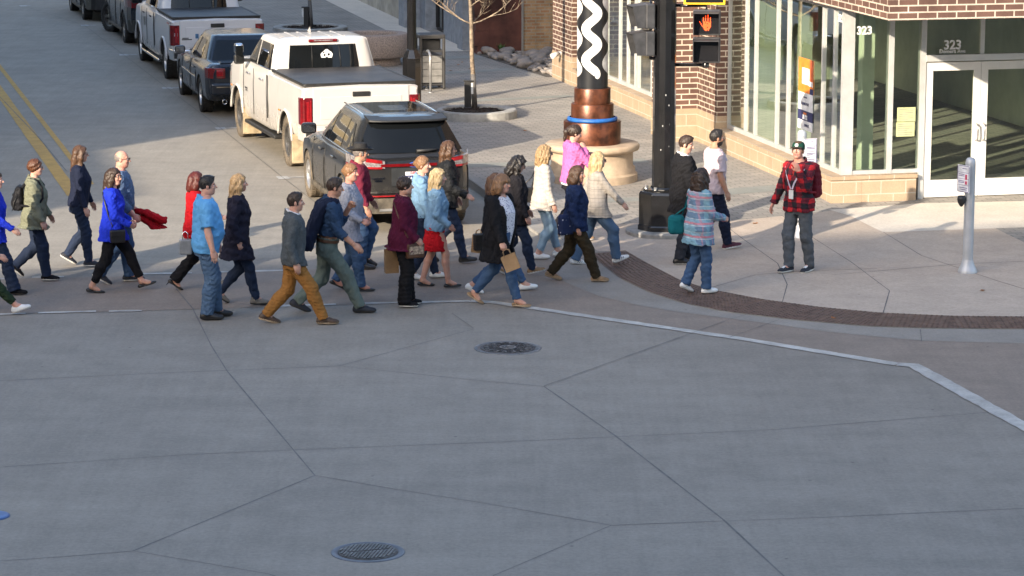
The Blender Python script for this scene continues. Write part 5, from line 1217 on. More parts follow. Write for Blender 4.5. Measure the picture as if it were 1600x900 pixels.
# ================================================================== PEOPLE  (local axes: x forward, y left, z up; built as implicit surfaces)
class Field:
    """smooth union of simple solids sampled on a grid, meshed with surface nets"""
    def __init__(s, lo, hi, h):
        s.h = h; s.lo = np.array(lo, float); s.n = (np.ceil((np.array(hi, float) - s.lo) / h).astype(int) + 1)
        s.F = np.full(tuple(s.n), 1.0); s.ax = [s.lo[i] + h * np.arange(s.n[i]) for i in range(3)]
    def _sl(s, lo, hi):
        a = np.clip(np.floor((np.array(lo) - s.lo) / s.h).astype(int), 0, s.n); b = np.clip(np.ceil((np.array(hi) - s.lo) / s.h).astype(int) + 1, 0, s.n)
        return a, b
    def _pts(s, a, b):
        return np.meshgrid(*[s.ax[i][a[i]:b[i]] for i in range(3)], indexing='ij', sparse=True)
    def put(s, lo, hi, fn, k=.02, sub=False):
        pad = max(k * 1.5, s.h * 2) + .01
        a, b = s._sl(np.array(lo) - pad, np.array(hi) + pad)
        if np.any(b <= a): return s
        sl = tuple(slice(a[i], b[i]) for i in range(3)); X, Y, Z = s._pts(a, b); d = fn(X, Y, Z); f = s.F[sl]
        if sub: s.F[sl] = np.maximum(f, -d); return s
        if k > 0:
            hh = np.clip(.5 + .5 * (f - d) / k, 0, 1); s.F[sl] = f + (d - f) * hh - k * hh * (1 - hh)
        else: s.F[sl] = np.minimum(f, d)
        return s
    def cap(s, p, q, r0, r1, k=.02, sub=False, flat=False):
        p, q = np.array(p, float), np.array(q, float); d = q - p; L2 = max(1e-9, d @ d); r = max(r0, r1)
        def fn(X, Y, Z):
            t = np.clip(((X - p[0]) * d[0] + (Y - p[1]) * d[1] + (Z - p[2]) * d[2]) / L2, 0, 1)
            v = np.sqrt((X - p[0] - t * d[0]) ** 2 + (Y - p[1] - t * d[1]) ** 2 + (Z - p[2] - t * d[2]) ** 2) - (r0 + (r1 - r0) * t)
            return np.maximum(v, ((X - q[0]) * d[0] + (Y - q[1]) * d[1] + (Z - q[2]) * d[2]) / math.sqrt(L2) - .004) if flat else v
        return s.put(np.minimum(p, q) - r, np.maximum(p, q) + r, fn, k, sub)
    def ell(s, c, rad, M=None, k=.02, sub=False):
        c = np.array(c, float); rad = np.array(rad, float); Rm = np.eye(3) if M is None else np.array(M)[:3, :3]
        ext = np.sqrt(((Rm * rad) ** 2).sum(1))
        def fn(X, Y, Z):
            x, y, z = X - c[0], Y - c[1], Z - c[2]
            u = (Rm[0, 0] * x + Rm[1, 0] * y + Rm[2, 0] * z) / rad[0]; v = (Rm[0, 1] * x + Rm[1, 1] * y + Rm[2, 1] * z) / rad[1]; w_ = (Rm[0, 2] * x + Rm[1, 2] * y + Rm[2, 2] * z) / rad[2]
            k1 = np.sqrt(u * u + v * v + w_ * w_); k2 = np.sqrt((u / rad[0]) ** 2 + (v / rad[1]) ** 2 + (w_ / rad[2]) ** 2) + 1e-9
            return k1 * (k1 - 1) / k2
        return s.put(c - ext, c + ext, fn, k, sub)
    def stack(s, secs, T=None, k=.02, n=2.3, sub=False, capz=True):
        """secs: (z, rx, ry, x offset) superellipse sections; T: 4x4 frame"""
        S = np.array(secs, float); S = S[np.argsort(S[:, 0])]; Ti = np.array((T or Matrix()).inverted()); To = np.array(T or Matrix())
        m = S[:, 1:3].max() + np.abs(S[:, 3]).max(); zc = (S[0, 0] + S[-1, 0]) / 2; hz = (S[-1, 0] - S[0, 0]) / 2
        cs = np.array([[sx * m, sy * m, zc + sz * hz, 1] for sx in (-1, 1) for sy in (-1, 1) for sz in (-1, 1)]) @ To.T
        def fn(X, Y, Z):
            x = Ti[0, 0] * X + Ti[0, 1] * Y + Ti[0, 2] * Z + Ti[0, 3]; y = Ti[1, 0] * X + Ti[1, 1] * Y + Ti[1, 2] * Z + Ti[1, 3]; z = Ti[2, 0] * X + Ti[2, 1] * Y + Ti[2, 2] * Z + Ti[2, 3]
            rx = np.interp(z, S[:, 0], S[:, 1]); ry = np.interp(z, S[:, 0], S[:, 2]); xo = np.interp(z, S[:, 0], S[:, 3])
            q = (np.abs((x - xo) / rx) ** n + np.abs(y / ry) ** n) ** (1 / n)
            d = (q - 1) * np.minimum(rx, ry)
            return np.maximum(d, np.maximum(S[0, 0] - z, z - S[-1, 0]))
        return s.put(cs[:, :3].min(0), cs[:, :3].max(0), fn, k, sub)
    def cut(s, p, n):
        """remove the side that n points to"""
        X, Y, Z = s._pts([0, 0, 0], s.n); n = np.array(n, float) / np.linalg.norm(n); d = (X - p[0]) * n[0] + (Y - p[1]) * n[1] + (Z - p[2]) * n[2]
        s.F = np.maximum(s.F, d); return s
    def ruffle(s, amp, scale, seed=0, stretch=(1, 1, 1)):
        r = np.random.default_rng(seed); X, Y, Z = s._pts([0, 0, 0], s.n); W_ = 0
        for i in range(5):
            kx, ky, kz = r.normal(size=3) * np.array(stretch) * 2 * math.pi / scale * (1 + .5 * i) * .6; W_ = W_ + np.sin(kx * X + ky * Y + kz * Z + r.uniform(0, 6.3) + 1.3 * np.sin(ky * X * .7 + kz * Y * .6 + kx * Z * .5)) / (1 + .6 * i)
        s.F = s.F + amp * (W_ - .9) * (np.abs(s.F) < .06); return s
    def mesh(s):
        F = s.F; F[0], F[-1] = np.maximum(F[0], .001), np.maximum(F[-1], .001); F[:, 0], F[:, -1] = np.maximum(F[:, 0], .001), np.maximum(F[:, -1], .001); F[:, :, 0], F[:, :, -1] = np.maximum(F[:, :, 0], .001), np.maximum(F[:, :, -1], .001)
        ins = F < 0; c = [ins[i:ins.shape[0] - 1 + i, j:ins.shape[1] - 1 + j, k:ins.shape[2] - 1 + k] for i in (0, 1) for j in (0, 1) for k in (0, 1)]
        sm = np.zeros(c[0].shape, np.int8)
        for q in c: sm += q
        act = np.argwhere((sm > 0) & (sm < 8))
        if len(act) == 0: return np.zeros((0, 3)), np.zeros((0, 4), int)
        idx = -np.ones(c[0].shape, np.int64); idx[tuple(act.T)] = np.arange(len(act))
        P = np.zeros((len(act), 3)); cnt = np.zeros(len(act)); off = np.array([(i, j, k) for i in (0, 1) for j in (0, 1) for k in (0, 1)])
        val = [F[tuple((act + o).T)] for o in off]
        for a in range(8):
            for ax in range(3):
                b = a | (4 >> ax)
                if b == a: continue
                m = (val[a] < 0) != (val[b] < 0); t = val[a][m] / (val[a][m] - val[b][m] + 1e-12)
                q = off[a][None, :] + t[:, None] * (off[b] - off[a])[None, :]; P[m] += q; cnt[m] += 1
        P = (act + P / cnt[:, None]) * s.h + s.lo
        Q = []
        for ax in range(3):
            sl0 = [slice(1, -1)] * 3; sl1 = [slice(1, -1)] * 3; sl0[ax] = slice(0, -1); sl1[ax] = slice(1, None)
            A, B = ins[tuple(sl0)], ins[tuple(sl1)]; e = np.argwhere(A != B)
            if len(e) == 0: continue
            pos = e.copy(); o = [i for i in range(3) if i != ax]; pos[:, o[0]] += 1; pos[:, o[1]] += 1
            g = []
            for du, dv in ((0, 0), (1, 0), (1, 1), (0, 1)):
                p2 = pos.copy(); p2[:, o[0]] -= du; p2[:, o[1]] -= dv; g.append(idx[tuple(p2.T)])
            g = np.stack(g, 1); fl = A[tuple(e.T)]; fl = fl if ax != 1 else ~fl
            g[~fl] = g[~fl][:, ::-1]; Q.append(g)
        Q = np.concatenate(Q); return P, Q[(Q >= 0).all(1)]
def mk(name, parts, mats, parent, matfn=None):
    """one mesh object out of one or more (verts, quads)"""
    V = []; Qs = []; o = 0
    for v, q in parts:
        V.append(v); Qs.append(q + o); o += len(v)
    V = np.concatenate(V); Qs = np.concatenate(Qs); me = bpy.data.meshes.new(name)
    me.vertices.add(len(V)); me.vertices.foreach_set('co', V.astype(np.float32).ravel()); me.loops.add(len(Qs) * 4); me.loops.foreach_set('vertex_index', Qs.astype(np.int32).ravel())
    me.polygons.add(len(Qs)); me.polygons.foreach_set('loop_start', np.arange(len(Qs), dtype=np.int32) * 4); me.polygons.foreach_set('loop_total', np.full(len(Qs), 4, np.int32)); me.update(calc_edges=True); me.validate()
    me.polygons.foreach_set('use_smooth', np.ones(len(me.polygons), bool))
    if matfn is not None and len(me.polygons) == len(Qs): me.polygons.foreach_set('material_index', matfn(V[Qs].mean(1)).astype(np.int32))
    return link(name, me, mats, parent)

# ---- cloth, skin and hair
def cloth(name, col, rough=.85, bmp=.35, scale=5.0, var=.14, fine=260):
    if name in MATS: return MATS[name]
    m, t, b = _new(name); co = coords(t); n1 = noise(t, co, scale, 4); n2 = noise(t, co, fine, 2, .5)
    k = mth(t, 'MULTIPLY', ramp(t, n1, .3, .7, 1 - var, 1 + var), ramp(t, n2, .3, .7, .86, 1.14)); cc = N(t, 'CombineXYZ')
    for i in range(3): t.links.new(k, cc.inputs[i])
    t.links.new(mixrgb(t, 1.0, col, cc.outputs[0], 'MULTIPLY'), b.inputs['Base Color']); b.inputs['Roughness'].default_value = rough; b.inputs['Specular IOR Level'].default_value = .12
    rd = mth(t, 'ABSOLUTE', mth(t, 'SUBTRACT', noise(t, co, 7.5, 3, .45, stretch=(1, 1, .8)), .5)); h = mth(t, 'ADD', mth(t, 'ADD', mth(t, 'MULTIPLY', noise(t, co, 16, 3, .5, stretch=(1, 1, .45)), .5), mth(t, 'MULTIPLY', rd, 3.0)), mth(t, 'MULTIPLY', n2, .06)); bump(t, h, min(1.0, bmp * 1.15), .03, b)
    MATS[name] = m; return m
def patterned(name, kind, axis='y'):
    if name in MATS: return MATS[name]
    m, t, b = _new(name); co = coords(t); sp = N(t, 'SeparateXYZ'); t.links.new(co, sp.inputs[0]); u = sp.outputs[{'x': 0, 'y': 1}[axis]]; v = sp.outputs[2]
    wv = noise(t, co, 5, 2); u = mth(t, 'ADD', u, mth(t, 'MULTIPLY', wv, .03)); v = mth(t, 'ADD', v, mth(t, 'MULTIPLY', wv, .03))
    def stripe(q, per, duty, ph=0.0): return mth(t, 'LESS_THAN', mth(t, 'FRACT', mth(t, 'ADD', mth(t, 'DIVIDE', q, per), 10.0 + ph)), duty)
    if kind == 'buffalo':
        a, c = stripe(u, .15, .54), stripe(v, .15, .54); s = mth(t, 'MULTIPLY', mth(t, 'ADD', a, c), .5)
        rp = N(t, 'ValToRGB'); rp.color_ramp.interpolation = 'CONSTANT'; e = rp.color_ramp.elements; e[0].color = (.40, .016, .022, 1); e[1].position = .75; e[1].color = (.018, .016, .022, 1); e2_ = rp.color_ramp.elements.new(.3); e2_.color = (.095, .012, .022, 1); t.links.new(s, rp.inputs[0]); col = rp.outputs[0]
    elif kind == 'pastel':
        col = mixrgb(t, stripe(v, .17, .42), (.20, .31, .40), (.125, .20, .30)); col = mixrgb(t, stripe(u, .15, .35, .2), col, mixrgb(t, .6, col, (.20, .38, .45)))
        col = mixrgb(t, stripe(v, .17, .16, .45), col, (.46, .20, .25)); col = mixrgb(t, stripe(u, .15, .12, .55), col, mixrgb(t, .6, col, (.42, .22, .28))); col = mixrgb(t, stripe(v, .085, .06, .1), col, (.50, .50, .52))
    elif kind == 'window':
        col = mixrgb(t, stripe(u, .055, .10), (.42, .385, .345), (.345, .305, .27)); col = mixrgb(t, stripe(v, .075, .08), col, (.36, .325, .285))
    elif kind == 'glen':
        a = mth(t, 'MULTIPLY', mth(t, 'ADD', stripe(u, .05, .35), stripe(v, .05, .35)), .5); col = mixrgb(t, a, (.26, .235, .205), (.155, .14, .125)); col = mixrgb(t, noise(t, co, 120, 2), col, (.34, .31, .28)); col = mixrgb(t, stripe(v, .12, .05), col, (.17, .15, .14))
    elif kind == 'dots':
        vn = N(t, 'TexVoronoi'); vn.inputs['Scale'].default_value = 42; t.links.new(co, vn.inputs['Vector']); d = ramp(t, vn.outputs['Distance'], .26, .34); col = mixrgb(t, d, (.07, .05, .16), (.62, .60, .64))
    elif kind == 'floral':
        vn = N(t, 'TexVoronoi'); vn.inputs['Scale'].default_value = 26; t.links.new(co, vn.inputs['Vector']); d = ramp(t, vn.outputs['Distance'], .2, .3); msk = ramp(t, noise(t, co, 9, 2), .5, .56); col = mixrgb(t, mth(t, 'MULTIPLY', mth(t, 'SUBTRACT', 1.0, d), msk), (.012, .02, .06), (.5, .52, .56))
    t.links.new(col, b.inputs['Base Color']); b.inputs['Roughness'].default_value = .85; b.inputs['Specular IOR Level'].default_value = .25; bump(t, noise(t, co, 12, 3, .5), .14, .02, b)
    MATS[name] = m; return m
def skinm(name, col):
    if name in MATS: return MATS[name]
    m, t, b = _new(name); co = coords(t); c = mixrgb(t, ramp(t, noise(t, co, 22, 4), .35, .7), col, (col[0] * 1.02, col[1] * .82, col[2] * .78)); t.links.new(c, b.inputs['Base Color']); b.inputs['Roughness'].default_value = .5; b.inputs['Specular IOR Level'].default_value = .35
    b.inputs['Subsurface Weight'].default_value = .06; b.inputs['Subsurface Radius'].default_value = (.012, .004, .002); bump(t, noise(t, co, 60, 3), .12, .006, b); MATS[name] = m; return m
def hairm(name, col, tip=None):
    if name in MATS: return MATS[name]
    m, t, b = _new(name); co = coords(t); st = noise(t, co, 1.0, 4, .7, stretch=(110, 110, 9)); c = mixrgb(t, ramp(t, st, .32, .68), tuple(q * .52 for q in col), tip or tuple(min(1, q * 1.5) for q in col))
    t.links.new(c, b.inputs['Base Color']); b.inputs['Roughness'].default_value = .42; b.inputs['Specular IOR Level'].default_value = .4; bump(t, st, .6, .008, b); MATS[name] = m; return m
SK = {'fair': skinm('fair_skin', (.54, .325, .245)), 'tan': skinm('tan_skin', (.46, .265, .185)), 'rosy': skinm('rosy_skin', (.54, .285, .215)), 'olive': skinm('olive_skin', (.40, .225, .145))}
HR = {'black': hairm('black_hair', (.016, .013, .012)), 'dkbrown': hairm('dark_brown_hair', (.036, .021, .014)), 'brown': hairm('brown_hair', (.075, .038, .020)), 'ltbrown': hairm('light_brown_hair', (.19, .10, .048)), 'auburn': hairm('auburn_hair', (.085, .032, .014)), 'red': hairm('red_hair', (.075, .014, .010)), 'blonde': hairm('blonde_hair', (.38, .25, .115), (.60, .45, .25)), 'dkblonde': hairm('dark_blonde_hair', (.23, .135, .06), (.46, .31, .16)), 'grey': hairm('grey_hair', (.16, .14, .13))}
M_EYEW = pm('eye_white', (.62, .60, .57), .3, 0, .02); M_EYED = pm('iris_dark', (.025, .018, .014), .2); M_LIP = pm('lip', (.40, .13, .115), .5); M_NAIL = M_LIP
M_LENSG = pm('spectacle_lens', (.02, .02, .022), .08); M_FRAME = pm('spectacle_frame', (.03, .025, .022), .4)
M_SOLE = pm('white_sole', (.62, .61, .58), .7); M_SOLED = pm('dark_sole', (.03, .028, .026), .7); M_GUM = pm('tan_sole', (.36, .27, .18), .7)

def rotm(ax, deg): return Matrix.Rotation(R(deg), 4, ax)
BODY = {'m': dict(hipw=.092, shw=.182, tors=[(.82, .105, .150, 0), (.94, .115, .168, -.005), (1.06, .105, .155, .005), (1.20, .118, .165, .008), (1.32, .122, .182, .0), (1.41, .105, .180, -.012), (1.455, .080, .130, -.02), (1.50, .060, .066, -.02)], thigh=.084, knee=.058, calf=.058, ank=.041, ua=.050, el=.041, wr=.030, neck=.058, head=1.0),
        'f': dict(hipw=.092, shw=.158, tors=[(.82, .110, .155, -.01), (.93, .118, .176, -.012), (1.06, .095, .138, .0), (1.16, .100, .135, .008), (1.27, .122, .152, .018), (1.37, .100, .155, -.004), (1.435, .074, .115, -.015), (1.49, .050, .056, -.015)], thigh=.086, knee=.054, calf=.054, ank=.037, ua=.043, el=.035, wr=.026, neck=.048, head=.97)}
def ik(a, t, l1, l2, hint):
    """knee of a two bone chain from a to t, bent towards hint"""
    d = t - a; L = min(d.length, (l1 + l2) * .9995); d = d.normalized(); c = (l1 * l1 - l2 * l2 + L * L) / (2 * L); h = math.sqrt(max(0, l1 * l1 - c * c)); n = (hint - d * hint.dot(d)).normalized()
    return a + d * c + n * h, a + d * L
def person(spec):
    """builds one person: Empty > body, hair, garments, shoes"""
    S = dict(sex='f', H=1.7, head_yaw=0, head_pitch=0, lean=3, twist=0, fat=0.0, w=1.0, skin='fair', hair=('brown', 'bob'), feetR=(.2, 0, 0), feetL=(-.2, .05, 25), armR=(-12, 10, 18, 0), armL=(14, 10, 22, 0), top=None, inner=None, legs=None, shoes=None, grip=25, glasses=None); S.update(spec); S['w'] = S['w'] * 1.05; S['fat'] += .12
    B = BODY[S['sex']]; k = S['H'] / 1.75; fat = S['fat']; W_ = S['w']; at = S['at']; hd = R(S['heading'])
    root = empty('person', (at[0], at[1], S.get('z', .008)), hd, S['label'], 'person')
    # ---------- skeleton
    th, sh_ = .425 * k, .405 * k; hw = B['hipw'] * k * (1 + .3 * fat)
    feet = {}; hz = 9
    for sd, s in (('R', -1), ('L', 1)):
        fx, lift, pitch = S['feet' + sd]; az = (.085 * k) + lift; feet[sd] = (Vector((fx, s * hw * S.get('stance', .85), az)), pitch)
        hz = min(hz, az + math.sqrt(max(.01, ((th + sh_) * .996) ** 2 - fx * fx)))
    hz = min(hz, S.get('hipz', .925) * k)
    J = {}; 
    for sd, s in (('R', -1), ('L', 1)):
        J['hip' + sd] = Vector((0, s * hw, hz)); a, pitch = feet[sd]; hint = Vector((1, .0 + s * .08, .1)); J['knee' + sd], J['ank' + sd] = ik(J['hip' + sd], a, th, sh_, hint); J['pit' + sd] = pitch
    lean = S['lean']; T = Matrix.Translation((0, 0, hz)) @ rotm('Y', lean) @ Matrix.Scale(k, 4) @ Matrix.Translation((0, 0, -.925)); Tt = T @ Matrix.Translation((0, 0, .0))
    TT = T @ rotm('Z', S['twist'])
    shw = B['shw'] * (1 + .10 * fat) * W_ ** .5
    for sd, s in (('R', -1), ('L', 1)):
        J['sh' + sd] = TT @ Vector((-.012, s * shw, 1.405)); sw, ab, fl, inn = S['arm' + sd]
        Ra = rotm('Y', lean) @ rotm('Z', S['twist']); d1 = Ra @ (rotm('X', s * ab) @ rotm('Y', -sw) @ Vector((0, 0, -1)))
        ax1 = (rotm('X', s * ab) @ rotm('Y', -sw)); d2 = Ra @ (ax1 @ rotm('Z', -s * inn) @ rotm('Y', -fl) @ Vector((0, 0, -1)))
        l1, l2 = .285 * k, .245 * k; J['el' + sd] = J['sh' + sd] + d1 * l1; J['wr' + sd] = J['el' + sd] + d2 * l2; J['dir' + sd] = d2.normalized(); J['up' + sd] = d1.normalized()
    Hs = k ** .4 * B['head'] * .90; nb = TT @ Vector((-.02, 0, 1.47)); HC = TT @ Vector((.012, 0, 1.622)); hp = S['head_pitch']
    MH = Matrix.Translation(HC) @ rotm('Z', S['head_yaw']) @ rotm('Y', hp + lean * .3) @ Matrix.Scale(Hs, 4); HRm = rotm('Z', S['head_yaw']) @ rotm('Y', hp + lean * .3)
    hv = lambda x, y, z: np.array(MH @ Vector((x, y, z)))
    S.update(J=J, T=T, TT=TT, MH=MH, k=k, root=root, HRm=HRm)
    # ---------- torso sections
    def sections(inf=0.0, z0=None, z1=None, loose=0.0, flare=0.0):
        out = []
        src = [list(q) for q in B['tors']]
        for q in src:
            z, rx, ry, xo = q; g = math.exp(-((z - 1.08) / .14) ** 2) * fat
            rx += .060 * g; xo += .036 * g; ry += .045 * g; rx *= 1 + .10 * fat; ry = ry * W_ * (1 + .12 * fat); rx *= W_ ** .5; q[:] = [z, rx, ry, xo]
        zs = [q[0] for q in src]
        if loose:                                            # hangs from chest and hips instead of following the waist
            A = np.array(src); rmx = np.interp([.93, 1.27], A[:, 0], A[:, 1]); rmy = np.interp([.93, 1.27], A[:, 0], A[:, 2])
            for q in src:
                if .90 < q[0] < 1.27:
                    f = (q[0] - .93) / .34; q[1] += loose * max(0, rmx[0] + (rmx[1] - rmx[0]) * f - q[1]); q[2] += loose * max(0, rmy[0] + (rmy[1] - rmy[0]) * f - q[2])
        A = np.array(src); lo = z0 if z0 is not None else zs[0]; hi = z1 if z1 is not None else zs[-1]
        for z in sorted(set([lo, hi] + [q for q in zs if lo < q < hi])):
            e = [np.interp(z, A[:, 0], A[:, i]) for i in (1, 2, 3)]; fl = flare * max(0, (1.0 - z)) ** 1.0
            out.append((z, e[0] + inf + fl, e[1] + inf + fl, e[2]))
        return out
    S['sections'] = sections
    # ---------- body: separate overlapping shells (trunk, head, hands) in one mesh
    nf = (lambda v: np.array(v))
    parts = []
    f = Field((-.62, -.48, -.02), (.72, .48, 1.50 * k), .013)
    f.stack(sections(-.008), TT, .03)
    for sd in 'RL':
        f.cap(J['hip' + sd], J['knee' + sd], B['thigh'] * k * W_ ** .4 * .96, B['knee'] * k, .03); kn, an = J['knee' + sd], J['ank' + sd]
        mid = kn.lerp(an, .28) + Vector((-.012, 0, 0)); f.cap(kn, mid, B['knee'] * k * .98, B['calf'] * k * W_ ** .4, .03); f.cap(mid, an, B['calf'] * k * W_ ** .4, B['ank'] * k, .025)
        f.cap(an, an + (rotm('Y', J['pit' + sd]) @ Vector((.09, 0, -.045))), .040 * k, .032 * k, .02)
        cv = .80 if S['top'] and S['top'].get('sleeve', 2) > 1.3 else 1.0; f.cap(J['sh' + sd], J['el' + sd], B['ua'] * k * W_ ** .4 * .9, B['el'] * k * cv, .03); e2_ = J['el' + sd].lerp(J['wr' + sd], .3); f.cap(J['el' + sd], e2_, B['el'] * k * cv, (B['el'] + .004) * k * cv, .01); f.cap(e2_, J['wr' + sd], (B['el'] + .003) * k * cv, B['wr'] * k, .01)
    f.cap(nb - Vector((0, 0, .04)), np.array(MH @ Vector((-.012, 0, -.06))), B['neck'] * k * 1.05, B['neck'] * .97 * k, .03); parts.append(f.mesh())
    # head and neck on a finer grid
    c0 = np.array(HC); f = Field(c0 - .19, c0 + np.array([.17, .17, .16]), .0055)
    f.cap(nb, np.array(MH @ Vector((-.02, 0, -.05))), B['neck'] * k, B['neck'] * k * .95, .0)
    E = lambda c, r, kk=.015, sub=False: f.ell(hv(*c), [q * Hs for q in r], HRm, kk, sub)
    E((-.012, 0, .030), (.098, .077, .096), .02); E((.022, 0, -.045), (.066, .060, .070), .035); E((.058, 0, -.092), (.026, .030, .022), .03)
    if fat > .4 or S.get('round'): E((.0, 0, -.07), (.075, .072, .055), .03)
    for s in (-1, 1):
        E((.062, s * .034, -.020), (.026, .026, .026), .02); E((.074, s * .030, .034), (.016, .024, .010), .012); E((-.008, s * .080, -.004), (.020, .010, .032), .006); E((.094, s * .031, .010), (.013, .016, .010), .008, True); E((.078, s * .031, .011), (.013, .013, .012), .004)
    f.cap(hv(.090, 0, .018), hv(.116, 0, -.020), .008 * Hs, .013 * Hs, .014); E((.098, 0, -.026), (.014, .017, .009), .008); E((.084, 0, -.053), (.012, .024, .006), .008); E((.082, 0, -.063), (.012, .021, .007), .008); E((.093, 0, -.0575), (.006, .018, .0022), .003, True)
    parts.append(f.mesh())
    # hands
    for sd, s in (('R', -1), ('L', 1)):
        wr = J['wr' + sd]; d = J['dir' + sd]; el = J['el' + sd]; side = S.get('thumb' + sd); 
        ti = Vector(side).normalized() if side else Vector((1, -s * .35, .25)); ti = (ti - d * ti.dot(d)).normalized(); pn = d.cross(ti).normalized() * (1 if s < 0 else -1)   # palm normal
        pn = pn if pn.dot(Vector((0, -s, 0))) > -.2 else -pn
        hs = .97 * k * (1.0 if S['sex'] == 'm' else .92); g = S.get('grip' + sd, S['grip'])
        f = Field(np.array(wr) - .19, np.array(wr) + .19, .0058)
        f.cap(el.lerp(wr, .55), wr, (B['wr'] + .006) * k, B['wr'] * k, .01); Rm = np.array(Matrix((d, ti, pn)).transposed())
        f.ell(np.array(wr + d * .048 * hs), (.055 * hs, .041 * hs, .018 * hs), Rm, .012)
        for i, (o, ln, st) in enumerate(((.029, .070, .088), (.010, .078, .094), (-.010, .072, .092), (-.028, .056, .083))):
            b0 = wr + d * st * hs + ti * o * hs; a0 = R(g * .55 + 4 * i); d1 = (d * math.cos(a0) + pn * math.sin(a0)); a1 = R(g * 1.5 + 6 * i); d2 = (d * math.cos(a1) + pn * math.sin(a1)); a2_ = R(min(190, g * 2.2 + 6 * i)); d3 = (d * math.cos(a2_) + pn * math.sin(a2_))
            p1 = b0 + d1 * ln * .46 * hs; p2 = p1 + d2 * ln * .32 * hs; p3 = p2 + d3 * ln * .24 * hs
            f.cap(b0 - d * .03 * hs, b0, .0095 * hs, .0093 * hs, .006); f.cap(b0, p1, .0093 * hs, .0086 * hs, .003); f.cap(p1, p2, .0086 * hs, .0079 * hs, .003); f.cap(p2, p3, .0079 * hs, .0068 * hs, .003)
        t0 = wr + d * .025 * hs + ti * .026 * hs; t1 = t0 + (d * .62 + ti * .62 + pn * .35).normalized() * .036 * hs; t2 = t1 + (d * .9 + ti * .12 + pn * .35).normalized() * .032 * hs; t3 = t2 + (d * .95 - ti * .1 + pn * .3).normalized() * .022 * hs
        f.cap(wr + d * .015 * hs, t0, .015 * hs, .014 * hs, .01); f.cap(t0, t1, .013 * hs, .0105 * hs, .006); f.cap(t1, t2, .0105 * hs, .0092 * hs, .003); f.cap(t2, t3, .0092 * hs, .007 * hs, .003); parts.append(f.mesh())
    iM = np.array(MH.inverted()); hcol, hsty = S['hair'][:2]
    def bodymat(C):
        out = np.zeros(len(C)); h = C @ iM[:3, :3].T + iM[:3, 3]; near = (np.abs(h[:, 0] - .05) < .12) & (np.abs(h[:, 2]) < .2)
        for s in (-1, 1):
            d = np.sqrt(((h[:, 1] - s * .031) / 1.35) ** 2 + (h[:, 2] - .010) ** 2); m = (d < .0105) & (h[:, 0] > .06); out[m] = 1; m2 = (np.sqrt((h[:, 1] - s * .031) ** 2 + (h[:, 2] - .010) ** 2) < .0085) & (h[:, 0] > .06); out[m2] = 2
            m3 = (np.abs(h[:, 2] - (.036 - .25 * np.abs(np.abs(h[:, 1]) - .028))) < .0055) & (np.abs(h[:, 1] - s * .033) < .020) & (h[:, 0] > .055); out[m3] = 4
        m = (np.abs(h[:, 2] + .058) < .0095) & (np.abs(h[:, 1]) < .023) & (h[:, 0] > .068); out[m] = 3
        if S.get('beard'):
            m = (h[:, 0] > -.015) & (h[:, 2] < -.035 - .0 + .25 * (h[:, 0] - .075)) & (h[:, 2] > -.135) & (np.abs(h[:, 1]) < .09) & (out != 3) & (h[:, 0] < .13); m |= (h[:, 2] > -.050) & (h[:, 2] < -.036) & (h[:, 0] > .07) & (np.abs(h[:, 1]) < .03); out[m] = 4
        return out
    mk('body', parts, [SK[S['skin']], M_EYEW, M_EYED, M_LIP, HR[hcol if hcol in HR else 'brown']], root, bodymat)
    hair(S, hcol, hsty, f, hv, Hs)
    if S['legs']: legwear(S, B)
    if S['inner']: topwear(S, B, S['inner'], True)
    if S['top']: topwear(S, B, S['top'])
    if S['shoes']: shoes(S, B)
    if S['glasses']:
        g = MB(); ln = MB(); dark = S['glasses'] == 'sun'; q = lambda x, y, z: MH @ Vector((x, y, z))
        for s in (-1, 1):
            ring = [q(.107 - .10 * abs(s * .033 + .022 * math.cos(a)) ** 1.3, s * .033 + .023 * math.cos(a), .008 + .017 * math.sin(a)) for a in [2 * math.pi * i / 14 for i in range(15)]]
            g.tube(ring, .0028, 5); g.tube([q(.100, s * .055, .014), q(.06, s * .080, .016), q(-.005, s * .084, .012)], .0026, 5)
            if dark: ln.poly(ring[:-1])
        g.tube([q(.108, -.012, .013), q(.110, 0, .015), q(.108, .012, .013)], .0026, 5); go = g.build('glasses', M_FRAME, root)
        if dark: ln.build('lens', M_LENSG, go)
    return S
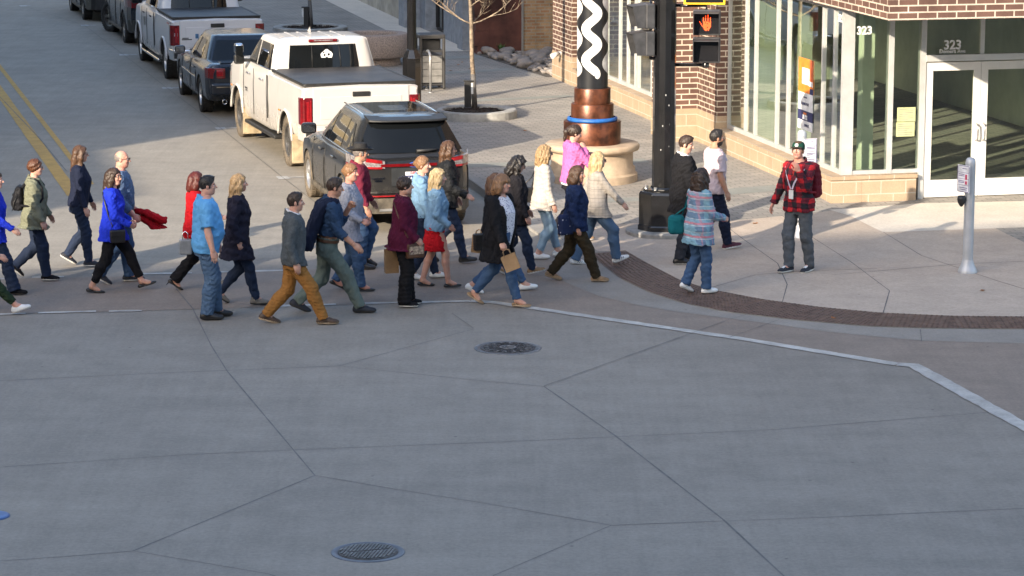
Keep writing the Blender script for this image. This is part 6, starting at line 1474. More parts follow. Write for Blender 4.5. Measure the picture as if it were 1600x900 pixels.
def hair(S, col, sty, f0, hv, Hs):
    if sty == 'none': return
    c0 = np.array(S['MH'].translation); f = Field(c0 + np.array([-.28, -.24, -.48]), c0 + np.array([.24, .24, .20]), .0085); HRm = S['HRm']; E = lambda c, r, kk=.02, sub=False, M=None: f.ell(hv(*c), [q * Hs for q in r], HRm if M is None else M, kk, sub)
    vol = {'short': .008, 'crop': .004, 'fringe': .022, 'bald': .003, 'pixie': .012}.get(sty, .015)
    lat = {'short': .0025, 'crop': .002, 'bald': .003}.get(sty, vol * .8); E((-.016, 0, .034), (.099 + vol, .079 + lat, .098 + vol), 0)
    def face(p=(.078, 0, .068), n=(.80, 0, -.60), low=-.06):
        q = hv(*p); nn = np.array(HRm.to_3x3() @ Vector(n)); f.cut(q, nn)
        if low is not None: f.cut(hv(0, 0, low), np.array(HRm.to_3x3() @ Vector((.15, 0, -1))))
    down = Vector((0, 0, -1))
    if sty in ('short', 'crop'):
        face((.080 if sty == 'short' else .074, 0, .078), (.80, 0, -.60), -.052)
        if sty == 'short': E((.022, .006, .118), (.062, .052, .020), .03)
        for s_ in (-1, 1): f.cap(hv(.018, s_ * .077, .02), hv(.020, s_ * .077, -.022), .008, .006, .006)
        f.ruffle(.0025, .03, 3)
    elif sty == 'bald':
        face((.0, 0, .02), (.5, 0, .87), -.055); f.cut(hv(.02, 0, 0), np.array(HRm.to_3x3() @ Vector((1, 0, 0))))
    elif sty == 'pixie':
        E((-.045, 0, .03), (.078, .082, .084), .03); face((.090, 0, .062), (.84, 0, -.54), -.085); f.ruffle(.004, .05, 4, (1, 1, .5))
    elif sty in ('bun', 'pony'):
        face((.080, 0, .070), (.80, 0, -.60), -.055)
        if sty == 'bun': E((-.115, 0, .025), (.045, .045, .042), .012)
        else: f.cap(hv(-.11, 0, .06), hv(-.155, 0, -.02), .03, .034, .02); f.cap(hv(-.155, 0, -.02), hv(-.14, 0, -.16), .034, .014, .02)
        f.ruffle(.003, .03, 5)
    else:
        L = {'bob': .13, 'fringe': .12, 'shoulder': .20, 'long': .30, 'xlong': .38}[sty]
        face((.074, 0, .072), (.84, 0, -.54), None)
        if sty == 'fringe':
            E((.072, 0, .052), (.034, .062, .036), .02)
        b = S.get('hair_back', 0.0); wv = 1.15 if L > .25 else 1.25
        for s in (-1, 1):
            p = [hv(.012, s * .074, .035), hv(-.004, s * .086, -.05), hv(-.022 + (.03 if S.get('hair_front') else 0), s * .084, -.05 - L * .45), hv(-.04 + (.06 if S.get('hair_front') else 0), s * .074, -.04 - L * .92)]
            for a, c, r0, r1 in ((p[0], p[1], .022, .028), (p[1], p[2], .028, .029), (p[2], p[3], .029, .014)): f.cap(a, c, r0 * wv, r1 * wv, .03)
        p = [hv(-.075, 0, .03), hv(-.092, 0, -.07), hv(-.105 - b, 0, -.06 - L * .5), hv(-.105 - b, 0, -.05 - L)]
        for yo in (-.05, 0, .05):
            for a, c, r0, r1 in ((p[0], p[1], .043, .044), (p[1], p[2], .044, .038), (p[2], p[3], .038, .016)): f.cap(a + np.array(HRm.to_3x3() @ Vector((0, yo, 0))), c + np.array(HRm.to_3x3() @ Vector((0, yo * 1.1, 0))), r0, r1, .03)
        f.ruffle(.0052 if S.get('curly') else .0032, .06 if S.get('curly') else .09, S.get('seed', 1), (1, 1, .8 if S.get('curly') else .45))
    f.ruffle(.0016, .022, 9, (1, 1, .25)); mk('hair', [f.mesh()], [HR[col]], S['root'])
def legwear(S, B):
    """legs: dict(kind='trousers'|'skirt', mat, fit, hem, flare)"""
    J, k = S['J'], S['k']; L = S['legs']; fit = L.get('fit', .012); W_ = S['w']; hem = L.get('hem', 1.0); zt = L.get('top', 1.02)
    f = Field((-.66, -.36, .0), (.70, .36, 1.14 * k), .0105)
    if L['kind'] == 'skirt':
        zb = L.get('len', .60); q = S['sections'](.014, .82, zt); a = q[0]; q = [(zb, a[1] + .045, a[2] + .012, a[3] + .02), (.72, a[1] + .03, a[2] + .012, a[3] + .01)] + q; f.stack(q, S['T'], 0); f.ruffle(.004, .09, 3)
    else:
        f.stack(S['sections'](.004, .80, zt), S['T'], 0)
        for sd in 'RL':
            h, kn, an = J['hip' + sd], J['knee' + sd], J['ank' + sd]; ae = kn.lerp(an, hem); tw = W_ ** .45
            f.cap(h + Vector((0, 0, -.03)), kn, (B['thigh'] + .006 + fit * .5) * k * tw, (B['knee'] + .004 + fit) * k, .035)
            rc, ra_ = (B['calf'] + .004 + fit * .8) * k * tw, (B['ank'] + .006 + fit + L.get('flare', 0)) * k; m = kn.lerp(ae, .35) + Vector((-.012, 0, 0))
            f.cap(kn, m, (B['knee'] + .003 + fit) * k, rc, .03); f.cap(m, ae + (ae - m).normalized() * .012, rc, ra_, .03, flat=True)
        f.ruffle(L.get('wr', .0036), .10, S.get('seed', 1) + 11, (1, 1, 1.5))
    mk(L.get('name', 'trousers' if L['kind'] != 'skirt' else 'skirt'), [f.mesh()], L['mat'], S['root'])
    if L.get('belt'):
        b = MB(); q = S['sections'](.020, zt - .045, zt - .01); V = []; n = 28
        for z, rx, ry, xo in (q[0], q[-1]):
            for i in range(n): a = 2 * math.pi * i / n; ca, sa = math.cos(a), math.sin(a); p = 2 / 2.3; V.append(S['T'] @ Vector((xo + rx * math.copysign(abs(ca) ** p, ca), ry * math.copysign(abs(sa) ** p, sa), z)))
        b.add(V, [(i, (i + 1) % n, n + (i + 1) % n, n + i) for i in range(n)], smooth=True); b.build('belt', L['belt'], S['root'])
def topwear(S, B, G_, inner=False):
    """garment: dict(name, mat, sleeve 0..2 (1 = elbow), hem z, inf, open, collar)"""
    J, k, TT = S['J'], S['k'], S['TT']; inf = G_.get('inf', .014); hem = G_.get('hem', .90); sl = 0 if inner and S['top'] else G_.get('sleeve', 2.0); W_ = S['w']; loose = G_.get('loose', .6)
    f = Field((-.62, -.56, hem * k - .14), (.66, .56, 1.58 * k), .0095 if not G_.get('coarse') else .011)
    lo = max(.60, hem)
    sec = S['sections'](inf, min(lo, .95) if not G_.get('top') else lo, G_.get('top', 1.47), loose, G_.get('flare', .0))
    if lo < .82: sec = [q for q in sec if q[0] >= .82]; a = sec[0]; sec = [(lo, a[1] + G_.get('flare', .0) * .3 + .02, a[2] + G_.get('flare', .0) * .3 + .012, a[3] + .01)] + sec
    else: sec = [q for q in sec if q[0] >= lo - 1e-6]
    f.stack(sec, TT, 0)
    f.ell(np.array(TT @ Vector((-.018, 0, 1.40))), (.085 * k + inf, (B['shw'] + .015) * k * W_ ** .5, .075 * k + inf * .6), S['TT'].to_3x3().normalized(), .03) if not inner else None
    if sl > 0:
        for sd in 'RL':
            s_, e_, w_ = J['sh' + sd], J['el' + sd], J['wr' + sd]; ru, re, rw = (B['ua'] + inf * .95) * k * W_ ** .5, (B['el'] + inf * .95) * k, (B['wr'] + inf * .85 + G_.get('cuff', 0)) * k
            if sl <= 1: f.cap(s_, s_.lerp(e_, sl), ru, ru * 1.06, .035, flat=True)
            else: f.cap(s_, e_, ru, re, .035); f.cap(e_, e_.lerp(w_, sl - 1), re, rw if sl > 1.8 else re * .95, .012, flat=True)
    if hem < .87 and not inner:                              # long hems drape over the thighs
        for sd in 'RL':
            h_, k_ = J['hip' + sd], J['knee' + sd]; fit = (S['legs'] or {}).get('fit', .012); rr = (B['thigh'] + .008 + fit * .5) * k * W_ ** .45 + inf * .8; f.cap(h_ + Vector((0, 0, .02)), h_.lerp(k_, .62 if hem < .78 else .42), rr, rr * .98, .07)
    f.cut(np.array(TT @ Vector((0, 0, hem))), np.array(TT.to_3x3() @ Vector((.0, 0, -1))))
    # neck opening and collar
    nk = np.array(TT @ Vector((-.016, 0, 1.46))); hcp = np.array(TT @ Vector((.03, 0, 1.60)))
    f.cap(nk + np.array([.01, 0, .0]), hcp, (B['neck'] + G_.get('neck', .008)) * k, (B['neck'] + .03) * k, 0, True)
    col = G_.get('collar', .0)
    if col:
        X, Y, Z = f._pts([0, 0, 0], f.n); Ti = np.array(TT.inverted()); x = Ti[0, 0] * X + Ti[0, 1] * Y + Ti[0, 2] * Z + Ti[0, 3]; y = Ti[1, 0] * X + Ti[1, 1] * Y + Ti[1, 2] * Z + Ti[1, 3]; z = Ti[2, 0] * X + Ti[2, 1] * Y + Ti[2, 2] * Z + Ti[2, 3]
        zz = z + .35 * (x + .02); rr = np.sqrt(((x + .018) / 1.12) ** 2 + (y) ** 2); r0 = B['neck'] + .018 + .25 * np.maximum(0, 1.475 - zz); d = np.maximum(np.abs(rr - r0) - .009, np.abs(zz - 1.465) - col); f.F = np.minimum(f.F, np.where(np.abs(zz - 1.465) < col + .03, d, 1))
    if G_.get('hood'): f.ell(np.array(TT @ Vector((-.095, 0, 1.44))), (.055, .105, .075), TT.to_3x3().normalized(), .03); f.cap(np.array(TT @ Vector((.05, .055, 1.44))), np.array(TT @ Vector((-.06, .095, 1.46))), .024, .034, .02); f.cap(np.array(TT @ Vector((.05, -.055, 1.44))), np.array(TT @ Vector((-.06, -.095, 1.46))), .024, .034, .02)
    op = G_.get('open', 0)
    if op:                                                  # open front: a wedge cut away that shows the shirt below
        Ti = np.array(TT.inverted()); X, Y, Z = f._pts([0, 0, 0], f.n); x = Ti[0, 0] * X + Ti[0, 1] * Y + Ti[0, 2] * Z + Ti[0, 3]; y = Ti[1, 0] * X + Ti[1, 1] * Y + Ti[1, 2] * Z + Ti[1, 3]; z = Ti[2, 0] * X + Ti[2, 1] * Y + Ti[2, 2] * Z + Ti[2, 3]
        lo_z = G_.get('open_to', hem - .1); wdt = op * np.clip((z - lo_z) / max(.05, 1.42 - lo_z), .0, 1.0) + (G_.get('open_low', 0)); d = np.maximum(np.abs(y) - wdt, .02 - x); d = np.maximum(d, lo_z - z); f.F = np.maximum(f.F, -d)
    if not inner and G_.get('wrinkle', 1): f.ruffle(G_.get('wr', .0046), .12, S.get('seed', 1) + 5, (1, 1, 1.2)); f.ruffle(.0012, .04, S.get('seed', 1) + 6)
    mf = G_.get('matfn'); mats = G_['mat'] if isinstance(G_['mat'], (list, tuple)) else [G_['mat']]
    iT = np.array(TT.inverted())
    mk(G_['name'], [f.mesh()], list(mats), S['root'], (lambda C: mf(C @ iT[:3, :3].T + iT[:3, 3])) if mf else None)
def shoes(S, B):
    J, k = S['J'], S['k']; D = S['shoes']; kind = D.get('kind', 'sneaker'); ks = k * (1.0 if S['sex'] == 'm' else .92)
    for sd, s in (('R', -1), ('L', 1)):
        an = J['ank' + sd]; M = Matrix.Translation(an) @ rotm('Z', s * 5) @ rotm('Y', J['pit' + sd]) @ Matrix.Scale(ks, 4) @ Matrix.Translation((0, 0, -.085)); Rm = rotm('Z', s * 5) @ rotm('Y', J['pit' + sd])
        P = lambda x, y, z: np.array(M @ Vector((x, y, z))); f = Field(np.array(an) - .27, np.array(an) + .27, .0075); E = lambda c, r, kk=.02, sub=False: f.ell(P(*c), [q * ks for q in r], Rm, kk, sub)
        if kind in ('sneaker', 'shoe', 'boot'):
            E((.055, 0, .030), (.135, .043, .036), 0); E((-.035, 0, .045), (.050, .036, .055), .03); E((.125, 0, .026), (.070, .046, .030), .03)
            f.cap(P(.0, 0, .07), P(.075, 0, .05), .038 * ks, .032 * ks, .03)
            if kind == 'boot': f.cap(P(-.01, 0, .08), P(-.015, 0, .20), .047 * ks, .052 * ks, .03)
        else:
            E((.125, 0, .020), (.080, .040, .024), 0); E((-.035, 0, .028), (.045, .034, .030), .02); E((.05, 0, .012), (.115, .034, .014), .02)
            f.cap(P(.03, 0, .09), P(.11, 0, .06), .043 * ks, .030 * ks, 0, True)
            if kind == 'heel': f.cap(P(-.055, 0, .02), P(-.06, 0, -.055), .013 * ks, .007 * ks, .01)
        E((.055, 0, .012), (.142, .047, .017), .004) if kind in ('sneaker', 'boot') else None
        if kind != 'heel': f.cut(P(0, 0, .0), np.array(Rm.to_3x3() @ Vector((0, 0, -1))))
        iM = np.array(M.inverted()); sz = D.get('sole_h', .024)
        def mf(C):
            h = C @ iM[:3, :3].T + iM[:3, 3]; o = np.where(h[:, 2] < sz, 1, 0)
            if D.get('stripe'): st = (np.abs(((h[:, 0] - h[:, 2] * .5) * 1000) % 30 - 15) < 6) & (h[:, 0] > .02) & (h[:, 0] < .11) & (h[:, 2] > .026) & (h[:, 2] < .06); o = np.where(st, 2, o)
            if D.get('lace'): o = np.where((np.abs(h[:, 1]) < .022) & (h[:, 0] > .05) & (h[:, 0] < .125) & (h[:, 2] > .045), 2, o)
            return o
        mk('shoe', [f.mesh()], [D['mat'], D.get('sole', M_SOLED), D.get('mat2', M_SOLED)], S['root'], mf)
# ------------------------------------------------------------------ the crowd on the crossing
DEN = cloth('blue_denim', (.075, .125, .205), .85, .25, 4, .10); DEND = cloth('dark_denim', (.020, .030, .058), .85, .25, 4, .10); DENL = cloth('pale_denim', (.23, .33, .42), .85, .25, 4, .10); DENM = cloth('mid_denim', (.045, .085, .165), .85, .25, 4, .10); DENJ = cloth('denim_jacket_cloth', (.17, .29, .42), .85, .4, 6, .2)
BLKC = cloth('black_cloth', (.011, .011, .013)); BLKW = cloth('black_wool', (.016, .015, .018)); NAVY = cloth('navy_cloth', (.012, .016, .034)); NAVC = cloth('navy_coat_cloth', (.020, .019, .032)); NAVF = cloth('navy_fleece', (.012, .022, .062), .9, .6, 14, .3)
ROYAL = cloth('royal_blue_cloth', (.012, .030, .42), .8, .3); OLIVE = cloth('olive_cotton', (.155, .160, .112)); HEATH = cloth('heather_blue', (.085, .13, .22), .9, .3, 30, .3); REDC = cloth('red_cloth', (.42, .010, .016)); SKYP = cloth('sky_blue_jersey', (.115, .335, .62), .85, .3, 4, .08)
GREYK = cloth('grey_knit', (.075, .085, .092), .9, .35, 40, .2); CHINO = cloth('tan_chino', (.27, .125, .035), .85, .35, 4, .12); SLATE = cloth('grey_green_cotton', (.115, .145, .13), .85, .35); DKSH = cloth('dark_blue_shirting', (.025, .05, .10)); LGREY = cloth('pale_grey_knit', (.25, .265, .32), .9, .35, 30, .15)
MAROON = cloth('maroon_shirt_cloth', (.135, .018, .036)); PLUM = cloth('plum_blouse_cloth', (.065, .008, .026)); PINK = cloth('pink_fleece', (.50, .125, .31), .9, .35, 5, .08); PPINK = cloth('pale_pink_jersey', (.50, .40, .42), .85, .3, 4, .06); DKBR = cloth('dark_olive_trouser', (.032, .024, .014)); GREYT = cloth('grey_trouser', (.085, .095, .108)); DKGT = cloth('charcoal_trouser', (.026, .029, .038)); SUIT = cloth('black_suiting', (.012, .012, .014), .85, .12)
MUST = cloth('mustard_knit', (.50, .25, .02)); GREENT = cloth('dark_green_trouser', (.020, .036, .020)); WHT = cloth('white_shirting', (.66, .67, .70), .8, .25, 4, .04); PUFF = cloth('black_quilting', (.014, .015, .017), .6, .6, 10, .2); TEALC = cloth('teal_cloth', (.010, .12, .14)); GRNCAP = cloth('green_cap_cloth', (.012, .05, .035))
LEA = pm('black_leather', (.014, .013, .013), .38, 0, .2, 8, .1); LEAB = pm('brown_leather', (.085, .035, .015), .5, 0, .25, 8, .1); SUEDE = pm('tan_suede', (.26, .165, .09), .85, 0, .15, 9, .1); WSHOE = pm('white_shoe', (.70, .70, .69), .6, 0, .05, 8); GSHOE = pm('grey_suede', (.16, .145, .125), .85, 0, .15, 9); MSHOE = pm('maroon_shoe', (.07, .012, .025), .7, 0, .15, 9); NSHOE = pm('navy_shoe', (.012, .015, .024), .7, 0, .15, 9); BRSHOE = pm('brown_shoe', (.055, .03, .016), .55, 0, .2, 9)
KRAFT = pm('kraft_paper', (.34, .21, .105), .85, 0, .08, 8, .2); STEELB = pm('silver_bag', (.33, .34, .35), .35, .4, .1, 8)
def TR(mat, fit=.012, **k): return dict(kind='trousers', mat=mat, fit=fit, **k)
def SH(mat, kind='sneaker', sole=None, **k): return dict(mat=mat, kind=kind, sole=sole or M_SOLE, **k)
gp2 = lambda x, y: (*G(x, y), .0)
def on(x, y): p = GS(x, y); return (p.x, p.y, p.z)
C = {}
def cast(key, at, label, walk=False, **k):
    z = at[2] + .009; k.setdefault('heading', 6); k['seed'] = len(C) * 7 + 3; C[key] = person(dict(at=at, z=z, label=label, **k))
POCK = (-10, 12, 32, 18)
cast('P1', gp2(-6, 460), 'person in a royal blue jacket and dark jeans cut by the left edge', sex='f', H=1.66, hair=('dkbrown', 'pony'), top=dict(name='jacket', mat=ROYAL, hem=.80), legs=TR(DEND, .018, flare=.03), shoes=SH(BLKC, sole=M_SOLED), feetR=(.24, 0, 0), feetL=(-.26, .05, 25), armR=(14, 6, 42, 0), armL=(-5, 8, 30, 0), head_yaw=-8)
cast('P2', gp2(-44, 492), 'person mostly outside the left edge with a mustard sleeve, green trousers and white trainers', sex='f', H=1.66, hair=('brown', 'bob'), top=dict(name='jumper', mat=MUST, hem=.88, sleeve=1.55), legs=TR(GREENT, .008, hem=.80), shoes=SH(WSHOE), feetR=(.56, .03, -16), feetL=(-.28, .08, 35), armR=(42, 6, 16, 0), armL=(-20, 8, 15, 0))
cast('P3', gp2(56, 438), 'person in an olive jacket with short auburn hair, glasses and a black backpack', sex='f', H=1.66, w=1.06, fat=.25, hair=('auburn', 'pixie'), glasses='clear', top=dict(name='jacket', mat=OLIVE, hem=.79, collar=.028, inf=.020, flare=.12, loose=.9), legs=TR(DEND, .020), shoes=SH(BLKC), feetR=(.15, 0, 0), feetL=(-.26, .11, 42), armR=(8, 8, 16, 0), armL=(14, 8, 20, 0))
cast('P4', gp2(126, 416), 'person with long brown hair and sunglasses in a navy jumper and jeans', sex='f', H=1.69, hair=('brown', 'xlong'), glasses='sun', top=dict(name='jumper', mat=NAVY, hem=.90, inf=.012, loose=.5), legs=TR(DEND, .010), shoes=SH(NSHOE), feetR=(.12, 0, 0), feetL=(-.18, .07, 32), armR=(6, 8, 14, 0), armL=(12, 8, 16, 0), fat=.15)
cast('P6', gp2(190, 442), 'bald person with glasses in a heather blue shirt and jeans carrying a red cloth', sex='m', H=1.80, fat=.35, hair=('grey', 'bald'), glasses='clear', skin='rosy', top=dict(name='shirt', mat=HEATH, hem=.86, sleeve=1.7, collar=.022, inf=.018, loose=.8), legs=TR(DENM, .018), shoes=SH(NSHOE), feetR=(-.27, .06, 30), feetL=(.10, 0, 0), armR=(4, 10, 40, 6), armL=(2, 8, 44, 0), grip=60, head_yaw=-10)
cast('P5', gp2(178, 456), 'person in a royal blue blazer, black trousers and flat black shoes with glasses', sex='f', H=1.70, hair=('dkbrown', 'shoulder'), glasses='clear', top=dict(name='blazer', mat=ROYAL, hem=.78, inf=.018, collar=.022, open=.05, loose=.8, flare=.08), inner=dict(name='blouse', mat=NAVY, inf=.002, hem=.98), legs=TR(BLKC, .008, hem=.78), shoes=SH(LEA, 'flat', M_SOLED), feetL=(.36, .03, -16), feetR=(-.28, 0, 6), armR=(8, 6, 58, 28), armL=(10, 4, 58, 34), grip=45, head_yaw=-32, heading=4)
cast('P7', gp2(306, 455), 'person in a red jacket with dark red hair behind the sky blue polo', sex='f', H=1.62, hair=('red', 'bob'), top=dict(name='jacket', mat=REDC, hem=.82, inf=.02, collar=.02), legs=TR(BLKC, .018, flare=.02), shoes=SH(LEA, 'heel', M_SOLED), feetR=(.22, 0, 0), feetL=(-.27, .06, 36), armR=(26, 8, 62, 0), armL=(-8, 8, 20, 0), grip=50)
cast('P8', gp2(323, 498), 'heavy set person in a sky blue polo shirt, blue jeans and black shoes', sex='m', H=1.82, fat=.72, w=1.02, hair=('black', 'short'), top=dict(name='polo_shirt', mat=SKYP, hem=.84, sleeve=.85, collar=.024, inf=.018, loose=.9, flare=.02, wr=.0022), legs=TR(DEN, .024, belt=None), shoes=SH(LEA, 'shoe', M_SOLED), feetR=(.0, 0, 0), feetL=(.13, 0, 0), armR=(3, 13, 12, 0), armL=(8, 12, 18, 0), heading=10, head_yaw=-4)
cast('P9', gp2(372, 476), 'person with long blonde hair in a dark navy coat and slim jeans', sex='f', H=1.73, hair=('dkblonde', 'long'), top=dict(name='coat', mat=NAVC, hem=.66, inf=.022, collar=.02, open=.045, loose=1.0, flare=.12), inner=dict(name='blouse', mat=BLKC, inf=.004, hem=.98), legs=TR(DEND, .006), shoes=SH(GSHOE, 'boot', M_SOLED), feetR=(.23, 0, 0), feetL=(-.23, .07, 34), armR=POCK, armL=POCK, grip=30)
cast('P10', gp2(459, 506), 'person in a grey zip neck jumper and tan trousers with hands in pockets', sex='m', H=1.73, hair=('dkbrown', 'short'), top=dict(name='jumper', mat=GREYK, hem=.86, collar=.034, inf=.014, loose=.6), inner=dict(name='shirt', mat=WHT, inf=.002, hem=1.37, collar=.05, wrinkle=0), legs=TR(CHINO, .016), shoes=SH(BRSHOE, 'sneaker', M_GUM), feetR=(.36, 0, 0), feetL=(-.33, .02, 16), armR=POCK, armL=POCK, head_yaw=0)
cast('P12', gp2(545, 455), 'person in a pale grey cardigan and jeans with tied back hair, turned towards the camera', sex='f', H=1.71, fat=.35, hair=('ltbrown', 'bun'), skin='rosy', top=dict(name='cardigan', mat=LGREY, hem=.74, inf=.018, loose=.9, flare=.06), legs=TR(DENM, .014), shoes=SH(LEA, 'flat', M_SOLED), feetR=(.16, 0, 0), feetL=(-.16, .05, 25), armR=(2, 10, 66, 18), armL=(2, 8, 60, 26), head_yaw=-30, twist=-16, grip=45)
cast('P13', gp2(560, 420), 'person in a black broad brimmed hat and maroon shirt', sex='m', H=1.72, fat=.2, hair=('grey', 'crop'), skin='tan', top=dict(name='shirt', mat=MAROON, hem=.94, collar=.026, inf=.016), legs=TR(DENM, .018, belt=LEA), shoes=SH(LEA, 'boot', M_SOLED), feetR=(.04, 0, 0), feetL=(.10, .06, 20), armR=(4, 10, 20, 0), armL=(10, 8, 30, 0))
cast('P11', gp2(512, 488), 'person with a navy jacket slung over the shoulder in grey green trousers', sex='m', H=1.83, hair=('dkbrown', 'short'), skin='tan', top=dict(name='shirt', mat=DKSH, hem=1.0, sleeve=1.45, collar=.026, inf=.014), legs=TR(SLATE, .016, belt=LEAB), shoes=SH(NSHOE, 'shoe', M_SOLED), feetR=(.40, 0, 0), feetL=(-.37, .04, 24), armR=(22, 10, 34, -6), armL=(34, 20, 128, 12), lean=8, head_pitch=6, gripL=80)
cast('P14', gp2(629, 479), 'person in a plum blouse and wide black trousers with short dark hair', sex='f', H=1.68, fat=.5, w=1.08, hair=('dkbrown', 'pixie'), top=dict(name='blouse', mat=PLUM, hem=.80, inf=.022, collar=.02, loose=1.0, flare=.12), legs=TR(BLKC, .030, flare=.02), shoes=SH(BLKC), feetR=(.02, 0, 0), feetL=(.08, 0, 0), armR=(2, 10, 46, 14), armL=(6, 10, 30, 0), grip=40)
cast('P16', gp2(657, 437), 'person with a hair bun in a denim jacket behind the red skirt', sex='f', H=1.70, hair=('ltbrown', 'bun'), top=dict(name='denim_jacket', mat=DENJ, hem=.92, collar=.024, inf=.018), legs=TR(DEND, .008), shoes=SH(WSHOE), feetR=(-.12, .03, 15), feetL=(.20, 0, 0), armR=(8, 8, 20, 0), armL=(0, 8, 20, 0), head_yaw=-22)
cast('P17', gp2(697, 411), 'person with long brown hair and dark glasses in a black padded jacket and black boots', sex='f', H=1.74, hair=('brown', 'long'), glasses='sun', top=dict(name='padded_jacket', mat=PUFF, hem=.84, collar=.034, inf=.028, loose=.9), legs=TR(DEND, .006), shoes=SH(LEA, 'boot', M_SOLED, sole_h=.035), feetR=(.24, .01, -6), feetL=(-.22, .06, 30), armR=(8, 8, 58, -4), armL=(6, 8, 30, 0))
cast('P15', gp2(681, 449), 'person with wavy blonde hair in a denim jacket and short red skirt', sex='f', H=1.60, fat=.2, hair=('blonde', 'long'), curly=True, top=dict(name='denim_jacket', mat=DENJ, hem=.88, collar=.026, inf=.020, loose=.9, open=.03), inner=dict(name='blouse', mat=MAROON, inf=.002, hem=.98), legs=dict(kind='skirt', mat=REDC, len=.58, top=1.0), shoes=SH(LEA, 'flat', M_SOLED), feetR=(.16, 0, -4), feetL=(-.17, 0, 4), armR=(0, 10, 52, 18), armL=POCK, head_yaw=-6)
cast('P20', gp2(805, 431), 'person with dark curly hair in a black jacket looking down behind the pair with bags', sex='f', H=1.64, hair=('black', 'shoulder'), curly=True, glasses='clear', top=dict(name='jacket', mat=BLKW, hem=.78, collar=.02, inf=.020, loose=.9), legs=TR(DEND, .010), shoes=SH(SUEDE, sole=M_SOLE), feetR=(.22, .03, -12), feetL=(-.22, .05, 28), armR=(6, 8, 22, 0), armL=(10, 8, 30, 0), head_pitch=22, hair_front=True)
cast('P19', gp2(770, 457), 'person with brown hair in a black coat half hidden behind the long cardigan', sex='f', H=1.70, hair=('brown', 'shoulder'), top=dict(name='coat', mat=BLKC, hem=.72, inf=.020, loose=.9), legs=TR(DENM, .008, hem=.86), shoes=SH(WSHOE), feetR=(-.28, .03, 18), feetL=(.42, .0, -6), armR=(-14, 10, 20, 0), armL=(16, 8, 26, 0), head_yaw=12)
cast('P18', gp2(780, 478), 'person in a long black cardigan and spotted blouse turned towards the camera', sex='f', H=1.74, fat=.35, w=1.06, hair=('ltbrown', 'fringe'), skin='fair', top=dict(name='cardigan', mat=BLKC, hem=.64, inf=.022, loose=1.0, open=.10, open_low=.05, flare=.10), inner=dict(name='blouse', mat=patterned('spotted_blouse_cloth', 'dots'), inf=.012, hem=.84, neck=.02), legs=TR(DENM, .008, hem=.9), shoes=SH(SUEDE, 'flat', M_GUM), feetR=(.24, 0, 0), feetL=(-.33, .06, 32), armR=(16, 9, 14, 0), armL=(-12, 8, 14, 0), head_yaw=-22, twist=-26, heading=-6, grip=70)
cast('P21', gp2(847, 404), 'person in a cream checked blazer and pale jeans with wavy blonde hair', sex='f', H=1.64, hair=('dkblonde', 'shoulder'), curly=True, glasses='sun', top=dict(name='blazer', mat=patterned('cream_check_cloth', 'window', 'x'), hem=.80, inf=.018, collar=.022, loose=.9, flare=.08, wr=.0022), legs=TR(DENL, .010, hem=.80), shoes=SH(WSHOE), feetR=(-.08, 0, 0), feetL=(.24, .0, -6), armR=(6, 8, 16, 0), armL=(12, 8, 20, 0), heading=14)
cast('P22', on(893, 376), 'person in a bright pink hooded top holding a hand to the face', sex='f', H=1.70, fat=.15, hair=('dkbrown', 'pony'), top=dict(name='hooded_top', mat=PINK, hem=.90, inf=.022, hood=True, loose=.9), inner=dict(name='vest', mat=WHT, inf=.017, hem=.86, top=.93), legs=TR(BLKW, .006), shoes=SH(SUEDE), feetR=(.14, 0, 0), feetL=(-.24, .12, 46), armR=(44, 14, 146, 30), armL=(30, 8, 110, 40), head_pitch=18, grip=75, heading=16)
cast('P24', gp2(930, 414), 'person with very long blonde hair in a grey checked blazer and striped trainers', sex='f', H=1.62, hair=('blonde', 'xlong'), glasses='sun', top=dict(name='blazer', mat=patterned('grey_check_cloth', 'glen', 'x'), hem=.80, inf=.019, collar=.022, loose=.9, flare=.08, wr=.0022), legs=TR(DEN, .022), shoes=SH(WSHOE, stripe=True, sole_h=.016), feetR=(.28, .03, -20), feetL=(-.26, 0, 6), armR=(40, 8, 6, 0), armL=(-20, 8, 15, 0), heading=12, fat=.1)
cast('P23', gp2(897, 440), 'person in a navy fleece and dark brown trousers with short brown hair, looking aside', sex='f', H=1.62, w=1.05, fat=.2, hair=('brown', 'bob'), skin='tan', top=dict(name='fleece', mat=NAVF, hem=.84, collar=.034, inf=.026, loose=.9), legs=TR(DKBR, .022), shoes=SH(SUEDE, 'shoe', M_GUM), feetR=(.29, 0, 0), feetL=(-.30, .03, 18), armR=POCK, armL=POCK, head_yaw=-26, heading=4)
cast('P26', on(1113, 389), 'bearded person in a pale pink tee shirt with a lanyard beside the suited person', sex='m', H=1.74, hair=('black', 'short'), skin='olive', beard=True, top=dict(name='tee_shirt', mat=PPINK, hem=.86, sleeve=.8, inf=.016, loose=.7), legs=TR(NAVY, .012), shoes=SH(MSHOE), feetR=(.20, .0, -10), feetL=(-.20, .05, 28), armR=(6, 9, 16, 0), armL=(10, 8, 20, 0), heading=14)
cast('P25', on(1065, 412), 'person in a black suit jacket with a white collar looking aside at the corner', sex='m', H=1.80, w=1.06, hair=('dkbrown', 'short'), top=dict(name='suit_jacket', mat=SUIT, hem=.72, collar=.018, inf=.020, loose=.8, open=.05, open_to=1.1, flare=.06), inner=dict(name='shirt', mat=WHT, inf=.003, hem=1.12, collar=.045), legs=TR(DKGT, .018), shoes=SH(LEA, 'shoe', M_SOLE, sole_h=.018), feetR=(-.06, 0, 0), feetL=(.14, 0, 0), armR=(4, 9, 14, 0), armL=(8, 8, 16, 0), head_yaw=-30, head_pitch=10, heading=14)
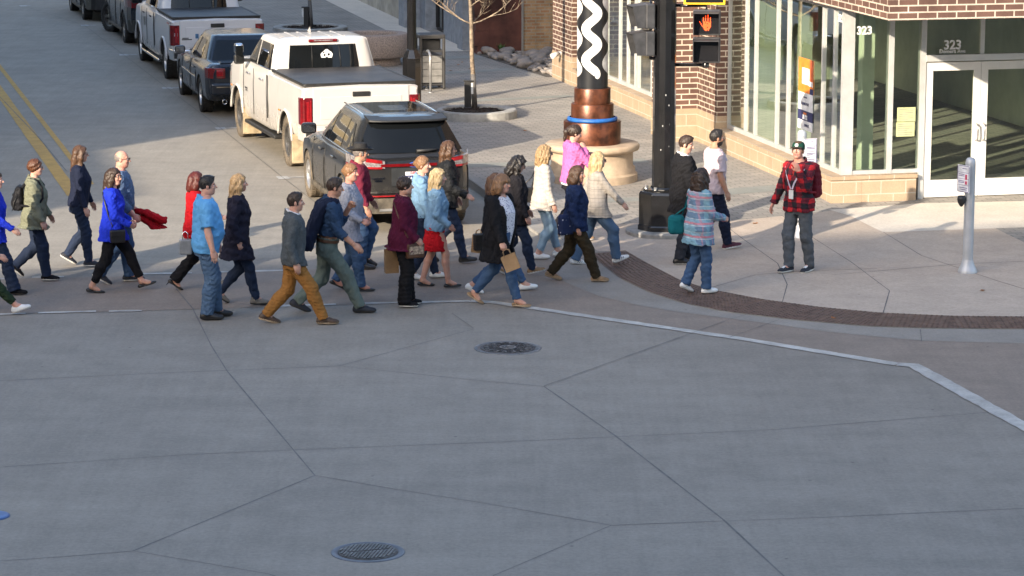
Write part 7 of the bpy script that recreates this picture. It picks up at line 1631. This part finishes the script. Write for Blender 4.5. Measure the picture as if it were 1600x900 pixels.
cast('P27', on(1090, 459), 'person in a pastel plaid shirt with wavy dark hair seen from behind', sex='f', H=1.65, fat=.15, hair=('dkbrown', 'shoulder'), curly=True, top=dict(name='plaid_shirt', mat=patterned('pastel_plaid_cloth', 'pastel', 'x'), hem=.72, inf=.020, collar=.02, loose=.9, flare=.06), legs=TR(DENM, .012, flare=.012), shoes=SH(WSHOE), feetR=(.08, 0, 0), feetL=(-.14, .05, 26), armR=(16, 8, 62, 12), armL=(14, 8, 62, 26), heading=34, head_yaw=10, grip=45)
cast('P28', on(1247, 425), 'person in a red and black plaid shirt and green cap with one hand raised', sex='m', H=1.81, hair=('brown', 'short'), skin='rosy', top=dict(name='plaid_shirt', mat=patterned('red_plaid_cloth', 'buffalo', 'y'), hem=.84, inf=.018, collar=.026, loose=.7, open=.03, open_to=1.25), inner=dict(name='undershirt', mat=cloth('red_undershirt', (.30, .03, .03)), inf=.003, hem=1.2), legs=TR(GREYT, .014), shoes=SH(NSHOE, 'sneaker', M_SOLE, lace=True, mat2=WSHOE), feetR=(.10, 0, 0), feetL=(-.14, 0, 4), armR=(4, 20, 14, 0), w=.90, armL=(40, 16, 116, -8), gripL=45, heading=-134, head_yaw=22, head_pitch=-10)

# ------------------------------------------------------------------ hats, lanyards and the things people carry
def local_pts(S, pts): return [Vector(p) for p in pts]
def acc(S, name, label, cat, base):
    r = S['root']; M = Matrix.Translation(r.location) @ Matrix.Rotation(r.rotation_euler.z, 4, 'Z'); base = Vector(base); o = empty(name, M @ base, r.rotation_euler.z, label, cat); o['_b'] = tuple(base); return o
def apart(mb, name, mats, o, **k):
    b = Vector(o['_b']); mb.v = [tuple(Vector(v) - b) for v in mb.v]; return mb.build(name, mats, o, **k)
def surf(S, z, ang, inf=.03):                              # point on the clothed trunk
    q = S['sections'](inf, z - .001, z + .001, .7); z_, rx, ry, xo = q[0]; ca, sa = math.cos(R(ang)), math.sin(R(ang)); p = 2 / 2.3
    return S['TT'] @ Vector((xo + rx * math.copysign(abs(ca) ** p, ca), ry * math.copysign(abs(sa) ** p, sa), z))
def ribbon3(mb, pts, wd, nrm, th=.004):
    for i in range(len(pts) - 1):
        a, b = Vector(pts[i]), Vector(pts[i + 1]); d = (b - a).normalized(); n = Vector(nrm[i]).normalized(); s = d.cross(n).normalized() * wd / 2
        P = [a - s, a + s, b + s, b - s]; mb.add(P + [p + n * th for p in P], [(3, 2, 1, 0), (4, 5, 6, 7), (0, 1, 5, 4), (2, 3, 7, 6), (1, 2, 6, 5), (0, 4, 7, 3)])
def crossbody(S, bag_z, bag_ang, sho_side, inf=.036):
    """strap path: over the far shoulder, across chest and back to the bag"""
    pts = []; f = [(bag_z + .05, bag_ang), (1.0, bag_ang + sho_side * 18), (1.12, bag_ang + sho_side * 40), (1.24, bag_ang + sho_side * 62), (1.34, bag_ang + sho_side * 80)]
    return [surf(S, z, a, inf) for z, a in f]
# broad brimmed hat, cap
def hat(S, brim, mat, kind):
    MH = S['MH']; m = MB()
    if kind == 'wide':
        n = 40; prof = [(.001, .175), (.05, .178), (.085, .165), (.092, .15), (.098, .075), (.100, .068), (.15, .066), (.185, .078), (.188, .074), (.15, .058), (.09, .060)]; V = []; F = []
        for r, z in prof:
            for k in range(n):
                a = 2 * math.pi * k / n; up = .035 * max(0, (r - .12) / .07) * abs(math.sin(a)) ** 2; dent = -.02 * math.exp(-(r / .05) ** 2) ; V.append(MH @ Vector((r * 1.12 * math.cos(a) - .008, r * .95 * math.sin(a), z + up + dent)))
        for i in range(len(prof) - 1):
            for k in range(n): F.append((i * n + k, i * n + (k + 1) % n, (i + 1) * n + (k + 1) % n, (i + 1) * n + k))
        m.add(V, F, smooth=True); h = m.build('hat', mat, S['root']); b = MB(); b.lathe([(.1005, .070), (.1005, .092), (.099, .093)], 36, MH @ Matrix.Translation((-.008, 0, 0)) @ Matrix.Diagonal((1.13, .97, 1, 1))); b.build('hat_band', LEA, h)
    else:
        m.lathe([(.104, .035), (.105, .07), (.098, .105), (.075, .132), (.04, .146), (.001, .150)], 30, MH @ Matrix.Translation((-.012, 0, 0)) @ Matrix.Diagonal((1.08, .90, 1, 1))); h = m.build('cap', mat, S['root']); b = MB(); V = []; n = 14
        for k in range(n + 1):
            a = math.pi * (k / n - .5); V += [MH @ Vector((.085 + .0 * math.cos(a), .088 * math.sin(a) * .95, .050)), MH @ Vector((.075 + .105 * math.cos(a) ** .7, .090 * math.sin(a), .040 - .012 * math.sin(a) ** 2))]
        V2 = [v + Vector((0, 0, .006)) for v in V]; N_ = len(V)
        b.add(V + V2, [(2 * k, 2 * k + 1, 2 * k + 3, 2 * k + 2) for k in range(n)] + [(N_ + 2 * k, N_ + 2 * k + 2, N_ + 2 * k + 3, N_ + 2 * k + 1) for k in range(n)] + [(2 * k + 1, N_ + 2 * k + 1, N_ + 2 * k + 3, 2 * k + 3) for k in range(n)], smooth=True); b.build('peak', cloth('cap_peak_cloth', (.05, .035, .03)), h)
        e = MB(); e.lathe([(.001, .004), (.026, .002), (.027, 0)], 16, MH @ Matrix.Translation((.098, 0, .085)) @ rotm('Y', 70)); e.build('cap_badge', WSHOE, h)
hat(C['P13'], .18, pm('black_felt', (.012, .011, .011), .8, 0, .15, 8), 'wide'); hat(C['P28'], 0, GRNCAP, 'cap')
def lanyard(S, mat, z0, card):
    m = MB(); side = []
    for s in (-1, 1):
        pts = [surf(S, 1.44, s * 88, .020), surf(S, 1.40, s * 50, .028), surf(S, 1.32, s * 24, .032), surf(S, 1.22, s * 10, .034), surf(S, z0, s * 2, .034)]; ribbon3(m, pts, .022, [(p - S['TT'] @ Vector((0, 0, p.z / S['k']))) * Vector((1, 1, 0)) + Vector((0, 0, .03)) for p in pts])
    l = m.build('lanyard', mat, S['root']); c = MB(); p = surf(S, z0, 0, .040); c.box((p.x, p.y, p.z - .07), (.006, .075, .12)); c.build('badge_card', card, l)
lanyard(C['P28'], cloth('lilac_ribbon', (.55, .50, .62)), 1.14, WSHOE); lanyard(C['P26'], cloth('lilac_ribbon', (.55, .50, .62)), 1.10, WSHOE)
# backpacks
def backpack(S, label, mat, sz, z0, trim, hang=.0):
    d, w_, h = sz; TT = S['TT']; q = S['sections'](.028, 1.2, 1.21, .7)[0]; x = q[3] - q[1] - d / 2
    o = acc(S, 'backpack', label, 'backpack', TT @ Vector((x, 0, z0))); f = Field((-.55, -.3, z0 * S['k'] - .1), (.1, .3, (z0 + h) * S['k'] + .15), .0105); Rm = TT.to_3x3().normalized()
    f.stack([(z0, d * .40, w_ * .44, 0), (z0 + .04, d * .5, w_ * .5, 0), (z0 + h * .6, d * .48, w_ * .49, .0), (z0 + h * .92, d * .36, w_ * .44, .01), (z0 + h, d * .2, w_ * .34, .02)], TT @ Matrix.Translation((x, 0, 0)), 0, 3.2); f.ell(np.array(TT @ Vector((x - d * .42, 0, z0 + h * .30))), (d * .22, w_ * .36, h * .22), Rm, .02); f.ruffle(.002, .10, 4)
    v, fc = f.mesh(); b = Vector(o['_b']); bo = mk('bag_body', [(v - np.array(b), fc)], [mat], o)
    st = MB()
    for s in (-1, 1):
        pts = [TT @ Vector((x + d * .35, s * .09, z0 + h * .95)), TT @ Vector((-.05, s * .11, 1.475)), TT @ Vector((.05, s * .115, 1.455)), surf(S, 1.36, s * 42, .040), surf(S, 1.22, s * 55, .038), surf(S, 1.10, s * 82, .036), TT @ Vector((x + d * .3, s * .13, z0 + .08))]
        st.tube(pts, .017, 6)
    apart(st, 'strap', trim, o); z = MB(); z.tube([TT @ Vector((x - d * .5, -w_ * .3, z0 + h * .62)), TT @ Vector((x - d * .53, 0, z0 + h * .66)), TT @ Vector((x - d * .5, w_ * .3, z0 + h * .62))], .006, 5); z.tube([TT @ Vector((x - d * .1, -w_ * .5, z0 + .2)), TT @ Vector((x - d * .35, -w_ * .54, z0 + .12)), TT @ Vector((x - d * .45, -w_ * .5, z0 + .02)), TT @ Vector((x - d * .5, -w_ * .42, z0 - hang))], .007, 5); apart(z, 'zip_and_cord', M_TRIM, o); return o
backpack(C['P3'], 'small black backpack on the back of the olive jacket', cloth('black_nylon', (.012, .012, .014), .6), (.15, .27, .34), 1.02, BLKC)
backpack(C['P28'], 'red backpack on the back of the red plaid shirt', cloth('red_nylon', (.13, .012, .02), .6), (.20, .30, .46), .98, cloth('red_strap', (.22, .02, .03)), .16)
# bags
def box_bag(S, name, label, c, size, mat, rz=0, strap=None, smat=None, flap=None, handle=0, bev=.02, top=None):
    c = Vector(c); o = acc(S, name, label, 'bag', c - Vector((0, 0, size[2] / 2))); M = Matrix.Translation(c) @ rotm('Z', rz); m = MB(); m.box((0, 0, 0), size, M); b = apart(m, 'bag_body', mat, o, bevel=bev, seg=3)
    if flap: m = MB(); m.box((0, -size[1] * .03, size[2] * .22), (size[0] * 1.02, size[1] * 1.08, size[2] * .56), M); apart(m, 'flap', flap, o, bevel=bev, seg=3)
    if strap: m = MB(); m.tube(strap, .010, 6); apart(m, 'strap', smat or mat, o)
    if handle:
        m = MB()
        for s in (-1, 1): m.tube([M @ Vector((-size[0] * .22, s * size[1] * .4, size[2] * .48)), M @ Vector((-size[0] * .2, s * size[1] * .25, size[2] * .5 + handle * .8)), M @ Vector((0, s * size[1] * .1, size[2] * .5 + handle)), M @ Vector((size[0] * .2, s * size[1] * .25, size[2] * .5 + handle * .8)), M @ Vector((size[0] * .22, s * size[1] * .4, size[2] * .48))], .006, 6)
        apart(m, 'handle', smat or mat, o)
    return o
def paper_bag(S, label, c, size, tilt=0, rz=0):
    c = Vector(c); o = acc(S, 'paper_bag', label, 'bag', c - Vector((0, 0, size[2] / 2))); M = Matrix.Translation(c + Vector((0, 0, size[2] / 2))) @ rotm('Z', rz) @ rotm('Y', tilt) @ Matrix.Translation((0, 0, -size[2] / 2)); x, y, z = [q / 2 for q in size]; m = MB(); P = lambda a, b, e: M @ Vector((a, b, e)); t = .003
    for r in (1, -1):
        k = 1 - (0 if r > 0 else t / x); ky = 1 - (0 if r > 0 else t / y); q = [P(-x * k, -y * ky, -z), P(x * k, -y * ky, -z), P(x * k, y * ky, -z), P(-x * k, y * ky, -z), P(-x * k, -y * ky, z), P(x * k, -y * ky, z), P(x * k, y * ky, z), P(-x * k, y * ky, z)]; q += [P(-x * k * .8, 0, z * .3), P(x * k * .8, 0, z * .3)]
        m.add(q, [(0, 1, 5, 4), (2, 3, 7, 6), (3, 0, 4, 8, 7), (1, 2, 6, 9, 5), (0, 3, 2, 1)])
    apart(m, 'bag_body', KRAFT, o); m = MB()
    for s in (-1, 1): m.tube([P(-x * .5, s * y, z - .02), P(-x * .42, s * y * .6, z + .06), P(0, s * y * .3, z + .085), P(x * .42, s * y * .6, z + .06), P(x * .5, s * y, z - .02)], .005, 6)
    apart(m, 'handle', KRAFT, o); return o
S = C['P5']; bc = surf(S, .86, -62, .07); box_bag(S, 'crossbody_bag', 'small black crossbody bag hanging at the hip of the royal blue blazer', bc, (.20, .06, .17), LEA, 18, [bc + Vector((-.09, 0, .08))] + [surf(S, z, a, .045) for z, a in ((1.0, -86), (1.15, -108), (1.30, -128), (1.42, -160))], LEA, LEA)
S = C['P7']; w0 = S['J']['elL']; box_bag(S, 'handbag', 'silver structured handbag beside the person in red', (-.12, -.20, .62), (.16, .10, .20), STEELB, 0, None, M_CHR, None, .10)
S = C['P14']; bc = surf(S, .80, -40, .09); box_bag(S, 'crossbody_bag', 'brown and cream crossbody bag at the hip of the plum blouse', bc, (.25, .08, .19), LEAB, 25, [bc + Vector((-.11, -.01, .09))] + [surf(S, z, a, .055) for z, a in ((.98, -78), (1.12, -100), (1.27, -120), (1.42, -150))], LEAB, None)
bo = MB(); M_ = Matrix.Translation(bc) @ rotm('Z', 25); bo.box((0, -.043, .01), (.20, .008, .10), M_); apart(bo, 'woven_panel', pm('cream_weave', (.36, .27, .20), .8, 0, .35, 30), [o for o in SC.objects if o.name.startswith('crossbody_bag') and o.get('label', '').startswith('brown')][0])
paper_bag(S, 'brown paper carrier bag hanging left of the plum blouse', (-.13, .12, .56), (.17, .10, .30), 0, 10)
S = C['P18']; wp_ = S['J']['wrR'] + S['J']['dirR'] * .10; paper_bag(S, 'small brown paper bag held by the person in the long cardigan', wp_ + Vector((.05, 0, -.17)), (.19, .09, .20), -22, 4)
S = C['P19']; bc = surf(S, .86, -100, .08); box_bag(S, 'shoulder_bag', 'black shoulder bag behind the long black cardigan', bc + Vector((-.10, 0, 0)), (.24, .09, .22), LEA, 8, [bc + Vector((-.1, 0, .1))] + [surf(S, z, a, .05) for z, a in ((1.05, -110), (1.25, -115), (1.41, -120))], LEA, LEA); paper_bag(S, 'brown paper bag at the back of the long black cardigan', (-.20, -.14, .66), (.15, .09, .22), 6)
S = C['P21']; bc = surf(S, .99, 150, .10); box_bag(S, 'handbag', 'black leather handbag on the far arm of the cream checked blazer', bc + Vector((-.05, -.06, .0)), (.30, .11, .22), LEA, 0, [bc + Vector((-.12, -.06, .1)), surf(S, 1.25, 165, .06), surf(S, 1.40, 110, .05), bc + Vector((.06, -.06, .1))], LEA, None, 0, .045)
S = C['P23']; bc = surf(S, .93, -128, .07); box_bag(S, 'tote_bag', 'navy patterned tote bag hanging behind the navy fleece', bc, (.24, .10, .28), patterned('floral_cloth', 'floral'), 35, [bc + Vector((-.08, 0, .13)), surf(S, 1.2, -140, .055), surf(S, 1.41, -100, .05), surf(S, 1.22, -110, .06), bc + Vector((.07, 0, .13))], NAVY, None, 0, .04)
S = C['P27']; bc = surf(S, .98, 150, .10); box_bag(S, 'shoulder_bag', 'teal cloth shoulder bag left of the pastel plaid shirt', bc + Vector((-.02, .05, -.02)), (.22, .13, .26), TEALC, -20, [bc + Vector((-.06, .04, .1)), surf(S, 1.2, 140, .05), surf(S, 1.42, 110, .045), bc + Vector((.07, .04, .1))], TEALC, None, 0, .06)
# red cloth streaming forward from a hand, jacket over a shoulder
S = C['P6']; h0 = S['J']['wrL'] + S['J']['dirL'] * .08; o = acc(S, 'red_jacket', 'folded red jacket held out in front of the bald person', 'jacket', h0 + Vector((0, 0, -.06)))
f = Field(np.array(h0) - np.array([.15, .22, .22]), np.array(h0) + np.array([.58, .22, .2]), .0095); p = [h0 + Vector((-.02, 0, 0)), h0 + Vector((.10, -.02, -.03)), h0 + Vector((.20, -.03, -.085)), h0 + Vector((.33, -.02, -.155))]
for dy, dz in ((-.03, .02), (.03, .015), (0, -.03), (-.02, -.055)):
    for i in range(3): f.cap(p[i] + Vector((0, dy * (1 + i * .5), dz * (1 + i * .5))), p[i + 1] + Vector((0, dy * (1.5 + i * .5), dz * (1.5 + i * .5))), .028 + .006 * i, .034 + .006 * i, .012)
f.ruffle(.006, .09, 8, (.5, 1, 1)); v, fc = f.mesh(); mk('cloth', [(v - np.array(Vector(o['_b'])), fc)], [REDC], o)
S = C['P11']; TT = S['TT']; hs_ = S['J']['wrL']; o = acc(S, 'navy_jacket', 'navy jacket slung over a shoulder and hanging down the back', 'jacket', TT @ Vector((-.18, -.02, .80)))
f = Field((-.50, -.34, .62), (.28, .34, 1.62), .0105); f.stack([(.86, .035, .17, -.235), (1.0, .05, .20, -.215), (1.15, .058, .21, -.19), (1.30, .065, .20, -.155), (1.42, .06, .17, -.10), (1.475, .05, .12, -.05)], TT, 0, 2.4); f.ell(np.array(TT @ Vector((-.03, -.10, 1.45))), (.10, .10, .05), None, .04); f.ell(np.array(TT @ Vector((-.03, .10, 1.45))), (.10, .10, .05), None, .04); f.cap(np.array(TT @ Vector((-.12, -.15, 1.40))), np.array(TT @ Vector((-.22, -.20, .92))), .062, .055, .03); f.cap(np.array(TT @ Vector((-.14, .15, 1.38))), np.array(TT @ Vector((-.24, .17, .95))), .06, .05, .03)
f.ell(np.array(S['MH'] @ Vector((0, 0, -.02))), (.13, .11, .15), None, 0, True); f.ruffle(.006, .14, 12, (1, 1, .6)); v, fc = f.mesh(); mk('cloth', [(v - np.array(Vector(o['_b'])), fc)], [NAVY], o)
S = C['P11']; wt = MB(); wt.lathe([(.030, -.012), (.033, 0), (.030, .012)], 16, Matrix.Translation(S['J']['wrR'] - S['J']['dirR'] * .02) @ S['J']['dirR'].to_track_quat('Z', 'Y').to_matrix().to_4x4()); wt.build('wristwatch', M_TRIM, S['root'])
for o in SC.objects:
    if '_b' in o.keys(): del o['_b']
